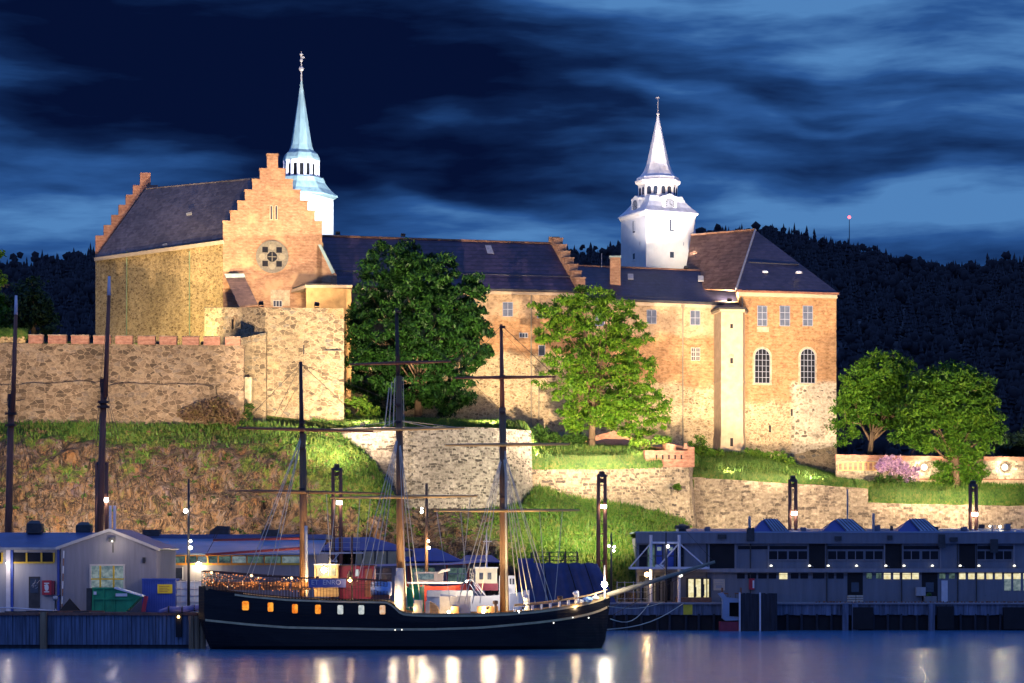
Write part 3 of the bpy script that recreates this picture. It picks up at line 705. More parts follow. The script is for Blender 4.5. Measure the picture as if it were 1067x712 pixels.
# brick-roofed breastwork behind the ash tree
t = thing('brick_breastwork', 'low red brick breastwork with dark roof behind the ash tree trunk', 'wall', P(640, 468, 324))
MB().prism([P(604, 470, 328), P(690, 470, 328), P(690, 464, 328), P(655, 455, 328), P(640, 449, 328), P(628, 452, 328), P(604, 460, 328)], (0, 1.2, 0)).build('wall', M['red_brick'], t)
MB().prism([P(612, 463, 326.5), P(697, 466, 326.5), P(670, 459, 328.4), P(640, 456, 328.4)], (0, 0.25, 0.15)).build('roof', M['sky_blue_slate'], t)

# long lower wall on the right
t = thing('lower_wall', 'long pale squared-stone wall behind the dark quay building roof', 'wall', P(890, 560, 316))
slab([xy(719, 317.8), xy(800, 317.4), xy(904.5, 317)], [Z(497, 317.8), Z(502, 317.4), Z(509, 317)], 4, 1.2, 0.07, 0.7).build('wall', M['long_wall_stone'], t)
slab([xy(904.7, 317), xy(1000, 317), xy(1160, 317)], [Z(524, 317), Z(526, 317), Z(529, 317)], 4, 1.2, 0.05, 0.7).build('low_section', M['long_wall_stone'], t)
# upper brick-coped wall on the right
t = thing('brick_coped_wall', 'yellow plastered wall with red brick coping and blind arcade under the trees', 'wall', P(960, 505, 331))
slab([xy(871, 331), xy(930, 331), xy(1160, 331)], [Z(476, 331), Z(477.5, 331), Z(480, 331)], 15, 0.8, 0.02).build('wall', M['long_wall_stone'], t)
slab([xy(920, 330.6), xy(1160, 330.6)], [Z(499.5, 331), Z(500.5, 331)], 15, 0.4, 0.02).build('plinth', M['pale_plaster'], t)
slab([xy(920, 330.45), xy(1160, 330.45)], [Z(498.7, 331), Z(499.7, 331)], Z(500.6, 331), 0.5, 0.0).build('string_course', M['rust_steel'], t)
slab([xy(871, 330.8), xy(930, 330.8), xy(1160, 330.8)], [Z(473.5, 331), Z(475, 331), Z(477.2, 331)], Z(480.5, 331), 1.2, 0.02).build('coping', M['red_brick'], t)
pl = Plane(871, 331, 1160, 331)
MB().obox(pl.at(895, 486), Vector((1, 0, 0)), UP, Vector((0, -1, 0)), 2.9, 0.62, 0.02).build('arcade_panel', M['orange_plaster'], t)
for i in range(8):
    MB().obox(pl.at(875.5 + i * 5.3, 486), Vector((1, 0, 0)), UP, Vector((0, -1, 0)), 0.2, 0.5, 0.05).build('niche', M['red_brick'], t)
for px, lb in ((963, 'white glowing globe on the coped wall left of the big lime trunk'), (1047, 'white glowing globe on the coped wall at the right edge')):
    g = thing('wall_lamp', lb, 'lamp', pl.at(px, 487, 0.4), 'glowing globes on the coped wall')
    MB().ball(pl.at(px, 487, 0.4), 0.45, 10, 7).build('globe', M['globe_white'], g, True)  # glowing globes and point lights added where the wall shows white glare
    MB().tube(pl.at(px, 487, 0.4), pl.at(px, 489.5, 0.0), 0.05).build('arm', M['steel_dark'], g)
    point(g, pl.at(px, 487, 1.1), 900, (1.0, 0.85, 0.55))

# ================================================================== CASTLE
def window(parent, pl, x0, y0, x1, y1, fm, pm, nc=2, nr=2, arch=0.0, sur=None, out=0.0, bar=0.04, fw=0.07, name='window'):
    """framed window set on a facade; arch = share of the height that is the round head"""
    c = pl.at((x0 + x1) / 2, (y0 + y1) / 2, out); wd = (pl.at(x1, y0, out) - pl.at(x0, y0, out)).length / 2; h = (y1 - y0) / 2 * c.y / F
    u, n = pl.u3(), pl.n3()
    def outline(a, b, e=0.0):
        if not arch: return [(-a, -b), (a, -b), (a, b), (-a, b)]
        zs = b - a * arch
        return [(-a, -b), (a, -b)] + [(a * math.cos(q), zs + a * arch * math.sin(q)) for q in np.linspace(0, math.pi, 11)]
    def p3(q, o_): return c + u * q[0] + UP * q[1] + n * o_
    if sur:
        s_ = MB(); ol, il = outline(wd + 0.28, h + 0.28), outline(wd + 0.02, h + 0.02); m_ = len(ol)
        for i in range(m_):
            j = (i + 1) % m_
            s_.prism([p3(ol[i], 0.0), p3(ol[j], 0.0), p3(il[j], 0.0), p3(il[i], 0.0)], n * 0.06)
        s_.build('surround', M[sur], parent)
    fr = MB(); ol, il = outline(wd, h), outline(wd - fw, h - fw); m_ = len(ol)
    for i in range(m_):
        j = (i + 1) % m_
        fr.prism([p3(ol[i], 0.0), p3(ol[j], 0.0), p3(il[j], 0.0), p3(il[i], 0.0)], n * 0.10)
    for i in range(1, nc): fr.obox(p3((-wd + 2 * wd * i / nc, 0), 0.045), u, UP, n, bar, h - 0.02, 0.045)
    for i in range(1, nr): fr.obox(p3((0, -h + 2 * h * i / nr), 0.042), u, UP, n, wd - 0.02, bar, 0.042)
    w_ = fr.build(name, M[fm], parent)
    MB().prism([p3(q, 0.008) for q in outline(wd - fw * .6, h - fw * .6)], n * 0.03).build('pane', M[pm], w_)
    return w_
def roofslab(mb, quad, th=0.25):
    a = [Vector(q) for q in quad]; nrm = (a[1] - a[0]).cross(a[-1] - a[0]).normalized()
    if nrm.z < 0: nrm = -nrm
    return mb.prism([q - nrm * th for q in a], nrm * th)
def body(footprint, zb, zt):
    """walls over a footprint of (x, y) points; zt one number or one per point"""
    n = len(footprint); zt = zt if isinstance(zt, (list, tuple)) else [zt] * n
    vs = [(p[0], p[1], zb) for p in footprint] + [(p[0], p[1], z) for p, z in zip(footprint, zt)]
    return MB().add(vs, [tuple(range(n))[::-1], tuple(range(n, 2 * n))] + [(i, (i + 1) % n, n + (i + 1) % n, n + i) for i in range(n)])

# ---- great hall with the stepped brick gable (left)
gh = thing('great_hall', 'tall stone hall with stepped brick gables, rose window and slate roof', 'castle hall', P(230, 330, 338))
gpl = Plane(232, 336, 337, 338.5); gu, gn = gpl.u3(), gpl.n3()
DA, DBk = 336.0, 354.0
eA, eB = P(236, 250, DA + .6), P(100, 268, DBk)              # eave of the long side, front and back
gc_top = P(284, 181, 337.5); back_top = P(151, 195.5, 356)
lw = xy(233, DA + .4); lb = xy(99.5, DBk); rb_ = (xy(337, 338.5)[0] + (lb[0] - lw[0]), 338.5 + (lb[1] - lw[1]))
body([lw, (xy(337, 338.5)[0] - 0.05, 338.9), rb_, lb], 28, [eA.z, eA.z - .1, eB.z - .1, eB.z]).build('wall', M['hall_stone'], gh)
def stepped(pl, cx, hw, ys, yb, th, off=0.0):
    """stepped gable: half widths and step-top rows (photo px), extruded backwards"""
    pts = []
    L, Rr = [], []
    for i, (w_, y) in enumerate(zip(hw, ys)):
        yn = ys[i + 1] if i + 1 < len(ys) else yb
        L += [pl.at(cx - w_, y), pl.at(cx - w_, yn)]; Rr += [pl.at(cx + w_, y), pl.at(cx + w_, yn)]
    poly = L[::-1] + Rr
    return MB().prism(poly, -pl.n3() * th)
hw = [5.7, 13.3, 21, 28.8, 36.4, 44, 51.6]; ys = [161.5, 176.8, 188, 199, 210.5, 220.8, 231.5]
front = stepped(gpl, 284, hw, ys, 330, 1.1).build('gable', M['gable_brick'], gh)
for w_, y, wi in zip(hw, ys, [0] + hw[:-1]):
    for sgn in (-1, 1):
        if wi == 0 and sgn > 0: continue
        xa, xb = (284 - w_, 284 + w_) if wi == 0 else sorted((284 + sgn * w_, 284 + sgn * wi))
        a, b = gpl.at(xa - .6, y), gpl.at(xb + .6, y)
        MB().obox((a + b) / 2 - gn * 0.5 + UP * 0.09, gu, UP, gn, (b - a).length / 2, 0.09, 0.62).build('step_coping', M['gable_brick'], gh)
bpl = Plane(99, DBk + .5, 204, DBk + 3.5)
stepped(bpl, 151.5, [5.5, 13, 20.5, 28, 35.5, 43.5, 52], [180, 193, 203, 213.5, 224, 234.5, 245.5], 300, 1.0).build('back_gable', M['red_brick'], gh)
rf = MB(); rt = P(284, 183, 338); bt = P(153, 195.5, 354.5)
roofslab(rf, [P(234, 249, DA + .3), rt, bt, P(99.8, 268, DBk - .2)], 0.3)
re = (gpl.at(335, 250) - gn * 0.2); be = re + (Vector(P(99.8, 268, DBk)) - Vector(P(234, 249, DA)))
roofslab(rf, [rt + Vector((.02, 0, -.01)), re, be, bt + Vector((.02, 0, -.01))], 0.3)
rf.build('roof', M['hall_slate'], gh)
a, b = P(100, 268.8, DBk - .6), P(233.5, 250.6, DA - .25)
dv = (b - a).normalized(); nn = Vector((dv.y, -dv.x, 0)).normalized()
MB().prism([a, a + UP * -0.5, b + UP * -0.5, b], nn * 0.35).build('eaves_cornice', M['cornice_stone'], gh)
spl = Plane(99.5, DBk, 233, DA + .4)
for px in (132, 197.5):
    q = spl.at(px, 262, 0.12); MB().tube(q, Vector((q.x, q.y, 34)), 0.11).build('drain_pipe', M['copper_pipe'], gh)
for px, py, ww in ((172, 255.5, 8.5), (197, 223, 10)):
    f = (py - 195) / 70; q = P(px, py, DA + (233 - px) / 133 * 17.5 + 2.5 * (1 - f))
    MB().obox(q, Vector((.75, -.66, .05)), UP, Vector((-.4, -.6, .6)), ww * 0.055, 0.12, 0.12).build('snow_guard', M['steel_grey'], gh)
# rose window
rc_ = gpl.at(283.5, 267.8)
rose = MB().prism([rc_ + gu * (2.25 * math.cos(a)) + UP * (2.25 * math.sin(a)) for a in np.linspace(0, 2 * math.pi, 28, endpoint=False)], gn * 0.10).build('rose_window', M['tracery_stone'], gh)
ring = MB(); N_ = 28
for i in range(N_):
    a, b = 2 * math.pi * i / N_, 2 * math.pi * (i + 1) / N_
    ring.prism([rc_ + gu * (r * math.cos(q)) + UP * (r * math.sin(q)) for r, q in ((2.3, a), (2.3, b), (2.02, b), (2.02, a))], gn * 0.2)
ring.build('ring', M['tracery_stone'], rose)
def rlight(dx_, dz_, r, m_, k=8, ro=0.0):
    MB().prism([rc_ + gu * (dx_ + r * math.cos(a + ro)) + UP * (dz_ + r * math.sin(a + ro)) + gn * 0.10 for a in np.linspace(0, 2 * math.pi, k, endpoint=False)], gn * 0.012).build('pane', M[m_], rose)
rlight(0, 0, 0.74, 'night_glass', 8, R(22.5))
for i in range(8):
    a = i * math.pi / 4; rlight(1.38 * math.cos(a), 1.38 * math.sin(a), 0.56 if i % 2 else 0.46, 'night_glass' if i % 2 else 'lead_pipe', 4 if i % 2 else 8, R(45))
x_ = MB(); x_.obox(rc_ + gn * .125, gu, UP, gn, 0.05, .6, .01); x_.obox(rc_ + gn * .126, gu, UP, gn, .6, .05, .01); x_.build('cross_bar', M['tracery_stone'], rose)
for px in (282.6, 287.8): window(gh, gpl, px - 1.6, 214, px + 1.6, 229.5, 'cornice_stone', 'dark_glass', 1, 1, 1.0, None, 0, .05, .10)
a = gpl.at(292, 310.5); MB().obox(a, gu, UP, gn, 1.35, 1.1, 0.03).build('plaster_patch', M['pale_plaster'], gh)
window(gh, gpl, 284.5, 313.2, 294, 320, 'window_paint_white', 'dark_glass', 3, 1, 0, None, 0.03)
# side buttress with copper coping, right of the gable
MB().prism([gpl.at(330, 256), gpl.at(332, 256), gpl.at(347, 284), gpl.at(351, 286), gpl.at(351, 300), gpl.at(330, 300)], -gn * 1.0).build('buttress', M['gable_brick'], gh)
MB().prism([gpl.at(331.5, 255, .1), gpl.at(334.5, 255, .1), gpl.at(349, 284, .1), gpl.at(346, 285.5, .1)], -gn * 1.25).build('buttress_coping', M['verdigris'], gh)
# low annex right of the gable
apl = Plane(319, 332.0, 366, 334.5)
an = body([xy(319, 332), xy(366, 334.5), xy(366, 342), xy(319, 340)], 30, Z(300, 333)).build('annex', M['orange_plaster'], gh)
MB().prism([apl.at(318, 300, .25), apl.at(367, 300, .25), apl.at(367, 297, .25), apl.at(318, 297, .25)], -apl.n3() * 7).build('flat_roof', M['cornice_stone'], an)
MB().prism([apl.at(318, 296.8, .35), apl.at(345, 296.8, .35), apl.at(345, 295.6, .35), apl.at(318, 295.6, .35)], -apl.n3() * 6).build('roof_edge', M['steel_dark'], an)
# lean-to porch roof
pq = [P(234.5, 287, 335.0), P(254, 286.5, 335.2), P(268.5, 316.8, 331.5), P(249, 319.3, 331.3)]
po = MB(); roofslab(po, pq, 0.25); pr = po.build('porch_roof', M['porch_tiles'], gh)
MB().prism([pq[0] + Vector((-.05, -.1, .08)), pq[1] + Vector((.05, -.1, .08)), pq[1] + Vector((.25, -.3, -.42)), pq[0] + Vector((.2, -.3, -.42))], (0, -.02, .1)).build('ridge_cap', M['verdigris'], pr)
MB().prism([pq[3] + Vector((0, .1, -.26)), pq[2] + Vector((0, .1, -.26)), pq[1] + Vector((0, .05, -.3)), pq[0] + Vector((0, .05, -.3))], (0, 1.8, -0.3)).build('porch_wall', M['gable_brick'], gh)

# ---- forward stone tower below the hall
ft = thing('gate_tower', 'square rubble stone tower standing forward between rampart and dark chestnut', 'tower', P(318, 440, 318))
body([xy(276, 317.5), xy(358.5, 318.5), xy(358.5, 331), xy(213, 331), xy(213, 328)], 20, [Z(320.5, 317.5), Z(321.5, 318.5), Z(321, 327), Z(320, 331), Z(320.5, 328)]).build('wall', M['tower_stone'], ft)
tp = Plane(213, 328, 276, 317.5)
fp = Plane(276, 317.5, 358.5, 318.5)
MB().obox(fp.at(347, 365.2, 0.2), fp.u3(), UP, fp.n3(), 1.15, 0.06, 0.2).build('ledge', M['steel_dark'], ft)
MB().obox(fp.at(316.5, 364.5), fp.u3(), UP, fp.n3(), 0.08, 0.6, 0.03).build('arrow_slit', M['void_black'], ft)
MB().obox(tp.at(243, 338), tp.u3(), UP, tp.n3(), 0.1, 0.65, 0.2).build('arrow_slit', M['void_black'], ft)
slab([xy(250, 317.2), xy(277, 316.8)], [Z(352, 317), Z(347, 316.5)], 20, 1.0, 0.1).build('return_wall', M['tower_stone'], ft)
MB().prism([P(251, 393, 315.9), P(262, 393, 315.9), P(262, 421, 315.9), P(251, 421, 315.9)], (0, 0.9, 0)).build('plaster_pier', M['pale_plaster'], ft)

# ---- long range in the middle
lr = thing('long_range', 'long castle range with dark blue tiled roof behind the two big trees', 'castle range', P(470, 445, 343))
L0, L1 = (335, 341.0), (603, 345.5); lpl = Plane(335, 341.0, 603, 345.5)
body([xy(*L0), xy(*L1), (xy(*L1)[0] - 0.4, 358.5), (xy(*L0)[0], 354)], 22, Z(299.5, 343) + .0).build('wall', M['range_wall'], lr)
rf = MB()
roofslab(rf, [P(334, 297.5, 340.4), P(605, 303.5, 345.0), P(578, 254, 352.0), P(334, 246, 348)], 0.3)
roofslab(rf, [P(334, 246.1, 348.02), P(578, 254.1, 352.02), (P(605, 303.5, 345).x, 359.5, Z(303, 346)), (P(334, 297, 341).x, 355.5, Z(299, 343))], 0.3)
rf.build('roof', M['sky_blue_tiles'], lr)
rm = MB(); rm.path([P(334, 246, 348), P(578, 254, 352)], 0.2); rm.build('ridge', M['brown_lit_tiles'], lr)
sg = MB(); sg.path([P(342, 282, 342.4), P(420, 284, 343.7), P(596, 288.5, 346.8)], 0.07, 4); sg.build('snow_rail', M['steel_dark'], lr)
MB().prism([lpl.at(335, 300, .3), lpl.at(604, 305.5, .3), lpl.at(604, 308.5, .3), lpl.at(335, 303, .3)], lpl.n3() * -0.4).build('cornice', M['cornice_stone'], lr)
MB().prism([lpl.at(335, 297, .55), lpl.at(604, 303, .55), lpl.at(604, 304.6, .55), lpl.at(335, 298.8, .55)], lpl.n3() * -0.4).build('gutter', M['steel_dark'], lr)
q0, q1, q2, q3 = P(505.5, 258, 350.4), P(511.5, 258, 350.4), P(514.5, 266.5, 349.2), P(508, 266.5, 349.2)
MB().prism([q0, q1, q2, q3], Vector((0, -.25, .3))).build('skylight', M['steel_grey'], lr)
# stepped gable wall at the right end, running back along the slope
st_ = MB(); e0, e1 = P(604, 299, 345.2), P(577, 251, 352.0)
for i in range(7):
    f0, f1 = i / 7, (i + 1) / 7; a = e0.lerp(e1, f0); b = e0.lerp(e1, f1); top = b.z + 0.15
    st_.prism([(a.x - .5, a.y, 30), (b.x - .5, b.y, 30), (b.x - .5, b.y, top), (a.x - .5, a.y, top)], (1.3, 0.12, 0))
    st_.prism([(a.x - .6, a.y, top), (b.x - .6, b.y, top), (b.x - .6, b.y, top + .18), (a.x - .6, a.y, top + .18)], (1.5, 0.12, 0))
st_.build('stepped_gable', M['gable_brick'], lr)
ch = MB().box(e1.x - 0.75, e1.x + 0.85, 351.8, 353.4, 50, Z(247, 352)); ch.build('chimney', M['gable_brick'], lr)
for x0, y0, x1, y1, pm, nc, nr in ((523.7, 315, 534.5, 330, 'pale_glass', 2, 2), (559.5, 326.8, 569.5, 331.8, 'dark_glass', 2, 1), (629, 360, 636, 368, 'dark_glass', 1, 1), (541, 347, 550, 352, 'dark_glass', 3, 1), (470, 318, 479, 331, 'pale_glass', 2, 2), (561, 360, 568, 371, 'dark_glass', 1, 1)):
    if x0 < 600: window(lr, lpl, x0, y0, x1, y1, 'window_paint', pm, nc, nr)
for px, y0 in ((553.5, 306), (561.5, 400)):
    q = lpl.at(px, y0, 0.12); MB().tube(q, Vector((q.x, q.y, 24)), 0.09).build('drain_pipe', M['lead_pipe'], lr)

# ---- lower range between the stepped gable and the right block
sr = thing('lower_range', 'lower castle range with smooth slate roof and tall windows between stepped gable and turret', 'castle range', P(690, 455, 346))
spl2 = Plane(603, 345.6, 772, 348.0)
body([(xy(603, 345.6)[0] + 0.4, 345.61), xy(772, 348.0), (xy(772, 348)[0], 360), (xy(603, 346)[0] + .4, 358)], 20, Z(313, 346.5)).build('wall', M['low_range_wall'], sr)
rf = MB()
roofslab(rf, [P(601, 310, 345.0), P(774, 317.5, 347.6), P(767, 283.5, 355), P(592, 276.5, 352)], 0.28)
roofslab(rf, [P(592, 276.6, 352.02), P(767, 283.6, 355.02), (xy(774, 348)[0], 362, Z(317, 348)), (xy(601, 346)[0], 360, Z(311, 346))], 0.28)
rf.build('roof', M['sky_blue_slate'], sr)
MB().path([P(592, 276.5, 352), P(767, 283.5, 355)], 0.16).build('ridge', M['brown_lit_tiles'], sr)
MB().path([P(606, 307, 345.7), P(765, 314, 348.3)], 0.06, 4).build('snow_rail', M['steel_dark'], sr)
MB().prism([spl2.at(603, 313, .25), spl2.at(771, 318.5, .25), spl2.at(771, 322, .25), spl2.at(603, 316.5, .25)], spl2.n3() * -0.3).build('cornice', M['cornice_stone'], sr)
MB().prism([spl2.at(603, 310, .5), spl2.at(771, 316, .5), spl2.at(771, 317.8, .5), spl2.at(603, 312.2, .5)], spl2.n3() * -0.3).build('gutter', M['steel_dark'], sr)
cb = P(641, 282, 349.5)
c_ = MB().box(cb.x - .75, cb.x + .75, 348.8, 350.2, cb.z - 3, Z(269, 349.5)).build('chimney', M['gable_brick'], sr)
MB().box(cb.x - .85, cb.x + .85, 348.7, 350.3, Z(269, 349.5), Z(267.4, 349.5)).build('cap', M['verdigris'], c_)
MB().tube(P(627, 279, 352.2), P(627, 264, 352.2), 0.06, 0.04).build('antenna', M['steel_grey'], sr)
for px, py in ((657, 291), (730, 293)):
    q = P(px, py, 350.3 if px < 700 else 352.0); MB().obox(q + Vector((0, -.4, .3)), Vector((1, 0, 0)), Vector((0, .6, .8)), Vector((0, -.8, .6)), .4, .5, .12).build('skylight', M['steel_grey'], sr)
for x0, y0, x1, y1, fm, pm, nc, nr, su in ((673.8, 323, 684, 337.8, 'window_paint', 'pale_glass', 2, 2, None), (719, 323.8, 729.5, 339, 'window_paint', 'pale_glass', 2, 2, None),
                                    (720, 362.5, 724.4, 376, 'window_paint_white', 'night_glass', 2, 3, None), (725, 362.5, 729.4, 376, 'window_paint_white', 'night_glass', 2, 3, None), (625.5, 360, 631.5, 368, 'steel_dark', 'dark_glass', 1, 1, None), (620, 325, 630, 340, 'window_paint', 'pale_glass', 2, 2, None)):
    window(sr, spl2, x0, y0, x1, y1, fm, pm, nc, nr, 0, su)
q = spl2.at(711.5, 319, 0.12); MB().tube(q, Vector((q.x, q.y, 22)), 0.10).build('drain_pipe', M['lead_pipe'], sr)
q = spl2.at(711.5, 319, 0.3); MB().lathe(q - UP * .35, [(.12, 0), (.26, .35), (.26, .5)], 8).build('rainwater_head', M['lead_pipe'], sr)

# ---- stair turret
tu = thing('stair_turret', 'slim pale stair turret with dark cap between the two right-hand facades', 'turret', P(759, 470, 345))
foot = [xy(743.5, 347.8), xy(751.5, 343.6), xy(774, 344.3), xy(777, 348.5), (xy(777, 349)[0], 351), (xy(743, 349)[0], 351)]
body(foot, 18, Z(322.5, 345)).build('wall', M['turret_plaster'], tu)
ctr = Vector((sum(p[0] for p in foot) / 6, sum(p[1] for p in foot) / 6))
def grow(fp_, f): return [tuple(ctr + (Vector(p) - ctr) * f) for p in fp_]
body(grow(foot, 1.16), Z(326, 345), Z(323.6, 345)).build('cornice', M['cornice_stone'], tu)
body(grow(foot, 1.22), Z(323.55, 345), Z(321.6, 345)).build('cap_edge', M['steel_dark'], tu)
fp2 = grow(foot, 1.12); cpv = [(p[0], p[1], Z(321.6, 345)) for p in fp2] + [(p[0], p[1], Z(317, 345)) for p in grow(foot, 0.55)]
MB().add(cpv, [(i, (i + 1) % 6, 6 + (i + 1) % 6, 6 + i) for i in range(6)] + [tuple(range(6, 12))]).build('cap', M['sky_blue_slate'], tu)
body(grow(foot, 1.05), Z(398.8, 345), Z(397.2, 345)).build('string_course', M['cornice_stone'], tu)
body(grow(foot, 1.05), 16, Z(455, 345)).build('plinth', M['turret_plaster'], tu)
tpl = Plane(751.5, 343.6, 774, 344.3)
for py, hh in ((340, 4.5), (376, 5.5)):
    MB().obox(tpl.at(762.3, py), tpl.u3(), UP, tpl.n3(), 0.2, hh * .07, 0.02).build('slit', M['void_black'], tu)
MB().obox(tpl.at(762.3, 376), tpl.u3(), UP, tpl.n3(), 0.36, .95, 0.012).build('slit_surround', M['pale_plaster'], tu)
MB().obox(tpl.at(762.3, 461, .15), tpl.u3(), UP, tpl.n3(), 0.22, .6, 0.04).build('slit', M['void_black'], tu)

# ---- right block
rb = thing('corner_block', 'right-hand castle block with hipped blue roof and two arched chapel windows', 'castle block', P(820, 490, 350))
bpl2 = Plane(770.5, 347.2, 871.5, 350.6); bu, bn = bpl2.u3(), bpl2.n3()
body([xy(770.5, 347.2), xy(871.5, 350.6), (xy(871, 352)[0] - 2.2, 366), (xy(770.5, 348)[0] - 2, 366)], 14, Z(304.5, 349)).build('wall', M['block_wall'], rb)
ap = P(787, 240, 357); far = P(720, 245.5, 362)
eL, eR = P(767, 302.5, 346.4), P(875.5, 306.5, 350.2)
h_ = MB(); roofslab(h_, [eL, eR, ap], 0.22); h_.build('hip_roof', M['sky_blue_slate'], rb)
h_ = MB(); roofslab(h_, [P(712, 300, 352.5), eL, ap + Vector((-.02, 0, 0)), far], 0.22); h_.build('lit_roof_slope', M['brown_lit_tiles'], rb)
h_ = MB(); roofslab(h_, [eR, (eR.x - 3, 372, eR.z), (far.x + 14, 374, eR.z + 4), ap + Vector((.02, .02, 0))], 0.22)
roofslab(h_, [ap + Vector((0, .03, 0)), (eR.x - 3, 372, eR.z), (far.x, 374, far.z - 8), far + Vector((0, .03, 0))], 0.22); h_.build('rear_roof', M['sky_blue_slate'], rb)
MB().path([eL + UP * .15, ap + UP * .1], 0.16).build('hip_ridge', M['steel_grey'], rb)
MB().path([ap + UP * .1, far + UP * .1], 0.18).build('ridge', M['brown_lit_tiles'], rb)
mid_l, mid_r = eL.lerp(ap, .44), eR.lerp(ap, .44)
MB().path([mid_l + Vector((.6, -.15, .12)), mid_r + Vector((-.6, -.15, .12))], 0.09, 4).build('snow_rail', M['steel_dark'], rb)
MB().prism([bpl2.at(769.5, 304, .35), bpl2.at(872.5, 306.5, .35), bpl2.at(872.5, 311, .35), bpl2.at(769.5, 308.5, .35)], bn * -0.5).build('cornice', M['cornice_stone'], rb)
MB().prism([bpl2.at(768, 302.2, .75), bpl2.at(874.5, 305.2, .75), bpl2.at(874.5, 307.0, .75), bpl2.at(768, 304.0, .75)], bn * -0.6).build('gutter', M['rust_steel'], rb)
for px, py in ((797, 285.5), (832, 286)):
    q = P(px, py, 349.2 + (300 - py) * .11); MB().lathe(q + Vector((0, -.2, .1)), [(.5, 0), (.45, .25), (.2, .38)], 10, 0, .7).build('skylight', M['zinc_sheet'], rb)
for x0, x1 in ((789, 799.2), (812.3, 823), (836.3, 846.8)):
    window(rb, bpl2, x0, 318.8, x1, 340, 'window_paint', 'pale_glass', 2, 3)
MB().obox(bpl2.at(795, 343.5), bu, UP, bn, 0.9, .35, .025).build('plaster_patch', M['pale_plaster'], rb)
for x0, x1 in ((786.2, 802.2), (833.8, 849.2)):
    window(rb, bpl2, x0, 363.5, x1, 399.5, 'window_paint', 'night_glass', 4, 6, 1.0, 'pale_plaster', 0, .035)
for px, py in ((825, 430), (802.3, 447)):
    MB().obox(bpl2.at(px, py), bu, UP, bn, 0.14, .5, .02).build('slit', M['void_black'], rb)
q = bpl2.at(773.5, 309, 0.14); MB().tube(q, Vector((q.x, q.y, Z(345, 347))), 0.1).build('drain_pipe', M['lead_pipe'], rb)
slab([xy(820, 348.6), xy(871.6, 350.2)], [Z(474, 349), Z(463, 350)], 14, 0.5, .25, 0.5).build('plinth', M['tower_stone'], rb)

# ---- white tower with green copper spire (left)
def tower_body(name, lb, px, D, yb):
    return thing(name, lb, 'tower', P(px, yb, D))
T1 = tower_body('copper_spire_tower', 'white tower with turquoise copper spire behind the stepped gable', 314, 372, 300)
c1 = P(314, 300, 372); sc = 372 / F
def z1(y): return Z(y, 372) - c1.z
rot1 = R(-28)
def sqbody(mb, c, r, z0, z1_, rot): return mb.lathe(c, [(r, z0), (r, z1_)], 4, rot + R(45))
sqbody(MB(), c1, 32 * sc * 1.07, -15, z1(205.5), rot1).build('shaft', M['white_render'], T1)
MB().lathe(c1, [(38.5 * sc, z1(206.5)), (38 * sc, z1(205)), (31 * sc, z1(199)), (25.5 * sc, z1(192)), (23.5 * sc, z1(186.5))], 8, rot1 + R(22.5)).build('skirt_roof', M['verdigris'], T1)
MB().lathe(c1, [(21 * sc, z1(187)), (21 * sc, z1(185)), (20.3 * sc, z1(184.9))], 8, rot1 + R(22.5)).build('parapet', M['steel_white'], T1)
ln = MB().lathe(c1, [(14.5 * sc, z1(186)), (14.5 * sc, z1(169))], 8, rot1 + R(22.5)).build('lantern', M['void_black'], T1)
for i in range(16):
    a = rot1 + i * math.pi / 8; MB().tube(c1 + Vector((17.6 * sc * math.cos(a), 17.6 * sc * math.sin(a), z1(186))), c1 + Vector((17.6 * sc * math.cos(a), 17.6 * sc * math.sin(a), z1(169))), 0.26, .26, 6).build('column', M['steel_white'], ln)
MB().lathe(c1, [(18.6 * sc, z1(172)), (19.6 * sc, z1(169.5)), (19.6 * sc, z1(168))], 8, rot1 + R(22.5)).build('cornice', M['white_render'], T1)
MB().lathe(c1, [(19.8 * sc, z1(168)), (19.4 * sc, z1(165.5)), (17.3 * sc, z1(161)), (13.2 * sc, z1(157.5)), (11.2 * sc, z1(152)), (7.6 * sc, z1(130)), (3.8 * sc, z1(105)), (0.9 * sc, z1(85))], 8, rot1 + R(22.5)).build('spire', M['verdigris'], T1)
fi = MB().tube(c1 + UP * z1(86), c1 + UP * z1(54), 0.13, .06)
fi.ball(c1 + UP * z1(72), .42); fi.ball(c1 + UP * z1(63), .28); fi.ball(c1 + UP * z1(57), .3, sz=.6); fi.obox(c1 + UP * z1(60) + Vector((.2, 0, 0)), Vector((1, 0, 0)), UP, Vector((0, 1, 0)), .3, .12, .03)
fi.build('finial', M['gilt'], T1)
sp1 = Vector((math.cos(rot1), math.sin(rot1), 0))
for px, y0, y1 in ((324, 216, 223),):
    q = c1 + UP * z1(219.5); 
    n_ = Vector((math.sin(rot1), -math.cos(rot1), 0)); u_ = Vector((math.cos(rot1), math.sin(rot1), 0))
    f = q + n_ * (32 * sc * 1.07 * math.cos(R(45)) + .02)
    MB().obox(f + u_ * .3, u_, UP, n_, .45, .55, .02).build('window', M['dark_glass'], T1)

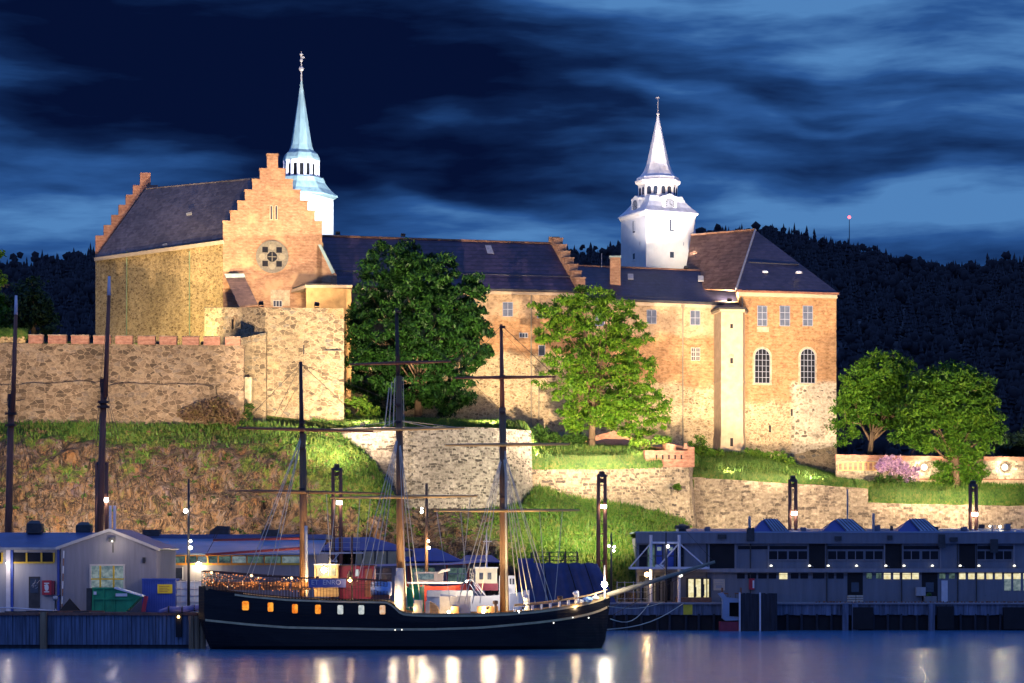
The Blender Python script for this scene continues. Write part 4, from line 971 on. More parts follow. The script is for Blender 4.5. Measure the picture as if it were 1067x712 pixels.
# ---- white clock tower (right)
T2 = tower_body('clock_tower', 'floodlit white clock tower with pale zinc spire above the lower range roof', 685.5, 368, 300)
c2 = P(685.5, 300, 368); s2 = 368 / F; rot2 = R(24)
def z2(y): return Z(y, 368) - c2.z
rr = 40.5 * s2
sqbody(MB(), c2, rr, -12, z2(229), rot2).build('shaft', M['white_render'], T2)
MB().lathe(c2, [(rr, z2(230)), (rr * 1.03, z2(228)), (rr * 1.08, z2(226)), (rr * 1.08, z2(224.6))], 4, rot2 + R(45)).build('cornice', M['white_render'], T2)
MB().lathe(c2, [(rr * 1.08, z2(224.5)), (rr * .90, z2(219)), (rr * .74, z2(213)), (rr * .66, z2(207))], 4, rot2 + R(45)).build('skirt_roof', M['zinc_sheet'], T2)
la = MB().lathe(c2, [(20.5 * s2, z2(213)), (20.5 * s2, z2(194)), (23.5 * s2, z2(192)), (24 * s2, z2(189.5)), (23.5 * s2, z2(189))], 8, rot2 + R(22.5)).build('lantern', M['white_render'], T2)
for i in range(8):
    a = rot2 + i * math.pi / 4; n_ = Vector((math.cos(a), math.sin(a), 0)); u_ = Vector((-math.sin(a), math.cos(a), 0)); f = c2 + n_ * (20.5 * s2 * math.cos(R(22.5)) + .01) + UP * z2(200.5)
    for s_ in (-.52, .52):
        MB().prism([f + u_ * (s_ + x_) + UP * z_ for x_, z_ in ((-.33, -.62), (.33, -.62), (.33, .35), (.17, .58), (-.17, .58), (-.33, .35))], n_ * .02).build('opening', M['dark_glass'], la)
MB().lathe(c2, [(22.8 * s2, z2(189)), (22 * s2, z2(186)), (18 * s2, z2(183.5)), (15 * s2, z2(179)), (12 * s2, z2(172)), (8 * s2, z2(154)), (3.4 * s2, z2(133)), (0.5 * s2, z2(119))], 8, rot2 + R(22.5)).build('spire', M['zinc_sheet'], T2)
f_ = MB().tube(c2 + UP * z2(120), c2 + UP * z2(103), .07, .03); f_.ball(c2 + UP * z2(119), .26); f_.obox(c2 + UP * z2(102), Vector((1, 0, 0)), UP, Vector((0, 1, 0)), .22, .1, .02); f_.build('finial', M['gilt'], T2)
for i in range(4):
    a = rot2 - R(90) + i * math.pi / 2; n_ = Vector((math.cos(a), math.sin(a), 0)); u_ = Vector((-math.sin(a), math.cos(a), 0))
    f = c2 + n_ * (rr * .66) + UP * z2(215.5)
    dm = MB().prism([f + u_ * x_ + UP * z_ for x_, z_ in ((-1.15, -1.1), (1.15, -1.1), (1.15, .75), (1.35, .8), (1.35, 1.0), (.8, 1.1), (0, 1.45), (-.8, 1.1), (-1.35, 1.0), (-1.35, .8), (-1.15, .75))], n_ * -1.8).build('clock_dormer', M['white_render'], T2)
    MB().prism([f + u_ * (.85 * math.cos(q)) + UP * (.85 * math.sin(q) - .1) for q in np.linspace(0, 6.283, 20, endpoint=False)], n_ * .03).build('dial', M['steel_grey'], dm)
    hk = MB()
    for q in range(12): hk.obox(f + n_ * .04 + u_ * (.68 * math.cos(q * .5236)) + UP * (.68 * math.sin(q * .5236) - .1), u_ * math.cos(q * .5236) + UP * math.sin(q * .5236), -u_ * math.sin(q * .5236) + UP * math.cos(q * .5236), n_, .11, .045, .012)
    hk.obox(f + n_ * .045 + UP * .12, u_, UP, n_, .04, .3, .012); hk.obox(f + n_ * .046 + u_ * .18 - UP * .2, (u_ - UP * .5).normalized(), (UP + u_ * .5).normalized(), n_, .25, .05, .012)
    hk.build('numerals_and_hands', M['steel_dark'], dm)
    if i < 4:
        g = c2 + n_ * (rr * math.cos(R(45)) + .01)
        for y_, hw_, hh_ in ((238.5, .36, .9), (269, .33, .45)):
            q = g + UP * z2(y_) + u_ * .2
            w__ = MB().obox(q, u_, UP, n_, hw_, hh_, .015).build('window', M['dark_glass'], T2)
            sl = MB().obox(q - UP * (hh_ + .1), u_, UP, n_, hw_ + .12, .1, .09)
            if y_ < 250: sl.obox(q + u_ * .12 + UP * .1, u_, UP, n_, hw_ * .6, hh_ * .85, .02)
            sl.build('sill', M['white_render'], w__)
        MB().obox(g + UP * z2(257) + u_ * 2.2, u_, UP, n_, .07, .25, .01).build('slit', M['steel_grey'], T2)

# radio mast on the far hill
rm = thing('radio_mast', 'thin mast with red warning light on the wooded hill', 'mast', P(885, 256, 2000))
b = MB(); b.tube(P(885, 262, 2000), P(885, 229, 2000), .55, .3, 4); b.build('pole', M['steel_dark'], rm)
MB().ball(P(885, 226.5, 2000), 1.3, 8, 5).build('warning_light', M['lamp_red'], rm)
# ================================================================== TREES AND PLANTS
def leaves_mesh(cc, cr, per, size, flat=0.6, droop=0.3):
    """leaf-shaped faces in clumps: cc clump centres (n,3), cr clump radii (n,)"""
    n = len(cc); N = n * per
    c = np.repeat(cc, per, 0); r = np.repeat(cr, per)
    g = rng.normal(size=(N, 3)); g /= np.linalg.norm(g, axis=1)[:, None]; rad = rng.random(N) ** 0.5
    off = g * (rad * r)[:, None]; off[:, 2] *= flat; c = c + off
    nrm = rng.normal(size=(N, 3)) * 0.75 + g * 0.5; nrm[:, 2] = np.abs(nrm[:, 2]) + 0.35; nrm /= np.linalg.norm(nrm, axis=1)[:, None]
    a = np.cross(nrm, rng.normal(size=(N, 3))); a /= np.linalg.norm(a, axis=1)[:, None]; b = np.cross(nrm, a)
    L = size * rng.uniform(0.6, 1.3, N)[:, None]
    a = a * L; a[:, 2] -= droop * L[:, 0]; b = b * L * 0.45
    V_ = np.stack([c - a, c + b - a * .1, c + a, c - b - a * .1], 1).reshape(-1, 3)
    return V_, np.arange(N * 4).reshape(-1, 4)
def clumps(blobs, n, inner=0.55):
    vol = np.array([b[1][0] * b[1][1] * b[1][2] for b in blobs]) ** 0.8; vol /= vol.sum()
    ks = rng.choice(len(blobs), n, p=vol); out = np.zeros((n, 3))
    for i, k_ in enumerate(ks):
        g = rng.normal(size=3); g /= np.linalg.norm(g); r = inner + (1 - inner) * rng.random() ** 0.6
        out[i] = np.array(blobs[k_][0]) + g * np.array(blobs[k_][1]) * r
    return out
def tree(name, label, base, blobs_px, D, leaf, nclump, per, csize, lsize, trunk_r=0.35, depth=0.8, flat=0.6, group=None, cat='tree', fork=0.4, limbs=14, inner=.55, droop=.3):
    """blobs_px: (px, py, rx, ry[, dD]) crown masses in photo pixels at distance D"""
    t = thing(name, label, cat, base, group)
    sc_ = D / F; blobs = []
    for b in blobs_px:
        dd = b[4] if len(b) > 4 else 0.0
        blobs.append((tuple(P(b[0], b[1], D + dd)), (b[2] * sc_, b[2] * sc_ * depth, b[3] * sc_)))
    cc = clumps(blobs, nclump, inner); cr = csize * rng.uniform(.6, 1.35, nclump)
    V_, F_ = leaves_mesh(cc, cr, per, lsize, flat, droop)
    make('crown', V_, F_, M[leaf], t)
    top = max(b[0][2] for b in blobs); cx_ = np.mean([b[0][0] for b in blobs]); cy_ = np.mean([b[0][1] for b in blobs])
    tr = MB(); base = Vector(base); fk = base + Vector(((cx_ - base.x) * .25, 0, (top - base.z) * fork))
    tr.tube(base - UP * .5, base + UP * .8, trunk_r * 1.4, trunk_r * 1.05, 8); tr.tube(base + UP * .8, fk, trunk_r * 1.05, trunk_r * .8, 8)
    tr.build('trunk', M['bark'], t, True)
    lm = MB()
    for k_ in range(limbs):
        tgt = Vector(cc[rng.integers(nclump)]) if k_ >= len(blobs) else Vector(blobs[k_][0])
        st__ = fk.lerp(base, rng.random() * .35); mid = st__.lerp(tgt, .5) + Vector((rng.normal() * .4, rng.normal() * .4, .5 + rng.random()))
        r0 = trunk_r * rng.uniform(.22, .42); lm.tube(st__, mid, r0, r0 * .6, 6); lm.tube(mid, tgt, r0 * .6, .04, 5)
        for _q in range(2):
            e_ = mid.lerp(tgt, rng.random()) ; lm.tube(e_, e_ + Vector((rng.normal() * 1.3, rng.normal() * 1.3, rng.normal() + .4)), r0 * .3, .03, 4)
    lm.build('limbs', M['bark'], t, True)
    return t
tree('chestnut_tree', 'large dark green chestnut tree against the long range beside the stone tower', P(436, 440, 333),
     [(412,275,34,24),(385,305,22,30),(440,290,38,34),(400,345,40,38),(455,335,46,42),(488,325,22,30),(492,300,16,16),(385,390,27,30),(430,390,42,36),(478,378,34,28),(465,415,30,18),(395,420,20,16),(372,345,12,30),(500,360,14,26)],
     334, 'chestnut_leaf', 760, 66, 1.15, 0.34, .55, .9, .55, fork=.3, inner=.5, droop=.45)
tree('ash_tree', 'airy bright green ash tree in front of the brick range with its trunk showing', P(617, 464, 324),
     [(612,312,34,14),(580,322,28,14),(640,322,26,14),(575,345,24,18),(618,345,40,24),(655,350,26,24),(590,375,26,18),(630,385,36,26),(665,388,24,24),(600,410,26,20),(645,420,34,20),(680,425,20,18),(596,440,16,10),(570,398,14,10),(665,448,20,10),(690,440,10,8),(622,432,24,14),(600,428,18,10),(640,442,14,8),(611,398,18,20,-4),(626,422,20,14,-4),(604,376,16,16,-4),(612,440,16,7,-3)],
     326, 'ash_leaf', 720, 46, .95, 0.27, .42, .7, .5, fork=.42, limbs=26, inner=.35, droop=.4)
RT = 'trees behind the brick coped wall'
tree('dark_lime_tree', 'darker broad tree behind the coped wall next to the castle corner', P(905, 492, 338),
     [(922,388,28,22),(900,400,24,22),(945,400,22,22),(890,420,16,26),(920,425,32,26),(945,430,26,24),(880,440,14,24),(960,410,12,16)],
     339, 'lime_leaf', 380, 50, 1.1, 0.32, .4, .8, .6, RT, fork=.4)
tree('round_lime_tree', 'big round-crowned lime tree before the coped wall beside the twin lamp masts', P(997, 511, 326),
     [(985,395,30,16),(1010,402,24,20),(970,415,26,26),(1000,425,36,28),(1025,435,20,28),(975,450,30,24),(1010,458,28,26),(1035,455,12,14),(950,440,16,24),(995,482,20,16),(990,500,16,8),(1012,492,16,14),(942,458,12,10)],
     327, 'lime_leaf', 560, 52, 1.05, 0.30, .5, .85, .6, RT, fork=.3)
tree('night_tree', 'unlit dark round tree behind the rampart at the left', P(35, 352, 372), [(28,318,22,24),(42,330,16,20),(12,330,16,24),(35,300,12,12)], 372, 'night_leaf', 150, 45, 1.3, .4, .4, fork=.3)
tree('edge_tree', 'lit leafy branch of a tree cut by the left edge above the rampart', P(-30, 352, 330), [(-18,262,20,26),(-8,325,17,22),(-12,300,16,26),(0,345,10,8),(-30,300,20,40)], 330, 'lime_leaf', 150, 45, 1.0, .32, .4, fork=.3)
tree('night_tree', 'unlit dark tree rising at the right edge behind the coped wall', P(1062, 478, 352), [(1058,462,18,12),(1085,455,20,16)], 352, 'night_leaf', 90, 45, 1.2, .4, .3, fork=.3)

def bush(name, label, blobs_px, D, leaf, n, per, cs, ls, cat='bush', base=None, flat=.8, group=None):
    sc_ = D / F
    cc = clumps([(tuple(P(b[0], b[1], D + (b[4] if len(b) > 4 else 0))), (b[2] * sc_, b[2] * sc_ * .7, b[3] * sc_)) for b in blobs_px], n, .2)
    V_, F_ = leaves_mesh(cc, cs * rng.uniform(.6, 1.3, n), per, ls, flat, .2)
    t = thing(name, label, cat, base or P(blobs_px[0][0], blobs_px[0][1] + blobs_px[0][3], D), group)
    make('foliage', V_, F_, M[leaf], t)
    st = MB(); b0 = wloc(t)
    for k_ in range(7): st.tube(b0 - UP * .3, Vector(cc[rng.integers(n)]), .05, .02, 4)
    st.build('stem', M['bark'], t)
    return t
bush('bright_bush', 'bright green bush at the foot of the right castle block', [(800,478,22,9),(780,474,12,7),(815,484,16,7),(790,486,22,6)], 336, 'bush_leaf', 120, 40, .6, .22)
bush('yellow_bush', 'yellow-flecked bush left of the stair turret foot', [(735,472,14,8),(722,466,10,7),(748,476,12,7),(728,458,8,4)], 334, 'bush_leaf', 70, 40, .55, .2)
bush('low_hedge', 'dark clipped hedge below the castle wall left of the ash trunk', [(575,456,16,5),(598,458,14,5),(562,449,10,4)], 326, 'hedge_leaf', 80, 45, .55, .2, 'hedge')
bush('lilac_bush', 'pink and purple flowering lilac against the coped wall', [(925,482,11,9),(938,488,12,10),(950,494,9,10),(918,490,6,8)], 327, 'lilac_bloom', 85, 40, .55, .2)
bush('lilac_greenery', 'green shoots under the flowering lilac', [(928,500,16,5),(955,503,8,5),(915,498,5,5)], 326.5, 'hedge_leaf', 26, 30, .5, .2)
bush('bramble_patch', 'brownish bramble patch at the rampart foot beside the stone tower', [(215,430,22,10),(240,432,16,12),(196,432,14,6),(228,420,14,6)], 310, 'dry_brush', 110, 45, .65, .2)
bush('ivy_tuft', 'small green tuft in the corner between rampart and stone tower', [(262,424,6,3),(258,432,6,5)], 313.5, 'hedge_leaf', 16, 40, .45, .16)
bush('bastion_shrub', 'green shrub growing under the chestnut on the bastion terrace', [(372,420,12,7),(366,430,7,6),(385,428,10,6)], 323, 'bush_leaf', 40, 40, .6, .2)
bush('wall_shrub', 'lone green plant sprouting from the terrace wall corner', [(706,508,4,3.5)], 311.0, 'bush_leaf', 10, 40, .3, .15, 'plant')
bush('ash_foot_shrub', 'low bright greenery between ash trunk and brick parapet', [(668,462,16,4),(690,458,10,5),(650,452,8,4)], 323, 'bush_leaf', 50, 40, .5, .18)

# grass: tufts over the covered parts of the slope and terraces (one mass)
def grass(n, h0, h1):
    q = TV[TQ]; ce = q.mean(1); cv = TC[TQ].mean(1)
    area = np.linalg.norm(np.cross(q[:, 2] - q[:, 0], q[:, 3] - q[:, 1]), axis=1) / 2
    row = np.arange(len(TQ)) // (NX - 1); tt = ts[row]
    wgt = np.clip((cv - 0.42) / 0.4, 0, 1) ** 1.3 * area * ((tt < 3.0) | ((tt > 4.0) & (tt < 5.7))) * np.where(tt > 4, 1.3, 1.0)
    k_ = rng.choice(len(TQ), n, p=wgt / wgt.sum()); u_, v_ = rng.random(n)[:, None], rng.random(n)[:, None]
    Q = q[k_]; p = (Q[:, 0] * (1 - u_) + Q[:, 1] * u_) * (1 - v_) + (Q[:, 3] * (1 - u_) + Q[:, 2] * u_) * v_
    vs = []
    for b in range(3):
        a = rng.random(n) * math.pi; w_ = rng.uniform(.05, .13, n); h = rng.uniform(h0, h1, n)
        d_ = np.stack([np.cos(a), np.sin(a) * .4, np.zeros(n)], 1); o_ = rng.normal(size=(n, 3)) * .16; o_[:, 2] = -.05
        lean = rng.normal(size=(n, 3)) * .18; lean[:, 2] = 0; lean[:, 1] -= .1
        top = p + o_ + lean; top[:, 2] += h
        vs += [p + o_ - d_ * w_[:, None], p + o_ + d_ * w_[:, None], top]
    V_ = np.stack(vs, 1).reshape(-1, 3)
    return V_, np.arange(len(V_)).reshape(-1, 3)
gv, gf = grass(60000, .25, .8)
tag(make('grass', gv, gf, M['grass_blade']), 'green and dry grass on the slope and terraces below the castle', 'grass', kind='stuff')
# fringe of tall grass on the wall tops
def fringe(spans, n, h0, h1):
    vs = []
    for (xa, ya, Da), (xb, yb, Db) in spans:
        f = rng.random(n); p = np.array([P(xa + (xb - xa) * t_, ya + (yb - ya) * t_, Da + (Db - Da) * t_) for t_ in f])
        p[:, 1] += rng.random(n) * 1.2
        for b in range(2):
            o_ = rng.normal(size=(n, 3)) * .12; h = rng.uniform(h0, h1, n); w_ = rng.uniform(.05, .12, n)
            top = p + o_ + np.stack([rng.normal(size=n) * .15, -rng.random(n) * .3, h], 1)
            d_ = np.stack([w_, np.zeros(n), np.zeros(n)], 1)
            vs.append(np.stack([p + o_ - d_, p + o_ + d_, top], 1).reshape(-1, 3))
    V_ = np.concatenate(vs); return V_, np.arange(len(V_)).reshape(-1, 3)
gv, gf = fringe([((553,488,312),(690,487,312)), ((553,484,313),(692,483,313)), ((722,499,318.4),(800,503,318)), ((800,503,318),(904,510,317.6)), ((906,525,317.4),(1070,528,317.4)), ((-5,352,313.2),(27,352,313.2)), ((906,519,320),(1070,521,320))], 1500, .4, 1.3)
tag(make('wall_top_grass', gv, gf, M['grass_blade']), 'long grass hanging along the tops of the terrace walls', 'grass', kind='stuff')

# weeds and dry brush clinging to the rock face
def weeds(n, per, cs, ls, px0, px1, t0, t1):
    cc = np.array([tuple(ground_at(rng.uniform(px0, px1), rng.uniform(t0, t1)) + Vector((0, -.1, .15))) for _ in range(n)])
    return leaves_mesh(cc, cs * rng.uniform(.4, 1.5, n), per, ls, .55, .1)
gv, gf = weeds(200, 26, .5, .15, -20, 420, .9, 2.7)
tag(make('rock_weeds', gv, gf, M['hedge_leaf']), 'green weeds growing in the cracks of the rock slope', 'weeds', kind='stuff')
gv, gf = weeds(170, 24, .5, .16, -20, 420, .9, 2.8)
tag(make('rock_brush', gv, gf, M['dry_brush']), 'dry brown brush on the rock slope', 'brush', kind='stuff')
gv, gf = weeds(160, 26, .55, .16, 405, 735, .8, 2.9)
tag(make('slope_weeds', gv, gf, M['bush_leaf']), 'leafy weeds in the grass slope below the bastion and terrace wall', 'weeds', kind='stuff')

# ================================================================== FLOODLIGHTS (warm) and the lamp masts that carry some of them
def twin_mast(label, px0, px1, ytop, D, py_lamp):
    t = thing('lamp_mast', label, 'lamp mast', P((px0 + px1) / 2, 627, D), 'twin-pole lamp masts on the quay')
    for px in (px0, px1): MB().tube(P(px, 627.5, D), P(px, ytop, D), .26, .2, 8).build('pole', M['mast_dark'], t, True)
    b = MB()
    for y_ in np.arange(ytop + 6, 600, 28): b.tube(P(px0, y_, D), P(px1, y_, D), .07)
    b.build('crossbar', M['mast_dark'], t)
    MB().obox(P(px1 - 1.5, py_lamp, D - .45), Vector((1, 0, 0)), UP, Vector((0, 1, 0)), .32, .2, .16).build('lamp', M['lamp_white'], t)
    MB().obox(P((px0 + px1) / 2, ytop + 1, D), Vector((1, 0, 0)), UP, Vector((0, 1, 0)), .5, .16, .25).build('lamp_head', M['steel_dark'], t)
    pm = (px0 + px1) / 2
    MB().tube(P(pm, ytop + 2.6, D), P(pm, ytop + 2.6, D + 1.35), .06).build('bracket_arm', M['steel_dark'], t)
    MB().path([P(px0, ytop + 11.5, D), P(pm, ytop + 11.5, D + 1.35), P(px1, ytop + 11.5, D)], .05).build('bracket_arm', M['steel_dark'], t)
    return t
twin_mast('twin dark poles with a small lamp rising between the mizzen and the main mast', 347, 355, 488, 281, 524)
twin_mast('twin dark poles with a bright lamp standing on the green slope beyond the bow', 623.5, 630.5, 494.5, 281, 528)
twin_mast('twin dark poles before the long wall above the first roof monitor', 823, 829.2, 500, 292, 535)
twin_mast('twin dark poles below the round lime tree at the right', 1011, 1017.3, 505, 292, 536)
twin_mast('twin dark poles half hidden behind the leaning black ship mast', 101, 111, 482, 262, 521)

WARM = (1.0, 0.73, 0.47)
K = 1.1
def fl(lbl, src, tgt, p, size, col=WARM, r=.5, blend=.9): flood(P(*tgt), P(*src), p * K, size, col, lbl, blend, r)
# high on the quay masts
fl('floodlight on top of the twin mast before the dark chestnut', (351, 486, 282.2), (352, 312, 335), 270e3, 58)
fl('lower floodlight of the twin mast before the dark chestnut', (351, 494, 282.2), (400, 500, 303), 17e3, 140)
fl('floodlight on top of the twin mast beyond the bow', (627, 493, 282.2), (600, 340, 345), 320e3, 60)
fl('lower floodlight of the twin mast beyond the bow', (627, 501, 282.2), (575, 535, 303), 56e3, 140, (1.0, .82, .5))
fl('floodlight on top of the twin mast above the first roof monitor', (826, 498, 293.2), (795, 335, 350), 235e3, 58)
fl('lower floodlight of the twin mast above the first roof monitor', (826, 506, 293.2), (790, 530, 316), 38e3, 140)
fl('floodlight on top of the twin mast under the round lime', (1014, 503, 293.2), (962, 432, 332), 135e3, 70)
fl('lower floodlight of the twin mast under the round lime', (1014, 511, 293.2), (960, 530, 316), 34e3, 140)
fl('floodlight on top of the twin mast behind the leaning mast', (106, 482, 263.2), (150, 450, 310), 215e3, 105)
# low on the terraces
fl('terrace floodlight in the grass left of the ash trunk', (566, 484, 315), (540, 380, 344), 25e3, 110)
fl('terrace floodlight in the grass right of the ash trunk', (672, 482, 316), (690, 400, 346), 24e3, 110)
fl('terrace floodlight on the grass before the stair turret', (760, 497, 320), (762, 420, 345), 10e3, 105)
fl('terrace floodlight on the grass before the corner block', (846, 502, 320.5), (845, 430, 350), 22e3, 105, (1.0, .84, .58))
fl('bastion floodlight behind the wall crest left of the chestnut', (378, 442, 311), (365, 360, 332), 12e3, 110)
fl('bastion floodlight behind the wall crest right of the chestnut', (508, 442, 312), (520, 350, 343), 18e3, 115)
fl('rampart floodlight behind the battlements below the hall', (165, 358, 318), (180, 300, 342), 46e3, 120, (1.0, .74, .34))
fl('rampart floodlight behind the battlements below the plastered corner', (212, 358, 318), (250, 250, 337), 7e3, 80)
fl('tower-top floodlight aimed at the rose window', (330, 317, 321), (284, 235, 337), 17e3, 120, (1.0, .74, .46))
fl('tower-top floodlight beside the porch roof', (272, 316, 322), (270, 240, 336), 11e3, 120, (1.0, .74, .46))
# cool white for the towers
COOL = (0.92, 0.92, 1.0)
fl('roof floodlight aimed up at the copper spire', (352, 243, 349), (318, 150, 372), 75e3, 75, (0.90, 0.96, 1.0))
fl('slope floodlight low at the rampart aimed at the copper spire', (420, 245, 350), (320, 190, 372), 28e3, 60, (0.90, 0.96, 1.0))
fl('roof ridge floodlight aimed up at the clock tower from the left', (640, 275.5, 353.3), (683, 150, 367), 9e3, 80, COOL)
fl('roof ridge floodlight aimed up at the clock tower from the right', (715, 278.8, 354.4), (687, 125, 366), 27e3, 80, COOL)
fl('starry floodlight on the lit roof slope beside the clock tower', (726, 269, 357.5), (698, 225, 366), 6e3, 130, (1.0, .85, .66))
fl('roof floodlight washing the lit roof slope', (760, 312.5, 346.2), (745, 262, 358), 9e3, 150, (1.0, .74, .45))
# ================================================================== LEFT PIER AND SHEDS
XV, YV = Vector((1, 0, 0)), Vector((0, 1, 0))
def rect(mb, x0, y0, x1, y1, D, th=0.1, back=True):
    """upright box seen between photo rows/columns at distance D, thickness th to the back"""
    return mb.box(X(x0, D), X(x1, D), D, D + th, Z(y1, D), Z(y0, D))
# timber-faced pier wall
t = thing('pier_wall', 'blue-grey timber pier face along the water below the sheds', 'quay wall', Vector((X(90, 220), 220, 0)))
b = MB(); x = -60.0; x0 = X(-60, 220)
while x0 < lx - .3:
    w_ = random.uniform(.28, .42); b.box(x0, x0 + w_ - .03, 219.95 + random.uniform(-.06, .05), 220.45, .35, 3.05 + random.uniform(-.05, .05)); x0 += w_
b.build('planking', M['quay_timber'], t)
b = MB(); b.box(X(-60, 220), lx, 220.1, 220.5, -2, .7); b.build('tide_zone', M['quay_timber_dark'], t)
b = MB(); b.box(X(-60, 220), lx, 219.7, 220.6, 3.05, 3.3); b.build('capping_beam', M['rust_steel'], t)
for px in (45.5,): MB().box(X(px - 3.2, 219.6), X(px + 3.2, 219.6), 219.3, 219.9, -2, 3.35).build('pile', M['brown_timber'], t)
for px in (199, 205, 211): MB().tube((X(px, 219), 219.3, -2), (X(px, 219), 219.3, 3.0), .26, .24, 8).build('pile', M['brown_timber'], t)

# front shed: long wing at left and a cross gable at right
sh = thing('quay_shed', 'grey gabled quay shed with yellow-framed windows and blue roof at the left', 'shed', Vector((X(64, 227), 227, QZ)))
DW = 227.5
zE, zR = Z(571.5, DW), Z(555, 233)
body([(X(-60, DW), DW), (X(63, DW), DW), (X(63, DW), 239), (X(-60, DW), 239)], QZ, zE).build('wing_wall', M['shed_pale'], sh)
b = MB(); roofslab(b, [(X(-60, DW), DW - .4, zE), (X(64, DW), DW - .4, zE), (X(114, 226), 233.3, zR), (X(-60, DW), 233.3, zR)], .16)
roofslab(b, [(X(-60, DW), 233.32, zR), (X(114, 226), 233.32, zR), (X(64, DW), 240, zE), (X(-60, DW), 240, zE)], .16); b.build('wing_roof', M['shed_roof_blue'], sh)
b = MB(); rect(b, -60, 570.5, 63, 573, DW - .5, .1); b.build('gutter', M['steel_grey'], sh)
DG = 225.8
gxl, gxr, gxm = X(63.5, DG), X(163, DG), X(114.5, DG); zL, zRr, zA = Z(571, DG), Z(573, DG), Z(554, DG)
MB().prism([(gxl, DG, QZ), (gxr, DG, QZ), (gxr, DG, zRr), (gxm, DG, zA), (gxl, DG, zL)], (0, 13, 0)).build('gable_wall', M['shed_grey'], sh)
b = MB(); b.prism([(gxl - .45, DG - .25, zL - .2), (gxm, DG - .25, zA + .02), (gxm, DG - .25, zA + .3), (gxl - .45, DG - .25, zL + .08)], (0, .2, 0))
b.prism([(gxm, DG - .25, zA + .02), (gxr + .3, DG - .25, zRr - .12), (gxr + .3, DG - .25, zRr + .16), (gxm, DG - .25, zA + .3)], (0, .2, 0)); b.build('barge_board', M['trim_pale'], sh)
b = MB(); roofslab(b, [(gxm, DG - .2, zA + .3), (gxl - .4, DG - .2, zL + .1), (gxl - .4, 239, zL + .1), (gxm, 239, zA + .3)], .15)
roofslab(b, [(gxm + .01, DG - .2, zA + .3), (gxr + .3, DG - .2, zRr + .15), (gxr + .3, 239, zRr + .15), (gxm + .01, 239, zA + .3)], .15); b.build('gable_roof', M['shed_roof_blue'], sh)
dpl = Plane(63.5, DG, 163, DG)
wn = window(sh, dpl, 93.5, 588, 130.5, 621, 'trim_pale', 'pane_curtain', 1, 1, 0, None, .02, .05, .16)
b = MB()
for px in (104.5, 118.5): b.obox(dpl.at(px, 604.5, .09), XV, UP, YV, .08, 1.35, .06)
b.obox(dpl.at(112, 603.5, .1), XV, UP, YV, 1.55, .07, .06); b.build('glazing_bars', M['trim_yellow'], wn)
wpl = Plane(-60, DW, 63, DW)
for px in (-20, 0, 14, 28.5, 44, 57):
    pass
for x0, x1 in ((-30, 2), (13.5, 27.5), (28.5, 43), (44.5, 56)):
    w_ = MB(); a, c_ = wpl.at(x0, 576), wpl.at(x1, 586)
    w_ = MB().box(a.x, c_.x, DW - .05, DW + .05, c_.z, a.z).build('clerestory_window', M['night_glass'], sh)
    f_ = MB(); f_.box(a.x - .05, c_.x + .05, DW - .12, DW - .02, c_.z - .12, c_.z + .04); f_.box(c_.x - .04, c_.x + .12, DW - .13, DW - .03, c_.z, a.z); f_.build('frame', M['trim_yellow'], w_)
MB().box(X(7, DW), X(11.5, DW), DW - .35, DW - .0, QZ, zE).build('column', M['steel_white'], sh)
MB().box(X(11.5, DW), X(14, DW), DW - .25, DW - .0, QZ, zE).build('column', M['blue_paint'], sh)
MB().box(X(60, DW), X(62.6, DW), DW - .25, DW - .0, QZ, zE).build('column', M['blue_paint'], sh)
dr = MB(); rect(dr, 30, 601, 41.5, 633.5, DW - .08, .08); dr = dr.build('door', M['steel_dark'], sh)
d2 = MB(); rect(d2, 31.5, 603, 40, 618, DW - .11, .03); d2.build('pane', M['dark_glass'], dr)
sc_ = MB()
for _ in range(9):
    p = P(random.uniform(33, 39), random.uniform(606, 617), DW - .13); sc_.tube(p, p + Vector((random.uniform(.05, .3), 0, random.uniform(.1, .35))), .015, .015, 3)
sc_.build('scratches', M['trim_white'], dr)
for px, py, w_, h_, dd in ((36.5, 549.5, 8, 5, 233), (88, 551, 8, 4, 234)):
    c0 = P(px, py, dd); b = MB(); b.box(c0.x - w_ * .09, c0.x + w_ * .09, dd - .7, dd + .7, c0.z - .6, c0.z + .35); b.add([(c0.x - w_ * .09, dd - .7, c0.z + .35), (c0.x + w_ * .09, dd - .7, c0.z + .35), (c0.x + w_ * .05, dd, c0.z + .65), (c0.x - w_ * .05, dd, c0.z + .65)], [(0, 1, 2, 3)]); b.build('roof_vent', M['steel_dark'], sh)
for px in (115, 119.5): MB().tube(P(px, 556, 227.5), P(px, 527, 227.5), .14, .14, 8).build('flue', M['steel_white'], sh)
b = MB(); b.obox(P(116.5, 562.5, DG - .3), XV, UP, YV, .28, .2, .22); b.obox(P(117.8, 571, DG - .15), XV, UP, YV, .06, .45, .06); b.build('gable_lamp', M['steel_dark'], sh)
MB().ball(P(116.8, 564, DG - .5), .1).build('bulb', M['globe_white'], sh)
point(sh, P(116.8, 566, DG - 1.6), 110, (1, .84, .66), .15); point(sh, P(7, 590, DW - 1.6), 130, (1, .84, .66), .15); point(sh, P(60, 580, DG - 6), 160, (1, .84, .66), .3)
MB().obox(P(150, 584, DG - .05), XV, UP, YV, .14, .28, .05).build('wall_plate', M['steel_dark'], sh)
MB().ball(P(7, 587, DW - .4), .14).build('bulb', M['globe_white'], sh)

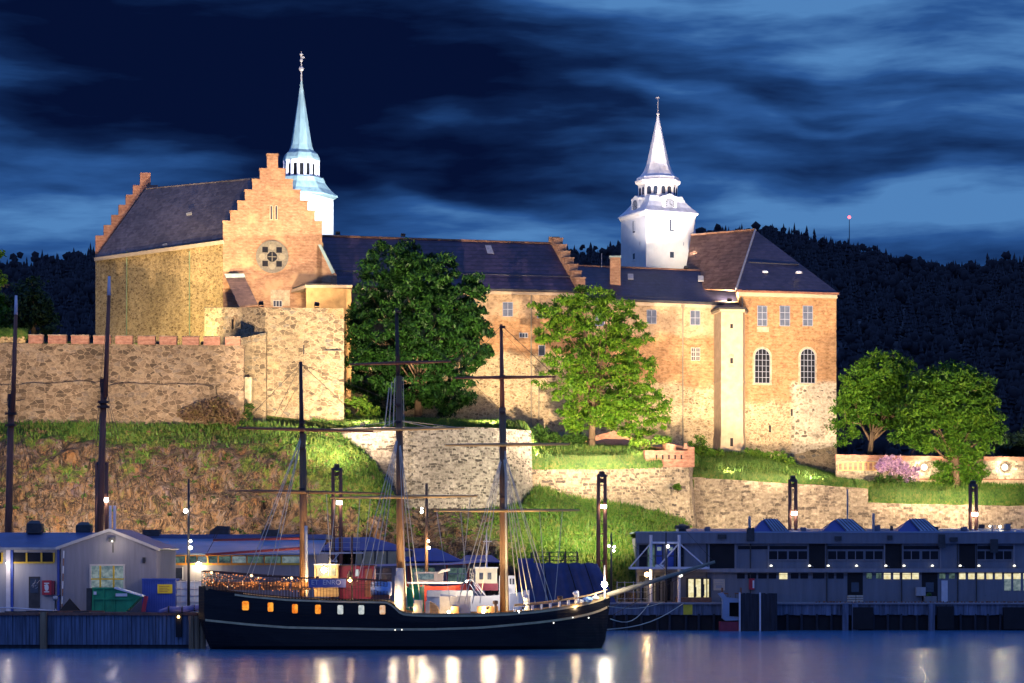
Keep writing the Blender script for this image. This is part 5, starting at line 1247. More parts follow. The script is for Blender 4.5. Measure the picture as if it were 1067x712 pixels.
# life-saving box
t = thing('rescue_box', 'red rescue cabinet with a white pictogram beside the shed door', 'cabinet', P(49, 620, DW - .5))
MB().box(X(43.8, 227), X(53.5, 227), DW - .5, DW, Z(620, 227), Z(605, 227)).build('cabinet', M['red_paint'], t)
MB().box(X(53.5, 227), X(56.5, 227), DW - .46, DW, Z(619.6, 227), Z(605.4, 227)).build('side', M['maroon_paint'], t)
b = MB(); c0 = P(48.6, 612.4, DW - .51)
b.prism([c0 + XV * (.20 * math.cos(a)) + UP * (.33 * math.sin(a)) for a in np.linspace(0, 6.28, 16, endpoint=False)], (0, -.02, 0))
b.obox(c0 + UP * .40, XV, UP, YV, .24, .06, .012); b.obox(c0 - UP * .40, XV, UP, YV, .24, .05, .012); b.obox(c0 + UP * .2 + XV * -.19, XV, UP, YV, .05, .05, .012)
b.build('pictogram', M['trim_white'], t)
# striped pole and black peaked heap
t = thing('striped_pole', 'thin red and white striped pole at the shed corner', 'pole', P(66.5, 637, 224.5))
for i in range(8):
    y0, y1 = 574 + i * 7.9, 574 + (i + 1) * 7.9
    MB().tube(P(66.5 - i * .25, y0, 224.5), P(66.5 - (i + 1) * .25, y1, 224.5), .06, .06, 6).build('band', M['trim_white' if i % 2 == 0 else 'rust_steel'], t)
t = thing('tarp_heap', 'black peaked heap under a tarpaulin left of the green skip', 'heap', P(73, 638, 223.5))
b0 = P(73, 638, 223.5); MB().add([b0 + Vector(q) for q in ((-1, -.6, 0), (.95, -.6, 0), (.95, .9, 0), (-1, .9, 0), (-.05, .1, 1.3))], [(3, 2, 1, 0), (0, 1, 4), (1, 2, 4), (2, 3, 4), (3, 0, 4)]).build('cover', M['void_black'], t)
MB().box(b0.x - .8, b0.x + .75, 223.1, 224.2, QZ, QZ + .12).build('pallet', M['brown_timber'], t)
# bollard with machine near the striped pole
t = thing('mooring_winch', 'small dark mooring winch under the red rescue cabinet', 'winch', P(58, 637, 223))
b0 = P(58, 637, 223); MB().tube(b0, b0 + UP * 1.2, .12, .1).build('post', M['steel_dark'], t); MB().tube(b0 + UP * 1.15 - XV * .25, b0 + UP * 1.5 + XV * .45, .07).build('arm', M['steel_dark'], t); MB().tube(b0 + UP * 1.2 - XV * .2, b0 + UP * 1.2 + XV * .2, .22, .22, 10).build('drum', M['steel_grey'], t)

# green skip with sloped end
t = thing('green_skip', 'green ribbed waste skip with a sloping end in front of the shed window', 'skip', P(119, 638, 222.5))
DS = 222.0
b = MB(); b.prism([P(96.5, 613.5, DS), P(120, 613, DS), P(146.5, 620.5, DS), P(146.5, 622.5, DS), P(131, 637.5, DS), P(95.5, 637.5, DS)], (0, 1.9, 0)); b.build('body', M['green_paint'], t)
b = MB()
for x0 in (96.5, 107.5, 118.5): rect(b, x0, 613, x0 + 1.2, 637, DS - .1, .1)
rect(b, 96, 623.3, 140, 625, DS - .12, .12); rect(b, 96, 612.2, 119.5, 614, DS - .12, .12); b.build('ribs', M['green_paint'], t)
b = MB(); b.prism([P(119, 612, DS - .14), P(148, 620.6, DS - .14), P(148, 622, DS - .14), P(119, 613.6, DS - .14)], (0, 2.1, 0)); b.build('rim', M['trim_white'], t)
b = MB(); rect(b, 120.5, 618.5, 132.5, 621.6, DS - .14, .03); b.build('label_plate', M['trim_white'], t)
b = MB(); rect(b, 97.5, 616.5, 100.5, 619.8, DS - .14, .03); b.build('label_plate', M['trim_white'], t)
b = MB(); rect(b, 90, 613, 95.4, 637.5, DS + .4, 1.2); b.build('end_plate', M['steel_dark'], t)
t = thing('red_barrier', 'leaning red barrier slab between the skip and the blue container', 'barrier', P(150.5, 638, 222))
MB().prism([P(147, 638, 222), P(151, 638, 222), P(154, 621.5, 222), P(150, 621, 222)], (0, .3, 0)).build('slab', M['red_paint'], t)
MB().box(X(146.5, 222), X(152, 222), 221.9, 222.5, QZ, QZ + .12).build('foot', M['steel_dark'], t)

# blue container and the pale tank cage beside it
t = thing('blue_container', 'blue corrugated container with a yellow notice board', 'container', P(166, 638, 226))
DC = 225.0
b = MB(); b.box(X(148, DC), X(182.5, DC), DC, DC + 2.4, QZ, Z(604, DC)); 
x0 = X(148.6, DC)
while x0 < X(181.5, DC): b.box(x0, x0 + .1, DC - .06, DC, QZ + .1, Z(605, DC)); x0 += .22
b.build('body', M['blue_paint'], t)
b = MB(); rect(b, 164, 609, 179.5, 618.5, DC - .12, .05); bd = b.build('notice_board', M['yellow_paint'], t)
b = MB()
for i in range(4): rect(b, 166, 611 + i * 1.8, 176.5 - (i % 2) * 2, 611.5 + i * 1.8, DC - .13, .01)
b.build('text_lines', M['rust_steel'], bd)
b = MB(); rect(b, 147.6, 603, 183, 604.6, DC - .1, 2.6); b.build('top_rail', M['blue_paint'], t)
t = thing('tank_cage', 'pale blue caged tanks on the pier beside the ship stern', 'tank', P(197, 638, 226))
for x0 in (183.5, 197):
    b = MB(); b.box(X(x0, 226), X(x0 + 11, 226), 226, 227.2, QZ + .15, Z(606, 226)); b.build('tank', M['pale_tank'], t)
b = MB()
for py in (606, 613, 620, 627, 634): rect(b, 183, py, 208.5, py + .8, 225.9, .06)
for px in (183, 188, 194, 196.5, 202, 208): rect(b, px, 605, px + .8, 637, 225.85, .06)
b.build('cage', M['steel_white'], t)
# rolled tarpaulin along the quay edge, railing, small yellow lamp
t = thing('rolled_tarp', 'lilac-grey rolled tarpaulin lying on the pier edge at the stern', 'tarpaulin', P(190, 640, 219.8))
b = MB(); pts = [P(166, 637.5, 219.8), P(176, 635, 219.8), P(190, 635.5, 219.8), P(203, 633.8, 219.8), P(213, 632.5, 219.6), P(219, 634, 219.5)]
for a, c_, r0, r1 in zip(pts[:-1], pts[1:], (.16, .26, .27, .3, .25), (.26, .27, .3, .25, .1)): b.tube(a, c_, r0, r1, 9)
b.build('roll', M['lilac_tarp'], t, True)
b = MB()
for p in pts[1:-1]: b.tube(p - XV * .06, p + XV * .06, .31, .31, 10)
b.build('lashing', M['rope_dark'], t)
t = thing('pier_railing', 'low blue pipe railing on the pier before the shed', 'railing', P(10, 638, 221))
b = MB(); b.path([P(-40, 633, 221), P(12, 633.5, 221), P(60, 637, 221)], .07); b.build('rail', M['steel_white'], t)
for px in (-30, 0, 11, 41, 58): MB().tube(P(px, 634.5, 221), Vector((X(px, 221), 221, QZ)), .05).build('post', M['steel_white'], t)
t = thing('pier_lamp', 'tiny yellow lamp on a black fender at the ship stern', 'lamp', P(186, 660, 219.6))
rect(MB(), 183, 640, 189, 664, 219.4, .4).build('fender', M['void_black'], t); MB().ball(P(186, 643, 219.25), .11).build('bulb', M['lamp_warm'], t)
t = thing('timber_stack', 'rusty planks lying along the pier edge under the shed', 'planks', P(70, 639, 220.3))
for i in range(4): MB().box(X(5 + i * 22, 220.3), X(60 + i * 16, 220.3), 220.2 + i * .12, 220.32 + i * .12, 3.31, 3.42 + .05 * (i % 2)).build('plank', M['rust_steel' if i % 2 else 'steel_dark'], t)

# second shed behind, with pale blue roof and orange window strip
s2_ = thing('rear_shed', 'long rear shed with pale blue roof and orange window frames behind the ship stern', 'shed', Vector((X(230, 248), 248, QZ)))
DR = 246.0
body([(X(120, DR), DR), (X(330, DR), DR), (X(330, DR), 262), (X(120, DR), 262)], QZ, Z(577, DR)).build('wall', M['shed_grey'], s2_)
b = MB(); roofslab(b, [(X(118, DR), DR - .7, Z(577, DR)), (X(333, DR), DR - .7, Z(577, DR)), (X(333, DR), 254.5, Z(562.5, 254)), (X(118, DR), 254.5, Z(560.5, 254))], .16); b.build('roof', M['shed_roof_pale'], s2_)
b = MB(); b.box(X(118, DR), X(333, DR), 254.4, 262.5, Z(561.5, 254), Z(557, 254)); b.build('roof_crown', M['shed_roof_blue'], s2_)
for px in (158, 282): MB().obox(P(px, 555.5, 255), XV, UP, YV, .9, .35, .7).build('roof_vent', M['steel_dark'], s2_)
c0 = P(229, 553, 256); MB().prism([c0 + Vector((-1.1, 0, -.6)), c0 + Vector((1, 0, -.6)), c0 + Vector((1, 0, .45)), c0 + Vector((-.3, 0, .5)), c0 + Vector((-1.1, 0, -.1))], (0, 1.4, 0)).build('roof_vent', M['steel_dark'], s2_)
rp = Plane(120, DR - .02, 330, DR - .02)
for i, (x0, x1) in enumerate(((165, 176), (177, 192.5), (194, 205), (206, 216), (217, 226), (228, 240), (242, 256), (258, 274), (276, 292), (294, 312))):
    w_ = rect(MB(), x0, 580, x1, 586.5, DR - .06, .06).build('window', M['pane_dim' if i % 3 else 'pane_curtain'], s2_)
    f_ = MB(); rect(f_, x0 - 1.2, 578.5, x0, 589, DR - .12, .06); rect(f_, x0 - 1.2, 587, x1 + .2, 589, DR - .13, .06); rect(f_, x0, 578.5, x1, 579.6, DR - .12, .06)
    f_.build('frame', M['trim_orange' if i < 9 else 'trim_yellow'], w_)
for x0, x1 in ((168, 178), (183, 190)):
    w_ = rect(MB(), x0, 592, x1, 603, DR - .06, .06).build('window', M['dark_glass'], s2_); f_ = MB(); rect(f_, x0 - .8, 591, x0, 604, DR - .1, .05); rect(f_, x1, 591, x1 + .8, 604, DR - .1, .05); f_.build('frame', M['trim_white'], w_)
lm = thing('wall_lamp', 'glaring wall lamp under the rear shed eaves by the ship stern', 'lamp', P(207, 589, DR - .4))
MB().ball(P(207, 588.5, DR - .5), .26, 8, 6).build('bulb', M['lamp_bright'], lm); MB().obox(P(207, 585.5, DR - .3), XV, UP, YV, .3, .06, .3).build('shade', M['steel_dark'], lm)
point(lm, P(207, 590, DR - 1.0), 260, (1.0, .72, .3))

# two masts of a vessel lying behind the sheds
def shipmast(label, pts, D, trees):
    (xb, yb), (xm, ym), (xt, yt) = pts
    t = thing('ship_mast', label, 'mast', P(xb - (627 - yb) * .02, 627, D), 'masts of a vessel behind the sheds')
    lo = P(xb - (627 - yb) * .02, 627, D)
    MB().tube(lo, P(xm, ym, D), .40, .30, 10).build('lower_mast', M['mast_dark'], t, True)
    l0 = P(xm + 1.2, ym + 18, D - .5)
    MB().tube(l0, P(xt, yt + 20, D - .2), .26, .18, 8).build('topmast', M['mast_dark'], t, True)
    MB().tube(P(xt, yt + 20, D - .2), P(xt + .3, yt, D - .2), .2, .13, 8).build('pole_tip', M['steel_white'], t, True)
    for y_ in trees:
        f = (y_ - yb) / (ym - yb); xx = xb + (xm - xb) * f
        MB().obox(P(xx, y_, D - .2), XV, UP, YV, .55, .12, .4).build('crosstree', M['mast_black'], t)
    MB().obox(P(xm, ym + 6, D - .2), XV, UP, YV, .34, .7, .3).build('mast_cap', M['mast_black'], t)
    b = MB(); top = P(xm, ym, D)
    for dx_ in (-30, -20, 22, 34, 44): b.path([top, P(xm + dx_ * (1.0), 566, D + (3 if dx_ > 0 else -2))], .03, 3)
    b.path([P(xm - 8, ym + 8, D), P(xm + 14, ym + 4, D)], .05, 4); b.path([P(xt, yt + 22, D), P(xm - 5, ym + 10, D)], .025, 3); b.build('rigging', M['rope_dark'], t)
    return t
shipmast('slanting dark ship mast at the far left with a pale tip and crosstree', ((8.5, 555), (12, 412), (16.5, 308)), 244, (443, 431))
shipmast('tall leaning dark ship mast in front of the rampart with a pale tip', ((103.5, 555), (108.5, 396), (113.5, 288)), 244, (424, 419))

# street lamp columns
def lamp_post(label, px, ytop, ybot, D, lamps, r=.11, mat='steel_dark', pw=0):
    t = thing('lamp_post', label, 'lamp post', P(px, ybot, D), 'slim lamp posts on the quay')
    MB().tube(P(px, ybot, D), P(px, ytop, D), r * 1.3, r * .8, 8).build('pole', M[mat], t, True)
    for (lx_, ly_, rr_) in lamps:
        l_ = MB().ball(P(lx_, ly_, D - .25), rr_, 8, 6).build('lamp', M['lamp_white'], t)
        MB().tube(P(px, ly_ - 1, D), P(lx_, ly_ - .5, D - .2), .04).build('arm', M[mat], t)
    if pw: point(t, P(lx_, ly_ + 1, D - 1.5), pw, (1, .78, .5), .3)
    return t
lamp_post('slim lamp post between the blue container and the ship stern with three bulbs', 196.5, 499, 638, 224, ((193.5, 532.5, .2), (198.5, 564, .13), (198.5, 571, .17)), pw=500)
lamp_post('brown lamp post behind the main deck between main and fore mast', 444.5, 504, 628, 262, ((439.5, 530, .12), (439.5, 533.5, .17), (446.5, 564, .13), (446.7, 571, .17)), .17, 'mast_wood', 700)
lamp_post('dark lamp post right of the bow lamp with paired white bulbs', 637, 555, 628, 280, ((634.5, 569, .14), (640, 570, .14), (639.5, 574, .14)))
lamp_post('thin black lamp post through the steel canopy frame', 694, 555, 628, 279.6, ((696, 569.5, .17),))
lamp_post('grey post with twin lamp arms above the roof at the far right', 1037, 548, 575, 296, ((1031.5, 548.5, .1), (1042, 549, .14)), .07, 'steel_grey')

# ================================================================== MIDDLE QUAY: pavilion with navy roofs, moored boats, tarpaulin shed
pv = thing('quay_pavilion', 'low quay pavilion with navy hipped roofs, mauve fascia and red posts behind the deck', 'pavilion', Vector((X(420, 283), 283, QZ)))
DP = 283.0
body([(X(332, DP), DP), (X(505, DP), DP), (X(505, DP), 288.5), (X(332, DP), 288.5)], QZ, Z(588, DP)).build('wall', M['shed_dark'], pv)
def hip(px0, px1, ye, pxa, pxb, ya, D0, D1):
    Dm = (D0 + D1) / 2; e = [P(px0, ye, D0), P(px1, ye, D0), (X(px1, D0), D1, Z(ye, D0)), (X(px0, D0), D1, Z(ye, D0))]; a, b_ = P(pxa, ya, Dm), P(pxb, ya, Dm)
    b = MB(); roofslab(b, [e[0], e[1], b_, a], .14); roofslab(b, [e[1], e[2], b_ + Vector((.02, 0, 0))], .14); roofslab(b, [e[2], e[3], a, b_], .14); roofslab(b, [e[3], e[0], a - Vector((.02, 0, 0))], .14); return b
hip(330, 430, 573.5, 352, 388, 560, 282.5, 290).build('roof', M['navy_roof'], pv)
hip(418, 482, 584.5, 432, 455, 571.5, 281.5, 288).build('roof', M['navy_roof'], pv)
hip(478, 522, 585.5, 486, 512, 578.5, 282, 288).build('roof', M['navy_roof'], pv)
b = MB(); rect(b, 372, 574.5, 430, 588, 282.6, .2); b.build('beige_infill', M['beige_panel'], pv)
b = MB()
for px in (377, 390, 402.5, 415, 428): rect(b, px, 574, px + 1.6, 588.5, 282.45, .16)
b.build('mullions', M['steel_dark'], pv)
b = MB(); b.prism([P(365, 588.6, 281.5), P(470, 586.4, 281.5), P(500, 583, 281.5), P(512, 585, 281.5), P(500, 586.4, 281.5), P(470, 588.6, 281.5), P(365, 590.8, 281.5)], (0, .3, 0)); b.build('fascia', M['mauve_fascia'], pv)
for x0, x1, m_ in ((428, 453, 'pane_dim'), (467, 486, 'pane_dim'), (488, 500, 'dark_glass'), (385, 408, 'dark_glass')):
    w_ = rect(MB(), x0, 592, x1, 607, DP - .1, .08).build('window', M[m_], pv)
    f_ = MB(); rect(f_, x0, 597.5, x1, 598.5, DP - .14, .03); rect(f_, (x0 + x1) / 2, 592, (x0 + x1) / 2 + 1, 607, DP - .14, .03); f_.build('frame', M['steel_grey'], w_)
for px in (424.5, 427.5, 464.5, 487): rect(MB(), px, 588, px + 1.9, 610, DP - .35, .2).build('post', M['red_hull'], pv)
for px in (429,): rect(MB(), 425, 587.6, 488, 589, DP - .4, .2).build('red_rail', M['red_hull'], pv)
# roof terrace rail and truss bridge at the pavilion's left
t = thing('lattice_gangway', 'white lattice gangway and railings behind the mizzen mast', 'gangway', P(300, 628, 270))
b = MB(); b.path([P(262, 585, 270), P(352, 585, 270)], .07, 4); b.path([P(262, 577.5, 270), P(352, 577.5, 270)], .06, 4)
for i in range(14): b.path([P(262 + i * 6.5, 585 if i % 2 else 577.5, 270), P(268.5 + i * 6.5, 577.5 if i % 2 else 585, 270)], .05, 4)
b.build('truss', M['steel_white'], t)
b = MB()
for y_ in (561, 566, 571): b.path([P(275, y_, 271), P(375, y_ - .5, 271)], .035, 4)
for px in range(275, 380, 9): b.tube(P(px, 559, 271), P(px, 577, 271), .04, .04, 4)
b.build('railing', M['steel_grey'], t)
for px in (264, 308, 350): MB().tube(P(px, 577, 270.3), P(px, 640, 270.3), .12).build('support', M['steel_grey'], t)
rect(MB(), 333, 575.5, 378, 577, 271.5, 1.2).build('deck', M['steel_white'], t)
# tarpaulin covered shed
t = thing('tarpaulin_shed', 'tall navy tarpaulin-covered shed with a railing on top behind the bow', 'tarpaulin shed', P(595, 628, 281))
DT = 279.8
b = MB(); N_ = 26; vs = []
for i in range(N_ + 1):
    f = i / N_; xt_, xb_ = 548 + (622.5 - 548) * f, 545 + (643 - 545) * f
    w_ = .28 * math.sin(i * 2.4) + .12 * math.sin(i * 5.1)
    for j in range(7):
        g = j / 6; p = P(xt_ + (xb_ - xt_) * g, 587 + (629 - 587) * g + .6 * math.sin(i * 1.3), DT + .6 + w_ * (.3 + .7 * g) - .9 * g); vs.append(p)
fs = [(i * 7 + j, i * 7 + j + 1, (i + 1) * 7 + j + 1, (i + 1) * 7 + j) for i in range(N_) for j in range(6)]
n0 = len(vs); vs += [v + Vector((0, 5, 0)) for v in vs]
fs += [(i * 7, (i + 1) * 7, n0 + (i + 1) * 7, n0 + i * 7) for i in range(N_)] + [(N_ * 7 + j, N_ * 7 + j + 1, n0 + N_ * 7 + j + 1, n0 + N_ * 7 + j) for j in range(6)] + [(j, n0 + j, n0 + j + 1, j + 1) for j in range(6)]
b.add(vs, fs); b.build('tarpaulin', M['navy_tarp'], t, True)
b = MB()
for px0, px1 in ((566, 572), (591.5, 603.5), (609, 622)):
    b.path([P(px0, 587, DT + .25), P((px0 + px1) / 2, 606, DT - .2), P(px1, 628, DT - .9)], .08, 4)
b.build('straps', M['void_black'], t)
b = MB()
for y_ in (575.5, 580, 584): b.path([P(554, y_, 283), P(602, y_, 283)], .06, 4)
for px in (554, 558, 572.5, 589, 601.5): b.tube(P(px, 575, 283), P(px, 588, 283), .12, .12, 5)
b.build('railing', M['steel_dark'], t)
MB().box(X(540, 283), X(556, 283), 282.5, 286, QZ, Z(582, 283)).build('stair_box', M['navy_roof'], t)

# red-hulled boat moored behind
def boat_hull(mb, pxa, pxb, ytop, D, beam, y0=0.0, sheer=.5):
    xa, xb = X(pxa, D), X(pxb, D); zt = Z(ytop, D); n = 13; vs = []
    for i in range(n):
        f = i / (n - 1); w_ = beam / 2 * (1 - abs(2 * f - 1) ** 3.2 * (.97 if f > .5 else .45)); zz = zt + sheer * (2 * f - 1) ** 2
        x_ = xa + (xb - xa) * f
        vs += [(x_, D + w_, zz), (x_, D + w_ * .75, -.4), (x_, D - w_ * .75, -.4), (x_, D - w_, zz)]
    fs = []
    for i in range(n - 1):
        for a in range(4): fs.append((4 * i + a, 4 * i + (a + 1) % 4, 4 * i + 4 + (a + 1) % 4, 4 * i + 4 + a))
    fs += [(0, 1, 2, 3), (4 * n - 1, 4 * n - 2, 4 * n - 3, 4 * n - 4)]
    return mb.add(vs, fs)
t = thing('red_boat', 'red-hulled workboat moored behind the main deck', 'boat', Vector((X(455, 262), 262, 0)))
boat_hull(MB(), 424, 492, 611, 262, 4.2).build('hull', M['red_hull'], t)
b = MB(); rect(b, 424, 606.5, 482, 608.3, 259.7, .15); b.build('rubbing_strip', M['trim_white'], t)
rect(MB(), 432, 596, 462, 609, 261, 2).build('deckhouse', M['shed_grey'], t)
b = MB(); b.prism([P(456, 598, 260.5), P(460, 593.5, 260.5), P(469, 592.5, 260.5), P(469, 595, 260.5), P(462, 596.5, 260.5)], (0, 2, 0)); b.build('canopy', M['canvas_pale'], t)
w_ = rect(MB(), 434, 598, 452, 604, 260.9, .06).build('window', M['pane_curtain'], t)
MB().ball(P(436, 615, 259.6), .16).build('lamp', M['lamp_white'], t)
# green boat stern left of it
t = thing('green_boat', 'dark green boat lying between main mast and red boat', 'boat', Vector((X(430, 254), 254, 0)))
boat_hull(MB(), 421, 442, 614, 254, 3.2).build('hull', M['green_paint'], t); rect(MB(), 426, 609, 438, 616, 253.6, 1.2).build('deckhouse', M['green_paint'], t)
point(t, P(470, 607, 258.5), 420, (1, .74, .45), .2); point(t, P(440, 606, 258.0), 260, (1, .74, .45), .2)  # unseen lights added to brighten the red boat, no bulbs here
# white cabin boat
t = thing('white_cabin_boat', 'white cabin boat with maroon band and wheelhouse beside the fore mast', 'boat', Vector((X(500, 250), 250, 0)))
DBt = 250.0
boat_hull(MB(), 445, 549, 621, DBt, 4.6).build('hull', M['white_hull'], t)
wh = rect(MB(), 495.5, 592, 518, 608, DBt - 1, 2.4).build('wheelhouse', M['cream_paint'], t)
for x0, x1 in ((499.5, 503.5), (508, 512)): rect(MB(), x0, 597, x1, 604, DBt - 1.08, .06).build('window', M['dark_glass'], wh)
rect(MB(), 494.5, 591, 519, 592.4, DBt - 1.2, 2.8).build('wheelhouse_roof', M['trim_white'], t)
rect(MB(), 495, 608, 519, 615.5, DBt - 1.1, 2.6).build('maroon_band', M['maroon_paint'], t)
ca = rect(MB(), 520, 600, 537, 622, DBt - .8, 2.2).build('aft_cabin', M['white_hull'], t)
rect(MB(), 525, 596, 528, 602, DBt - .5, .4).build('funnel', M['trim_white'], t)
for x0 in (534, 531): rect(MB(), x0, 603, x0 + 1.8, 609, DBt - .88, .05).build('window', M['dark_glass'], ca)
rect(MB(), 445, 615.5, 493, 622, DBt - 1.9, 3).build('trunk_cabin', M['canvas_pale'], t)
b = MB(); b.tube(P(507, 592, DBt), P(507, 552, DBt), .1, .05, 6); b.tube(P(503.5, 564.5, DBt), P(512.5, 564.2, DBt), .05); b.build('mast', M['steel_white'], t)
b = MB()
for px in (489, 493, 497): b.path([P(px, 608, DBt - 2), P(px + 10, 622, DBt - 2)], .04, 4)
b.path([P(485, 605, DBt - 2), P(492, 604.5, DBt - 2), P(505, 620, DBt - 2)], .05, 4); b.build('rails', M['steel_white'], t)

MB().ball(P(486, 606, DBt - 2.4), .12).build('deck_lamp', M['lamp_white'], t); MB().ball(P(528, 612, DBt - 2.2), .12).build('deck_lamp', M['lamp_white'], t)  # bulbs added to go with the lights that brighten this boat
point(t, P(486, 605, DBt - 4), 420, (1, .80, .55), .2); point(t, P(524, 608, DBt - 4), 420, (1, .86, .66), .2)  # unseen point lights added in front to light the white boat

# ================================================================== RIGHT: long two-storey quay building
qb = thing('quay_building', 'long dark two-storey quay building with lit strip windows on the right', 'building', Vector((X(870, 284), 284, QZ)))
DQ = 284.0
xl, xr = X(663.5, DQ), X(1160, DQ); zfl = Z(594.5, DQ); ztop = Z(556, DQ)
body([(xl, DQ), (xr, DQ), (xr, 297), (xl, 297)], QZ, ztop - .5).build('wall', M['shed_dark'], qb)
b = MB(); b.box(xl - .15, xr, DQ - .55, DQ - .02, Z(566.5, DQ), Z(555.5, DQ)); b.build('fascia', M['shed_dark'], qb)
b = MB(); b.box(xl - .2, xr, DQ - .62, 297.2, Z(555.5, DQ), Z(554, DQ)); b.build('roof_edge', M['shed_roof_pale'], qb)
b = MB(); roofslab(b, [(X(718, DQ), 286, Z(554.2, DQ) + .02), (xr, 286, Z(554.2, DQ) + .02), (xr, 297, Z(549.5, DQ)), (X(712, DQ), 297, Z(549.5, DQ))], .3); b.build('roof', M['shed_roof_blue'], qb)
b = MB(); b.box(xl - .1, xr, DQ - .5, DQ - .02, Z(596.5, DQ), Z(592.5, DQ)); b.build('floor_band', M['shed_grey'], qb)
def qpart(name, x0, y0, x1, y1, m_, th=.06, d=0.0, parent=None): return rect(MB(), x0, y0, x1, y1, DQ - th - d, th).build(name, M[m_], parent or qb)
for x0, x1 in ((738.5, 765), (843, 859.5), (922, 939), (999.5, 1016)): qpart('upper_doorway', x0, 567, x1, 592.4, 'void_black', .03)
for x0, x1 in ((883, 899), (960.5, 977)):
    d_ = qpart('lower_doorway', x0, 597, x1, 627.5, 'void_black', .03)
    qpart('pane', x0 + 4, 607, x1 - 4, 617, 'dark_glass', .02, .04, d_)
for x0, x1 in ((697, 710), (712, 722), (724, 735), (768, 781), (783, 795), (801, 820), (822, 841), (863, 881), (883.5, 899.5), (902, 919.5), (941.5, 958), (961, 977.5), (1018.5, 1035), (1037.5, 1054), (1070, 1086)):
    if x0 < 735: continue
    if x0 in (768, 783): continue
    w_ = qpart('upper_window', x0, 574.5, x1, 583, 'night_glass', .05)
    f_ = MB(); rect(f_, (x0 + x1) / 2 - .5, 574, (x0 + x1) / 2 + .3, 583.4, DQ - .1, .05); rect(f_, x0 - .6, 583, x1 + .6, 584, DQ - .12, .06); f_.build('frame', M['shed_grey'], w_)
for x0, x1 in ((769, 800), (802, 841), (862, 921), (940, 979), (1018, 1056)): qpart('fanlight_strip', x0, 569, x1, 572.5, 'night_glass', .05)
b = MB()
for px in (738, 766, 800, 860.5, 921, 940, 979.5, 1017, 1056): rect(b, px, 567, px + 1.4, 592.4, DQ - .16, .14)
b.build('pilasters', M['shed_grey'], qb)
LIT = ((812, 820.5), (921, 928), (931, 937.3), (940.5, 949), (950.5, 957.3), (999.5, 1006), (1009, 1015.5), (1018.5, 1025.3), (1028, 1034.2), (1037, 1044))
DIM = ((768, 776), (779, 788), (790, 799), (801, 809), (824, 832), (834, 842), (847, 859), (863, 869), (871.5, 879), (903, 908.5), (913, 918.5), (979, 985), (989, 995))
for i, (x0, x1) in enumerate(LIT): qpart('strip_window', x0, 597.3, x1, 603.6, 'pane_cream', .05)
for x0, x1 in DIM: qpart('strip_window', x0, 597.5, x1, 603, 'pane_dim' if x0 > 900 else 'night_glass', .05)
for x0, x1 in ((1046.5, 1053.5), (1056, 1063.5), (1066.3, 1074)):
    w_ = qpart('tall_window', x0, 597.5, x1, 615.5, 'pane_curtain', .05); qpart('pane', x0, 597.5, x1, 603.5, 'pane_cream', .02, .052, w_)
qpart('white_door', 981, 605, 987.5, 627.5, 'steel_white', .1)
# left glazed end, dim blue doors, lit shop
for x0, x1, m_ in ((666, 674, 'night_glass'), (675, 682, 'pane_dim'), (684, 690, 'blue_paint'), (696, 702, 'blue_paint'), (704, 712, 'night_glass')):
    g = qpart('glazed_bay', x0, 568, x1, 592.3, m_, .05); f_ = MB(); rect(f_, x0, 579, x1, 580, DQ - .1, .05); rect(f_, x1, 567, x1 + 1, 592, DQ - .12, .06); f_.build('frame', M['steel_dark'], g)
for x0, x1 in ((684.8, 689), (697, 701)): qpart('lit_pane', x0, 570, x1, 574, 'pane_curtain', .02, .06)
for x0, x1 in ((666, 672), (676, 681), (683, 688), (694, 700)): qpart('lower_glazing', x0, 600, x1, 626, 'night_glass', .05)
sh_ = qpart('shop_window', 715, 602.5, 741, 623.5, 'steel_dark', .06)
for x0, x1 in ((717.3, 722.8), (725, 730.2), (733.3, 738.6)): qpart('pane', x0, 603.5, x1, 622.5, 'pane_cream', .02, .07, sh_)
qpart('shop_silhouettes', 723.2, 612, 725.8, 622, 'steel_dark', .03, .1, sh_); qpart('shop_silhouettes', 730.5, 609, 734, 621, 'steel_dark', .03, .1, sh_)
qpart('pale_board', 743.5, 603.5, 755.3, 615.3, 'board_pale', .08)
b = MB(); rect(b, 745, 605.5, 754, 606, DQ - .1, .01); rect(b, 745, 608.2, 754, 608.6, DQ - .1, .01); rect(b, 746, 610, 752, 613, DQ - .1, .01); b.build('board_lines', M['steel_grey'], qb)
b = rect(MB(), 705.5, 623, 741.5, 628, 281, 2.6); b.build('red_counter', M['rust_steel'], qb)
for i, px in enumerate((803.5, 843.5, 863, 892.5, 923, 942, 971.5, 1000.5, 1020, 1057)):
    c0 = P(px, 589.3, DQ - .5); l_ = MB().lathe(c0 - UP * .12, [(.17, 0), (.16, .1), (.06, .2)], 8).build('bulkhead_lamp', M['globe_white'], qb)
    MB().tube(c0 + UP * .1, P(px + 4, 591, DQ - .05), .05).build('arm', M['steel_grey'], l_)
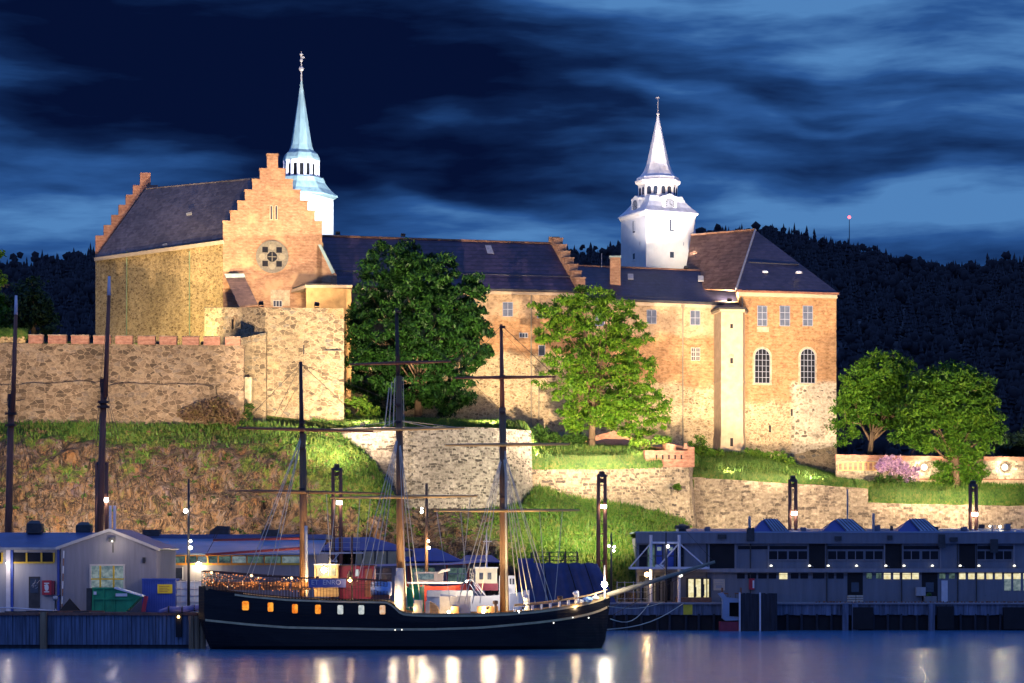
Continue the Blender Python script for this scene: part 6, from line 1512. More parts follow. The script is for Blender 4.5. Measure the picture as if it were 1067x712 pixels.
for px, hw_ in ((802.5, 18.5), (879, 22.5), (956, 21.5)):
    D_ = 286.4; x0, xa_, x1 = X(px - hw_, D_), X(px + hw_ * .12, D_), X(px + hw_, D_); zb, zt_ = Z(554.2, D_), Z(542.0, D_ + 2)
    xm_, xr2 = X(px - hw_ * .42, D_ + 2), X(px + hw_ * .34, D_ + 2); yb = D_ + 2.4
    mo = MB().add([(x0, D_, zb), (x1, D_, zb), (x1, D_ + 5, zb), (x0, D_ + 5, zb), (xm_, yb, zt_), (xr2, yb, zt_)], [(0, 1, 5, 4), (1, 2, 5), (2, 3, 4, 5), (3, 0, 4), (3, 2, 1, 0)]).build('roof_monitor', M['navy_roof'], qb)
    b = MB(); roofslab(b, [(xa_, D_ - .1, zb + .02), (x1 + .1, D_ - .1, zb + .02), (xr2 + .05, yb, zt_ + .08), (xm_ + .1, yb, zt_ + .08)], -.08); b.build('roof', M['shed_roof_pale'], mo)
    b = MB()
    for i in range(6):
        f = i / 5; b.path([(xm_ + .1 + (xr2 - xm_) * f, yb, zt_ + .2), (xa_ + (x1 - xa_) * f, D_ - .15, zb + .16)], .045, 4)
    b.build('seams', M['steel_dark'], mo)
for px, y0, y1, r in ((781, 538, 556, .16), (910, 535, 565, .16), (883, 510, 545, .09), (929, 548, 553, .2), (976, 549, 555, .2), (1034, 548, 556, .1)):
    MB().tube(P(px, y1, 287), P(px, y0, 287), r, r, 7).build('roof_pipe', M['steel_grey' if r < .18 else 'steel_dark'], qb)
b = MB(); b.lathe(P(711, 554.5, 287), [(.45, 0), (.45, .35), (.9, .4), (.9, .7), (.3, .95)], 10); b.build('roof_vent', M['steel_dark'], qb)
for x0, x1, y0 in ((978, 985, 557), (1032, 1040, 562), (778, 786, 550)): rect(MB(), x0, y0, x1, y0 + 14, DQ - .75, .15).build('hoist_frame', M['steel_dark'], qb)
rect(MB(), 955, 612, 964.5, 621, DQ - .8, .7).build('meter_box', M['shed_pale'], qb)
rect(MB(), 780.5, 603, 786.2, 614.5, DQ - .4, .35).build('fire_box', M['red_paint'], qb); rect(MB(), 784.2, 605, 786.0, 613, DQ - .42, .01).build('fire_box_sign', M['trim_white'], qb)

for px in (736.5, 782, 861.5, 939.5, 998, 1017.5): MB().tube(P(px, 566, DQ - .2), P(px, 627.5, DQ - .2), .07, .07, 6).build('downpipe', M['steel_dark'], qb)
MB().path([P(px, 598.5 - .8 * math.sin(px * .02), DQ - .14) for px in range(765, 1070, 9)], .025, 3).build('cable', M['rope_dark'], qb)
for px, y0, w_ in ((870, 562, 7), (925, 561, 5), (990, 563, 8), (748, 560, 9), (1020, 549.5, 6)): rect(MB(), px, y0 - 3, px + w_, y0 + 1.5, DQ - .85, .3).build('junction_box', M['steel_dark'], qb)
for px, y1, hh in ((735, 554, 5), (835, 553.5, 4), (912, 553.5, 6), (1003, 553, 4), (1048, 553, 7)): rect(MB(), px, y1 - hh, px + 5, y1, 288.5, 1.2).build('roof_unit', M['shed_dark'], qb)

# steel canopy frame before its left end
t = thing('steel_canopy', 'white steel frame canopy with tie rods at the left end of the quay building', 'canopy', P(693, 628, 281))
DK = 281.0
for px in (678.3, 707.7): MB().tube(P(px, 628, DK), P(px, 557.5, DK), .18, .18, 8).build('post', M['steel_white'], t)
b = MB(); b.path([P(678, 565.8, DK), P(707, 565.8, DK)], .14, 6); b.path([P(678, 566.5, DK), P(657, 590.5, DK)], .08, 5); b.path([P(708, 566.5, DK), P(737, 592, DK)], .09, 5); b.path([P(706.5, 567.5, DK), P(686, 590.5, DK)], .1, 5); b.build('braces', M['steel_white'], t)
b = MB(); b.box(X(656, DK), X(738.5, DK), DK - 1.2, DK + 2.4, Z(593.3, DK), Z(590.8, DK)); b.build('canopy_slab', M['steel_white'], t)
rect(MB(), 683, 588.5, 691.5, 591, DK - 1.1, .8).build('white_crate', M['trim_white'], t)
l_ = MB().ball(P(674, 598.8, DK), .28, 8, 6).build('lamp', M['lamp_warm'], t); point(t, P(674, 600.5, DK - .6), 350, (1, .7, .3))
MB().ball(P(709.5, 600, DK - .6), .22, 8, 6).build('lamp', M['globe_white'], t)
b = MB()
for px in (664, 671, 684, 690, 699): rect(MB(), px, 606, px + 2.5, 627, DK + 1, .3).build('screen', M['steel_dark'], t)
t = thing('terrace_railing', 'low railing and pale furniture on the quay edge below the canopy', 'railing', P(672, 628, 280))
b = MB()
for y_ in (607, 612, 617, 624): b.path([P(643, y_, 279.8), P(676, y_, 279.8)], .04, 4)
b.build('rail', M['steel_grey'], t)
for px in (643, 651, 660, 668, 676): MB().tube(P(px, 606, 279.8), P(px, 628, 279.8), .05).build('post', M['steel_grey'], t)
for i, (x0, lb) in enumerate(((752, 'left'), (766, 'right'))):
    t = thing('quay_chair', 'small brown chair on the quay, the %s one below the pale board' % lb, 'chair', P(x0 + 4, 628, 281))
    rect(MB(), x0, 618, x0 + 7, 619.2, 280.6, .7).build('seat', M['rust_steel'], t); rect(MB(), x0 + (5.5 if i else 0), 612.5, x0 + (7 if i else 1.5), 618, 280.6, .7).build('backrest', M['rust_steel'], t)
    for q in (x0 + .3, x0 + 6.2): rect(MB(), q, 619.2, q + .6, 628, 280.7, .08).build('leg', M['steel_dark'], t); rect(MB(), q, 619.2, q + .6, 628, 281.2, .08).build('leg', M['steel_dark'], t)

# quay face on the right
t = thing('quay_wall', 'blue-grey quay face on dark piles under the long quay building', 'quay wall', Vector((X(860, 278), 278, 0)))
b = MB(); x0 = lx
while x0 < X(1160, 278): 
    w_ = random.uniform(.5, .9); b.box(x0, x0 + w_ - .03, 278.1 + random.uniform(-.05, .05), 278.9, Z(641, 278) + random.uniform(-.05, .05), Z(629.5, 278)); x0 += w_
b.build('planking', M['quay_timber'], t)
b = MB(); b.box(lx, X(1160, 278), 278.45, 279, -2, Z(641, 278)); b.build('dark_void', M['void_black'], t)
b = MB(); b.box(lx, X(1160, 278), 277.8, 279.1, Z(629.8, 278), Z(628, 278)); b.build('capping_beam', M['shed_grey'], t)
b = MB()
x0 = X(640, 278)
while x0 < X(1160, 278): b.tube((x0, 278.2, -2), (x0, 278.2, 1.9), .16, .16, 6); x0 += random.uniform(1.4, 2.0)
b.build('piles', M['quay_timber_dark'], t)
for px in (878, 888, 968): MB().box(X(px, 277.5), X(px + 6, 277.5), 277.5, 278.1, -1, Z(629, 278)).build('pier_post', M['quay_timber'], t)
for x0, x1, y0 in ((889, 910, 633), (977, 994, 632), (1046, 1075, 633)): rect(MB(), x0, y0, x1, 656, 277.3, .8).build('black_fender', M['void_black'], t)
rect(MB(), 712, 630, 721.5, 640.5, 277.9, .15).build('yellow_plate', M['yellow_paint'], t)
b = MB()
for i in range(60):
    px = 850 + i * 3.7 + random.uniform(-1, 1); rect(b, px, 627.2 - random.random() * .8, px + random.uniform(.8, 2.4), 628.2, 278.0, .4)
b.build('edge_clutter', M['rust_steel'], t)
# piled dolphin and the pale boat beside it
t = thing('timber_dolphin', 'dark timber dolphin of tall planks rising from the water before the quay', 'dolphin', Vector((X(790, 275), 275.5, 0)))
b = MB()
for i in range(22):
    px = 771.5 + i * 1.75; b.box(X(px, 275), X(px + 1.6, 275), 275 + random.uniform(0, .1), 276.6, -2, Z(618.5 + random.uniform(-.4, .8), 275))
b.build('planks', M['quay_timber_dark'], t)
for px in (770, 791.2): MB().box(X(px, 274.8), X(px + 1.7, 274.8), 274.75, 275.0, -1, Z(617.5, 275)).build('guide_rail', M['steel_white'], t)
t = thing('pale_workboat', 'small pale blue open-sided workboat tied left of the timber dolphin', 'boat', Vector((X(758, 275.5), 275.8, 0)))
b = MB(); c0 = 275.2
b.prism([P(748.5, 619, c0), P(753.5, 617.5, c0), P(757, 622.5, c0), P(769.8, 624, c0), P(769.8, 628, c0), P(760, 628, c0), P(760, 642.5, c0), P(769.8, 643, c0), P(769.8, 646.5, c0), P(756, 647, c0), P(752.8, 644.5, c0), P(752.8, 624, c0)], (0, 1.4, 0)); b.build('frame', M['shed_roof_pale'], t)
rect(MB(), 759.9, 628, 769.8, 643, c0 + 1.2, .1).build('dark_cabin', M['void_black'], t)
MB().box(X(750, c0), X(770, c0), 275.2, 276.6, -.4, Z(648, c0)).build('hull', M['maroon_paint'], t)
t = thing('pallet_crates', 'pale pallets stacked in front of the first lower doorway', 'pallets', P(891, 628, 280.5))
for i, (x0, x1) in enumerate(((884, 891.5), (892, 899.5))):
    for k_ in range(3): rect(MB(), x0, 620.5 + k_ * 2.4, x1, 622.3 + k_ * 2.4, 280.2, 1).build('pallet', M['board_pale'], t)
t = thing('grey_planter', 'grey planter box in front of the second lower doorway', 'planter', P(970, 628, 281))
rect(MB(), 964, 621.5, 976, 627.8, 280.7, 1).build('box', M['quay_concrete'], t); MB().ball(P(968, 620.5, 281.2), .35, 7, 5).build('plant', M['hedge_leaf'], t)
# ================================================================== THE SAILING SHIP
DSH = 220.0; SX = lambda px: (px - CX) * 217.0 / F
ship = thing('sailing_ship', 'black three-masted sailing ship with lit stern windows moored across the view', 'ship', Vector((SX(420), DSH, 0)))
HP = np.array([205, 208, 212, 219, 230, 245, 260, 300, 350, 390, 400, 404, 408, 412, 416, 421, 430, 450, 475, 500, 530, 560, 580, 600, 615, 625, 632, 637.5])
def tabl(px, xs, ys): return np.interp(px, xs, ys)
BEAM = tabl(HP, [205, 212, 230, 260, 300, 350, 450, 520, 560, 590, 612, 628, 637.5], [1.7, 2.5, 3.1, 3.45, 3.6, 3.65, 3.65, 3.5, 3.1, 2.35, 1.45, .6, .06])
BWL = tabl(HP, [205, 212, 219, 230, 260, 300, 350, 450, 520, 560, 590, 612, 628, 637.5], [1.0, 1.6, 1.9, 2.4, 3.1, 3.4, 3.5, 3.5, 3.3, 2.7, 1.8, .8, .12, .02])
SHE = tabl(HP, [205, 215, 230, 260, 300, 350, 400, 406, 411, 416, 422, 450, 500, 530, 560, 590, 615, 630, 637.5], [611, 613, 616, 620, 623.5, 625.3, 626, 627.5, 631.5, 636.5, 639.5, 640.5, 640.2, 639, 636.5, 632.5, 627.5, 623, 620])
BOT = tabl(HP, [205, 208, 213, 219, 628, 632, 637.5], [645, 655, 668, 682, 682, 668, 624])
LOW = tabl(HP, [205, 230, 260, 300, 400, 450, 500, 550, 590, 615, 632, 637.5], [645.5, 648, 651, 654, 656, 656, 654.3, 650, 645.3, 640, 634.5, 630])
def hz(py, b): return CH + (YH - py) * (DSH - b) / F
def section(i):
    b, w_ = BEAM[i], BWL[i]; zs, zb, zl = hz(SHE[i], b), hz(BOT[i], b), hz(min(LOW[i], BOT[i] - .5), b)
    zb = min(zb, zl - .05); zw = max(zb + .02, min(.35, zl - .04))
    return [(b, zs), (b * .99 + .02, (zs + zl) / 2), (b * .96, zl), (w_, zw), (w_ * .7, zb - .02)]
secs = [section(i) for i in range(len(HP))]
vs, fs = [], []
for px, s_ in zip(HP, secs):
    vs += [(SX(px), DSH - b, z) for b, z in s_] + [(SX(px), DSH + b, z) for b, z in s_[::-1]]
n = len(HP)
for i in range(n - 1):
    for a in range(10): fs.append((10 * i + a, 10 * i + 10 + a, 10 * i + 10 + (a + 1) % 10, 10 * i + (a + 1) % 10))
fs = [f for f in fs if not (f[0] % 10 == 9)]     # open at the top; the deck closes it
fs += [tuple(range(10)), tuple(range(10 * n - 1, 10 * n - 11, -1))]
hull = MB().add(vs, fs).build('hull', M['hull_black'], ship)
# decks sit inside the bulwark
b = MB(); dk = []
for i, px in enumerate(HP):
    drop = .35 if px < 408 else .8
    z = secs[i][0][1] - drop; dk.append((SX(px), BEAM[i] - .06, z))
for (x0, b0, z0), (x1, b1, z1_) in zip(dk[:-1], dk[1:]): b.add([(x0, DSH - b0, z0), (x1, DSH - b1, z1_), (x1, DSH + b1, z1_), (x0, DSH + b0, z0)], [(0, 1, 2, 3)])
b.build('deck', M['deck_wood'], ship)
def hull_pt(px, z, out=0.0, side=-1):
    """point on the hull side"""
    def at_i(i):
        s_ = secs[i][::-1]; return np.interp(z, [q[1] for q in s_], [q[0] for q in s_])
    i = int(np.clip(np.searchsorted(HP, px) - 1, 0, n - 2)); f = (px - HP[i]) / (HP[i + 1] - HP[i])
    bb = at_i(i) * (1 - f) + at_i(i + 1) * f + out
    return Vector((SX(px), DSH + side * bb, z))
def strip(name, xs, zc, hh, m_, out=.05):
    for side in (-1, 1):
        b = MB(); pr = None
        for px in xs:
            z = zc(px); p0, p1 = hull_pt(px, z - hh, out, side), hull_pt(px, z + hh, out, side); q0, q1 = hull_pt(px, z - hh, -.05, side), hull_pt(px, z + hh, -.05, side)
            cur = (p0, p1, q1, q0)
            if pr: b.add(list(pr) + list(cur), [(0, 4, 5, 1), (1, 5, 6, 2), (2, 6, 7, 3), (3, 7, 4, 0)])
            pr = cur
        b.build(name, M[m_], hull)
strip('lower_stripe', list(np.linspace(206, 634, 60)), lambda px: hz(float(np.interp(px, HP, LOW)), float(np.interp(px, HP, BEAM))), .1, 'hull_stripe')
strip('upper_stripe', list(np.linspace(245, 402, 30)) + [404, 406, 408, 410, 412, 414, 416, 418, 420, 424, 430] + list(np.linspace(440, 636, 30)), lambda px: hz(float(np.interp(px, HP, SHE)), float(np.interp(px, HP, BEAM))) - (.16 if px < 400 else .13), .085, 'hull_stripe')
# cap rail of the main deck
b = MB(); pr = None
for side in (-1, 1):
    pts = [hull_pt(px, float(np.interp(px, HP, [s_[0][1] for s_ in secs])) + .03, 0, side) for px in list(np.linspace(412, 637, 40))]
    b.path(pts, .09, 4)
b.build('cap_rail', M['yard_wood'], hull)
# stern windows
for i, (px, py, m_) in enumerate(((256.5, 631.3, 'pane_orange'), (282.6, 632.7, 'pane_orange'), (308, 634.4, 'pane_orange'), (332, 635, 'pane_orange'), (355.2, 635.4, 'pane_pale'), (377, 635.5, 'pane_pale'), (399, 635.5, 'pane_peach'))):
    z = hz(py, 3.6); pc = hull_pt(px, z, 0); tg = (hull_pt(px + 3, z) - hull_pt(px - 3, z)).normalized(); nn = Vector((tg.y, -tg.x, 0))
    w_, h_ = (.32, .41) if i == 0 else (.26, .41)
    def ov(a, b_, o_): return [pc + tg * x_ + UP * z_ + nn * o_ for x_, z_ in [(-a * .75, -b_), (a * .75, -b_), (a, -b_ * .75), (a, b_ * .75), (a * .75, b_), (-a * .75, b_), (-a, b_ * .75), (-a, -b_ * .75)]]
    o1, o2 = ov(w_ + .07, h_ + .07, .03), ov(w_, h_, .03); f_ = MB()
    for q in range(8): r_ = (q + 1) % 8; f_.prism([o1[q], o1[r_], o2[r_], o2[q]], nn * .07)
    pw = f_.build('hull_window', M['hull_black'], hull); MB().prism(ov(w_ + .02, h_ + .02, .02), nn * .03).build('pane', M[m_], pw)
for px, py in ((412, 656.5), (419, 656.4), (577, 649.5), (597, 644), (614, 644.5)):
    z = hz(py, 3.6); MB().ball(hull_pt(px, z, .03), .07, 6, 4).build('hull_lamp', M['globe_white'], hull)
# quarterdeck railing
rl = [(209, 595.5), (222, 596.3), (245, 598), (270, 600), (300, 601.8), (330, 603), (360, 603.3), (385, 604), (404, 606)]
b = MB()
def rpt(px, dz=0.0, side=-1):
    bb = float(np.interp(px, HP, BEAM)); py = np.interp(px, [q[0] for q in rl], [q[1] for q in rl]); return Vector((SX(px), DSH + side * (bb - .08), hz(py, bb) + dz))
for side in (-1, 1):
    b.path([rpt(px, 0, side) for px in np.linspace(209, 404, 28)], .075, 5)
    for dz in (-.45, -.85): b.path([rpt(px, dz, side) for px in np.linspace(209, 404, 28)], .03, 4)
    for px in np.arange(209, 405, 3.3):
        bb = float(np.interp(px, HP, BEAM)); zt_ = rpt(px, 0, side).z; zb = hz(float(np.interp(px, HP, SHE)), bb) - .2
        b.tube((SX(px), DSH + side * (bb - .08), zb), (SX(px), DSH + side * (bb - .08), zt_), .035, .035, 4)
b.path([rpt(209, 0, -1), rpt(209, 0, 1)], .075, 5)
b.build('quarterdeck_railing', M['mast_black'], ship)
# string of lights along it
fl_ = thing('fairy_lights', 'tangle of small orange fairy lights wound along the ship stern railing', 'string lights', rpt(280, -1.2))
b, b2, wr = MB(), MB(), MB(); prev = None
for i in range(170):
    px = 210 + (332 - 210) * (rng.random() ** 1.25); q = rpt(px, -rng.random() ** 1.3 * 1.25 - .03); q.y -= .06
    (b2 if rng.random() < .10 else b).ball(q, .035 + .025 * rng.random(), 5, 4)
for r_ in range(3): MB().path([rpt(px, -.12 - .38 * r_ - .16 * abs(math.sin(px * .3 + r_)), -1) + Vector((0, -.05, 0)) for px in np.linspace(210, 402, 90)], .015, 3).build('cable', M['rope_dark'], fl_)
b.build('bulbs', M['fairy'], fl_)['kind'] = 'stuff'; b2.build('bright_bulbs', M['fairy_hot'], fl_)['kind'] = 'stuff'
for px in (222, 250, 262, 300, 318): point(fl_, rpt(px, -.4) + Vector((0, .9, 0)), 40, (1, .5, .18), .3)
for px in (262.5, 304.5, 220): MB().ball(rpt(px, -.05) + Vector((0, -.1, 0)), .13, 6, 4).build('large_bulb', M['fairy_hot'], fl_)

for x0, x1 in ((214, 236), (238, 268), (271, 300), (303, 322)):
    b = MB(); b.box(SX(x0), SX(x1), 217.7, 218.3, Z(615, 217.7), Z(606.5, 217.7)); b.box(SX(x0), SX(x1), 217.35, 217.7, Z(615, 217.7), Z(611, 217.7)); b.build('light_catch_bench', M['deck_wood'], ship)  # benches added behind the rail to catch the warm fairy light
# cabins on the quarterdeck
def sbox(mb, x0, y0, x1, y1, Dn, th): return mb.box(X(x0, Dn), X(x1, Dn), Dn, Dn + th, Z(y1, Dn), Z(y0, Dn))
cb_ = sbox(MB(), 327.5, 589, 352.5, 622, 218.6, 2.8).build('deck_cabin', M['yard_wood'], ship)
sbox(MB(), 326.5, 587.8, 353.5, 589, 218.4, 3.2).build('cabin_roof', M['trim_pale'], ship)
for x0 in (331, 344): sbox(MB(), x0, 592, x0 + 5.5, 600, 218.55, .06).build('window', M['pane_cream'], cb_)
c2_ = sbox(MB(), 353.5, 590, 390, 624, 219.2, 2.4).build('aft_deckhouse', M['maroon_paint'], ship)
sbox(MB(), 380.5, 593, 388, 622, 219.12, .08).build('door', M['mast_dark'], c2_); sbox(MB(), 370.5, 593.5, 373.5, 600.5, 219.12, .08).build('window', M['pane_pale'], c2_)
sbox(MB(), 352.8, 588.8, 391, 590, 219.0, 2.8).build('deckhouse_roof', M['mast_black'], ship)
l_ = MB().ball(P(337.5, 594, 217.6), .24, 10, 7).build('deck_lamp', M['lamp_bright'], ship); MB().tube(P(337.5, 594, 217.7), P(337.5, 588.6, 218.5), .04).build('arm', M['steel_dark'], l_)
point(ship, P(337.5, 593, 216.6), 420, (1, .72, .34), .3)
b = MB(); b.tube(P(366.8, 626, 217.5), P(366.8, 558, 217.5), .1, .08, 6); b.build('flag_pole', M['mast_black'], ship)
lt = MB().lathe(P(364.5, 606, 216.9), [(.12, -.05), (.22, .0), (.25, .55), (.1, .85), (.05, 1.0)], 8).build('stern_lantern', M['mast_black'], ship); MB().ball(P(364.7, 604.5, 216.7), .19, 8, 6).build('flame', M['lamp_warm'], lt)
# raft drum and banner lie on / hang from the railing
t = thing('raft_canister', 'white and blue life raft canister on the quarterdeck rail by the main mast', 'life raft', P(397, 620, 217))
MB().tube(P(386.5, 613.5, 217), P(408, 613.5, 217), .62, .62, 14).build('drum', M['trim_white'], t, True); MB().tube(P(391, 613.5, 217), P(407.2, 613.5, 217), .64, .64, 14).build('blue_wrap', M['raft_blue'], t, True)
MB().box(X(388, 217), X(406, 217), 216.5, 217.5, Z(624, 217), Z(620, 217)).build('cradle', M['mast_dark'], t)
t = thing('rail_banner', 'blue banner with pale lettering hung on the ship railing below the cabin lamp', 'banner', P(341, 613, 216.2))
bf = DSH - 3.74
a, c_ = X(321.5, bf), X(360.5, bf)
MB().box(a, c_, bf - .03, bf, Z(612.3, bf), Z(603.3, bf)).build('cloth', M['banner_blue'], t)
cu = bpy.data.curves.new('lettering', 'FONT'); cu.body = 'ET  ENRO'; cu.size = .62; cu.extrude = .008; cu.align_x = 'CENTER'; cu.materials.append(M['trim_white'])
tt_ = bpy.data.objects.new('letters_source', cu); S.collection.objects.link(tt_); bpy.context.view_layer.update()
me_ = bpy.data.meshes.new_from_object(tt_.evaluated_get(bpy.context.evaluated_depsgraph_get())); bpy.data.objects.remove(tt_)
if not me_.materials: me_.materials.append(M['trim_white'])
to = bpy.data.objects.new('lettering', me_); S.collection.objects.link(to); to.parent = t; to.rotation_euler = (R(90), 0, 0); to.location = Vector(((a + c_) / 2 - .1, bf - .05, Z(609.3, bf))) - wloc(t)
# railing gear: life buoys, people-free deck clutter
def mast(px_t, segs, name):
    """segs: [(y0, y1, r0, r1, material)] bottom to top"""
    o_ = None
    for i, (y0, y1, r0, r1, m_) in enumerate(segs):
        q = MB().tube(P(px_t[i][0], y0, DSH), P(px_t[i][1], y1, DSH - .0), r0, r1, 10).build(name if i == 0 else 'topmast', M[m_], ship, True); o_ = o_ or q
    return o_
def yard(x0, x1, y0, y1, m_, r=.145, d=.45):
    xm = (x0 + x1) / 2; ym = (y0 + y1) / 2; b = MB(); a, c_, e = P(x0, y0, DSH - d), P(xm, ym, DSH - d), P(x1, y1, DSH - d)
    b.tube(a, c_, r * .6, r * 1.15, 8); b.tube(c_, e, r * 1.15, r * .6, 8); return b.build('yard', M[m_], ship, True)
def tops(px, ys, m_='mast_black'):
    for y_ in ys: MB().obox(P(px, y_, DSH - .1), XV, UP, YV, .26, .10, .3).build('mast_band', M[m_], ship)
mast(((316.8, 315.4), (314.6, 313.2)), ((622, 452, .40, .30, 'mast_wood'), (470, 377, .24, .14, 'mast_black')), 'mizzen_mast'); tops(315, (446, 440, 510, 467))
mast(((418.2, 415.6), (415.3, 413.2)), ((641, 392, .43, .28, 'mast_wood'), (418, 321, .22, .14, 'mast_black')), 'main_mast'); tops(415, (440, 517, 422, 325))
mast(((525.6, 523.6), (523.6, 522.2)), ((641, 425, .42, .30, 'mast_wood'), (440, 338, .24, .13, 'mast_dark')), 'fore_mast'); tops(523.5, (430, 464, 518, 392, 341))
yard(247.5, 389, 446, 449.8, 'mast_dark'); yard(237, 401, 511.5, 514.5, 'mast_wood')
yard(364, 470, 380, 376.8, 'mast_dark'); yard(352, 484, 448, 446.3, 'yard_wood'); yard(344, 497.5, 519, 517, 'yard_wood')
yard(474, 579.5, 394, 392.7, 'mast_dark'); yard(464, 594, 464, 463, 'yard_wood', .15); yard(452, 604, 532.5, 531.8, 'yard_wood', .14)
for x0, y0, x1, y1 in ((222, 563, 314, 561), (214, 578, 314, 571.5)):
    MB().tube(P(x0, y0, DSH), P(x1, y1, DSH), .11, .13, 7).build('boom', M['boom_red'], ship, True)
# running and standing rigging
dkR, plR = MB(), MB()
def rope(b, *pts, r=.03): MB().path(list(pts), r, 3).build('rope', M['rope_dark' if b is dkR else 'rope_pale'], ship)
A = lambda px, py, d=0.0: P(px, py, DSH + d)
rope(dkR, A(313.5, 379), A(249, 446, -.4)); rope(dkR, A(313.5, 379), A(388, 449, -.4)); rope(dkR, A(313.5, 380), A(222, 561)); rope(dkR, A(314, 395), A(216, 576)); rope(dkR, A(315, 448), A(243, 511, -.4)); rope(dkR, A(315, 448), A(330, 600, -2.5))
rope(dkR, A(522.5, 339), A(578.5, 392, -.4)); rope(dkR, A(522.5, 339), A(476, 393, -.4)); rope(dkR, A(523, 430), A(566, 463, -.4)); 
rope(dkR, A(413.4, 330), A(367, 379, -.4), r=.018); rope(dkR, A(413.4, 330), A(468, 377, -.4), r=.018); rope(dkR, A(413.5, 325), A(525, 430), r=.02); rope(dkR, A(314, 380), A(414, 420), r=.02)
rope(plR, A(415, 438), A(396, 446.5, -.4), r=.05); rope(plR, A(415, 438), A(358, 447, -.4)); rope(plR, A(415, 438), A(452, 446, -.4), r=.05); rope(plR, A(415, 438), A(480, 446, -.4))
for x_, y0 in ((401, 404), (405.5, 398), (410, 394)): rope(plR, A(x_, 444, -.6), A(x_ + (414 - x_) * .35, y0, -.6), r=.06)
rope(plR, A(420, 393, -.3), A(421, 444, -.3), r=.03)
# foremast bowsprit stays
rope(dkR, A(523, 345), A(744, 585.5), r=.018); rope(dkR, A(523.5, 465), A(700, 599), r=.018)
def shrouds(pxm, ym, feet, dy=3.3, ytop=None):
    for fx, fy in feet:
        for side in (-1, 1): MB().tube(A(pxm, ym), A(fx, fy, side * dy), .045 if side < 0 else .03, None, 4).build('shroud', M['rope_pale'], ship)
shrouds(524, 470, ((477, 629), (484, 629), (492, 629), (500, 629)))
shrouds(523.5, 466, ((539, 625), (545.5, 629), (551, 629), (558, 629)))
shrouds(523.5, 466, ((571, 627), (576, 628)))
shrouds(415.5, 450, ((388, 606), (395, 606), (381, 606), (372, 606)), 3.5)
shrouds(415.5, 450, ((424, 634), (432, 634), (439, 634)), 3.4)
shrouds(315.5, 450, ((279, 600), (284, 601), (262, 600), (257, 600)), 3.4)
for x0, y0, x1, y1 in ((586, 533, 578, 626), (562, 533, 569, 626), (455, 533, 470, 634), (480, 533, 488, 634), (490, 518, 478, 634), (350, 519, 342, 600), (375, 519, 370, 601), (386, 519, 377, 602), (340, 514, 345, 600)):
    rope(plR, A(x0, y0, -.5), A(x1, y1, -3), r=.032)
# pale sail rolls / covers on the masts, lit mast foot
MB().tube(P(416.6, 638, DSH - .7), P(416.4, 592, DSH - .7), .42, .36, 9).build('sail_cover', M['canvas_pale'], ship, True)
MB().tube(P(412.4, 630, DSH - .7), P(412.6, 600, DSH - .7), .13, .12, 7).build('sail_cover', M['canvas_pale'], ship, True)
MB().tube(P(319.8, 622, DSH - .45), P(318.8, 548, DSH - .45), .16, .14, 8).build('sail_cover', M['canvas_pale'], ship, True)
MB().tube(P(527.8, 637, DSH - .4), P(526.6, 470, DSH - .35), .12, .09, 7).build('jackstay', M['rope_pale'], ship, True)
# main deck fittings
hb = sbox(MB(), 431, 625.5, 440, 641, 218, 1.2).build('deck_chest', M['cream_paint'], ship); sbox(MB(), 443.3, 627, 447.8, 641, 217.8, 1).build('deck_post', M['cream_paint'], ship)
b = MB(); b.prism([A(447, 627, -2), A(452, 629, -2), A(456, 633, -2), A(458, 641, -2), A(447, 641, -2)], (0, 2.4, 0)); b.build('companion_hatch', M['yard_wood'], ship)
sbox(MB(), 458, 621.5, 490, 641, 219.5, 2).build('boat_cover', M['canvas_pale'], ship)
for x0, x1 in ((470, 478), (497, 507), (508, 519)): sbox(MB(), x0, 632, x1, 641, 218.2, 1.2).build('hatch', M['deck_wood'], ship)
for px, py in ((549, 628), (601, 623)):
    b = MB(); b.tube(A(px, py + 8, -1), A(px, py - 2, -1), .2, .22, 9); b.tube(A(px, py - 2, -1), A(px - 1.2, py - 5.5, -1.2), .22, .3, 9); b.build('vent_cowl', M['trim_white'], ship, True)
MB().tube(A(548.5, 636, -.6), A(548.5, 615, -.6), .3, .26, 9).build('white_funnel', M['trim_white'], ship, True)
for px, y0 in ((516.3, 627), (583.5, 622)): MB().lathe(A(px, y0 + 12, -2), [(.12, 0), (.12, .8), (.25, .85), (.25, 1.1), (.1, 1.15)], 8).build('bollard', M['mast_black'], ship)
b = MB()
for px in np.arange(536, 628, 9.5):
    zz = float(np.interp(px, HP, [s_[0][1] for s_ in secs])); bb = float(np.interp(px, HP, BEAM)) - .15
    for side in (-1, 1): MB().tube((SX(px), DSH + side * bb, zz - .7), (SX(px), DSH + side * bb, zz + .55), .09, .09, 6).build('stanchion', M['trim_white'], ship)
b = MB()
for side in (-1, 1): b.path([(SX(px), DSH + side * (float(np.interp(px, HP, BEAM)) - .15), float(np.interp(px, HP, [s_[0][1] for s_ in secs])) + .6) for px in np.linspace(536, 634, 24)], .07, 5)
b.build('forecastle_rail', M['yard_wood'], ship)
MB().ball(A(612, 625, -1.2), .5, 9, 6, .55).build('rope_coil', M['raft_blue'], ship); MB().ball(A(605, 627, -1.4), .42, 9, 6, .5).build('rope_coil', M['canvas_pale'], ship); MB().ball(A(620, 623.5, -.7), .4, 9, 6, .5).build('rope_coil', M['canvas_pale'], ship)
for px in (467.5, 503.5, 540.5):
    l_ = MB().ball(A(px, 637.8, -3.2), .14, 7, 5).build('deck_bulb', M['lamp_white'], ship)
for px, pw in ((408, 240), (430, 170), (470, 190), (505, 210), (541, 260), (575, 170), (600, 150)): point(ship, A(px, 634, -2.0), pw, (1, .70, .34), .2)
point(lt, P(364.7, 606, 215.6), 70, (1, .66, .3), .1)
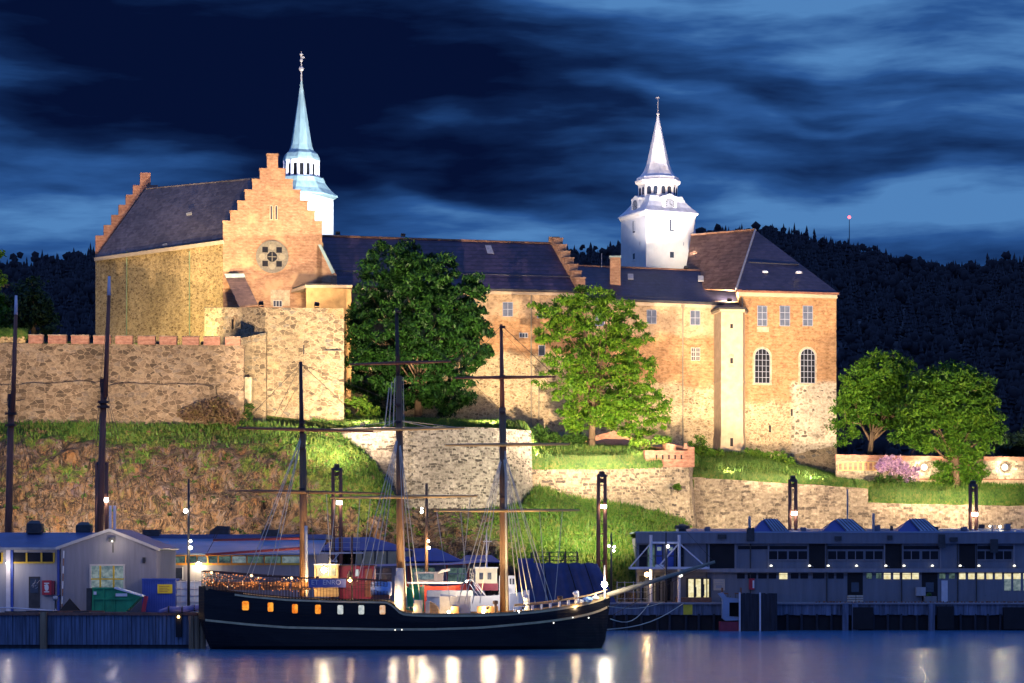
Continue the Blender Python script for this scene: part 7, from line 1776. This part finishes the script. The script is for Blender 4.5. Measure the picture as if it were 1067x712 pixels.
point(ship, A(472, 610, 3.6), 600, (1, .74, .42), .2); point(ship, A(512, 612, 3.6), 600, (1, .8, .55), .2); point(ship, A(440, 604, 3.6), 500, (1, .74, .42), .2)  # unseen lights added on the far side to brighten the moored boats
point(ship, A(319.5, 612, -1.6), 350, (1, .70, .34), .2); point(ship, A(409, 628, -2.2), 380, (1, .82, .52), .2)
# lamps at the mast feet that shine up the masts and yards
for px, lean, tg_, pw in ((331, 2, (316, 480), 2600), (428, 3, (420, 470), 4200), (508, -2, (522, 480), 3800), (545, 2, (530, 480), 2600)):
    ld = bpy.data.lights.new('mast_lamp', 'SPOT'); ld.energy = pw * 1.25; ld.spot_size = R(75); ld.spot_blend = .9; ld.color = (1, .72, .36); ld.shadow_soft_size = .15
    o = bpy.data.objects.new('mast_lamp', ld); S.collection.objects.link(o); o.parent = ship; q = A(px, 632 if px > 400 else 600, -4.2 if px > 400 else -3.9); o.location = q - wloc(ship)
    o.rotation_euler = (A(tg_[0], tg_[1]) - q).to_track_quat('-Z', 'Y').to_euler()
    MB().lathe(q - UP * .25, [(.12, 0), (.16, .15), (.16, .2)], 8).build('mast_lamp_housing', M['steel_dark'], ship)
# bowsprit, bow lamp and mooring lines
bs = MB(); bs.tube(A(606, 629), A(745, 585.5, 0), .30, .13, 9); bs.build('bowsprit', M['lead_pipe'], ship, True)
b = MB(); b.path([A(745, 585.8), A(712, 600.5), A(640, 640)], .03, 4); b.path([A(722, 593), A(637, 632)], .03, 4); b.build('bobstay', M['rope_dark'], ship)
b = MB(); b.tube(A(630, 624, -.6), A(630, 589, -.6), .1, .08, 7); b.build('lamp_pole', M['trim_pale'], ship)
MB().ball(A(629.8, 609, -.85), .28, 10, 7).build('bow_lamp', M['lamp_bright'], ship); point(ship, A(629.8, 609, -1.5), 450, (1, .85, .6), .3)
for i, (x0, y0, x1, y1, lb) in enumerate(((634, 632, 690, 628, 'upper pale mooring line from the bow to the quay'), (633, 656, 712, 629, 'lower slack mooring line from the bow to the quay'), (636, 645, 676, 629.5, 'middle mooring line from the bow to the quay'))):
    a, c_ = P(x0, y0, 219.5), P(x1, y1, 277.7); pts = []
    for f in np.linspace(0, 1, 9): q = a.lerp(c_, f); q.z -= (.5 + .4 * i) * math.sin(math.pi * f) * .8; pts.append(q)
    tag(MB().path(pts, .05, 4).build('mooring_line', M['rope_pale']), lb, 'rope', 'mooring lines at the bow')
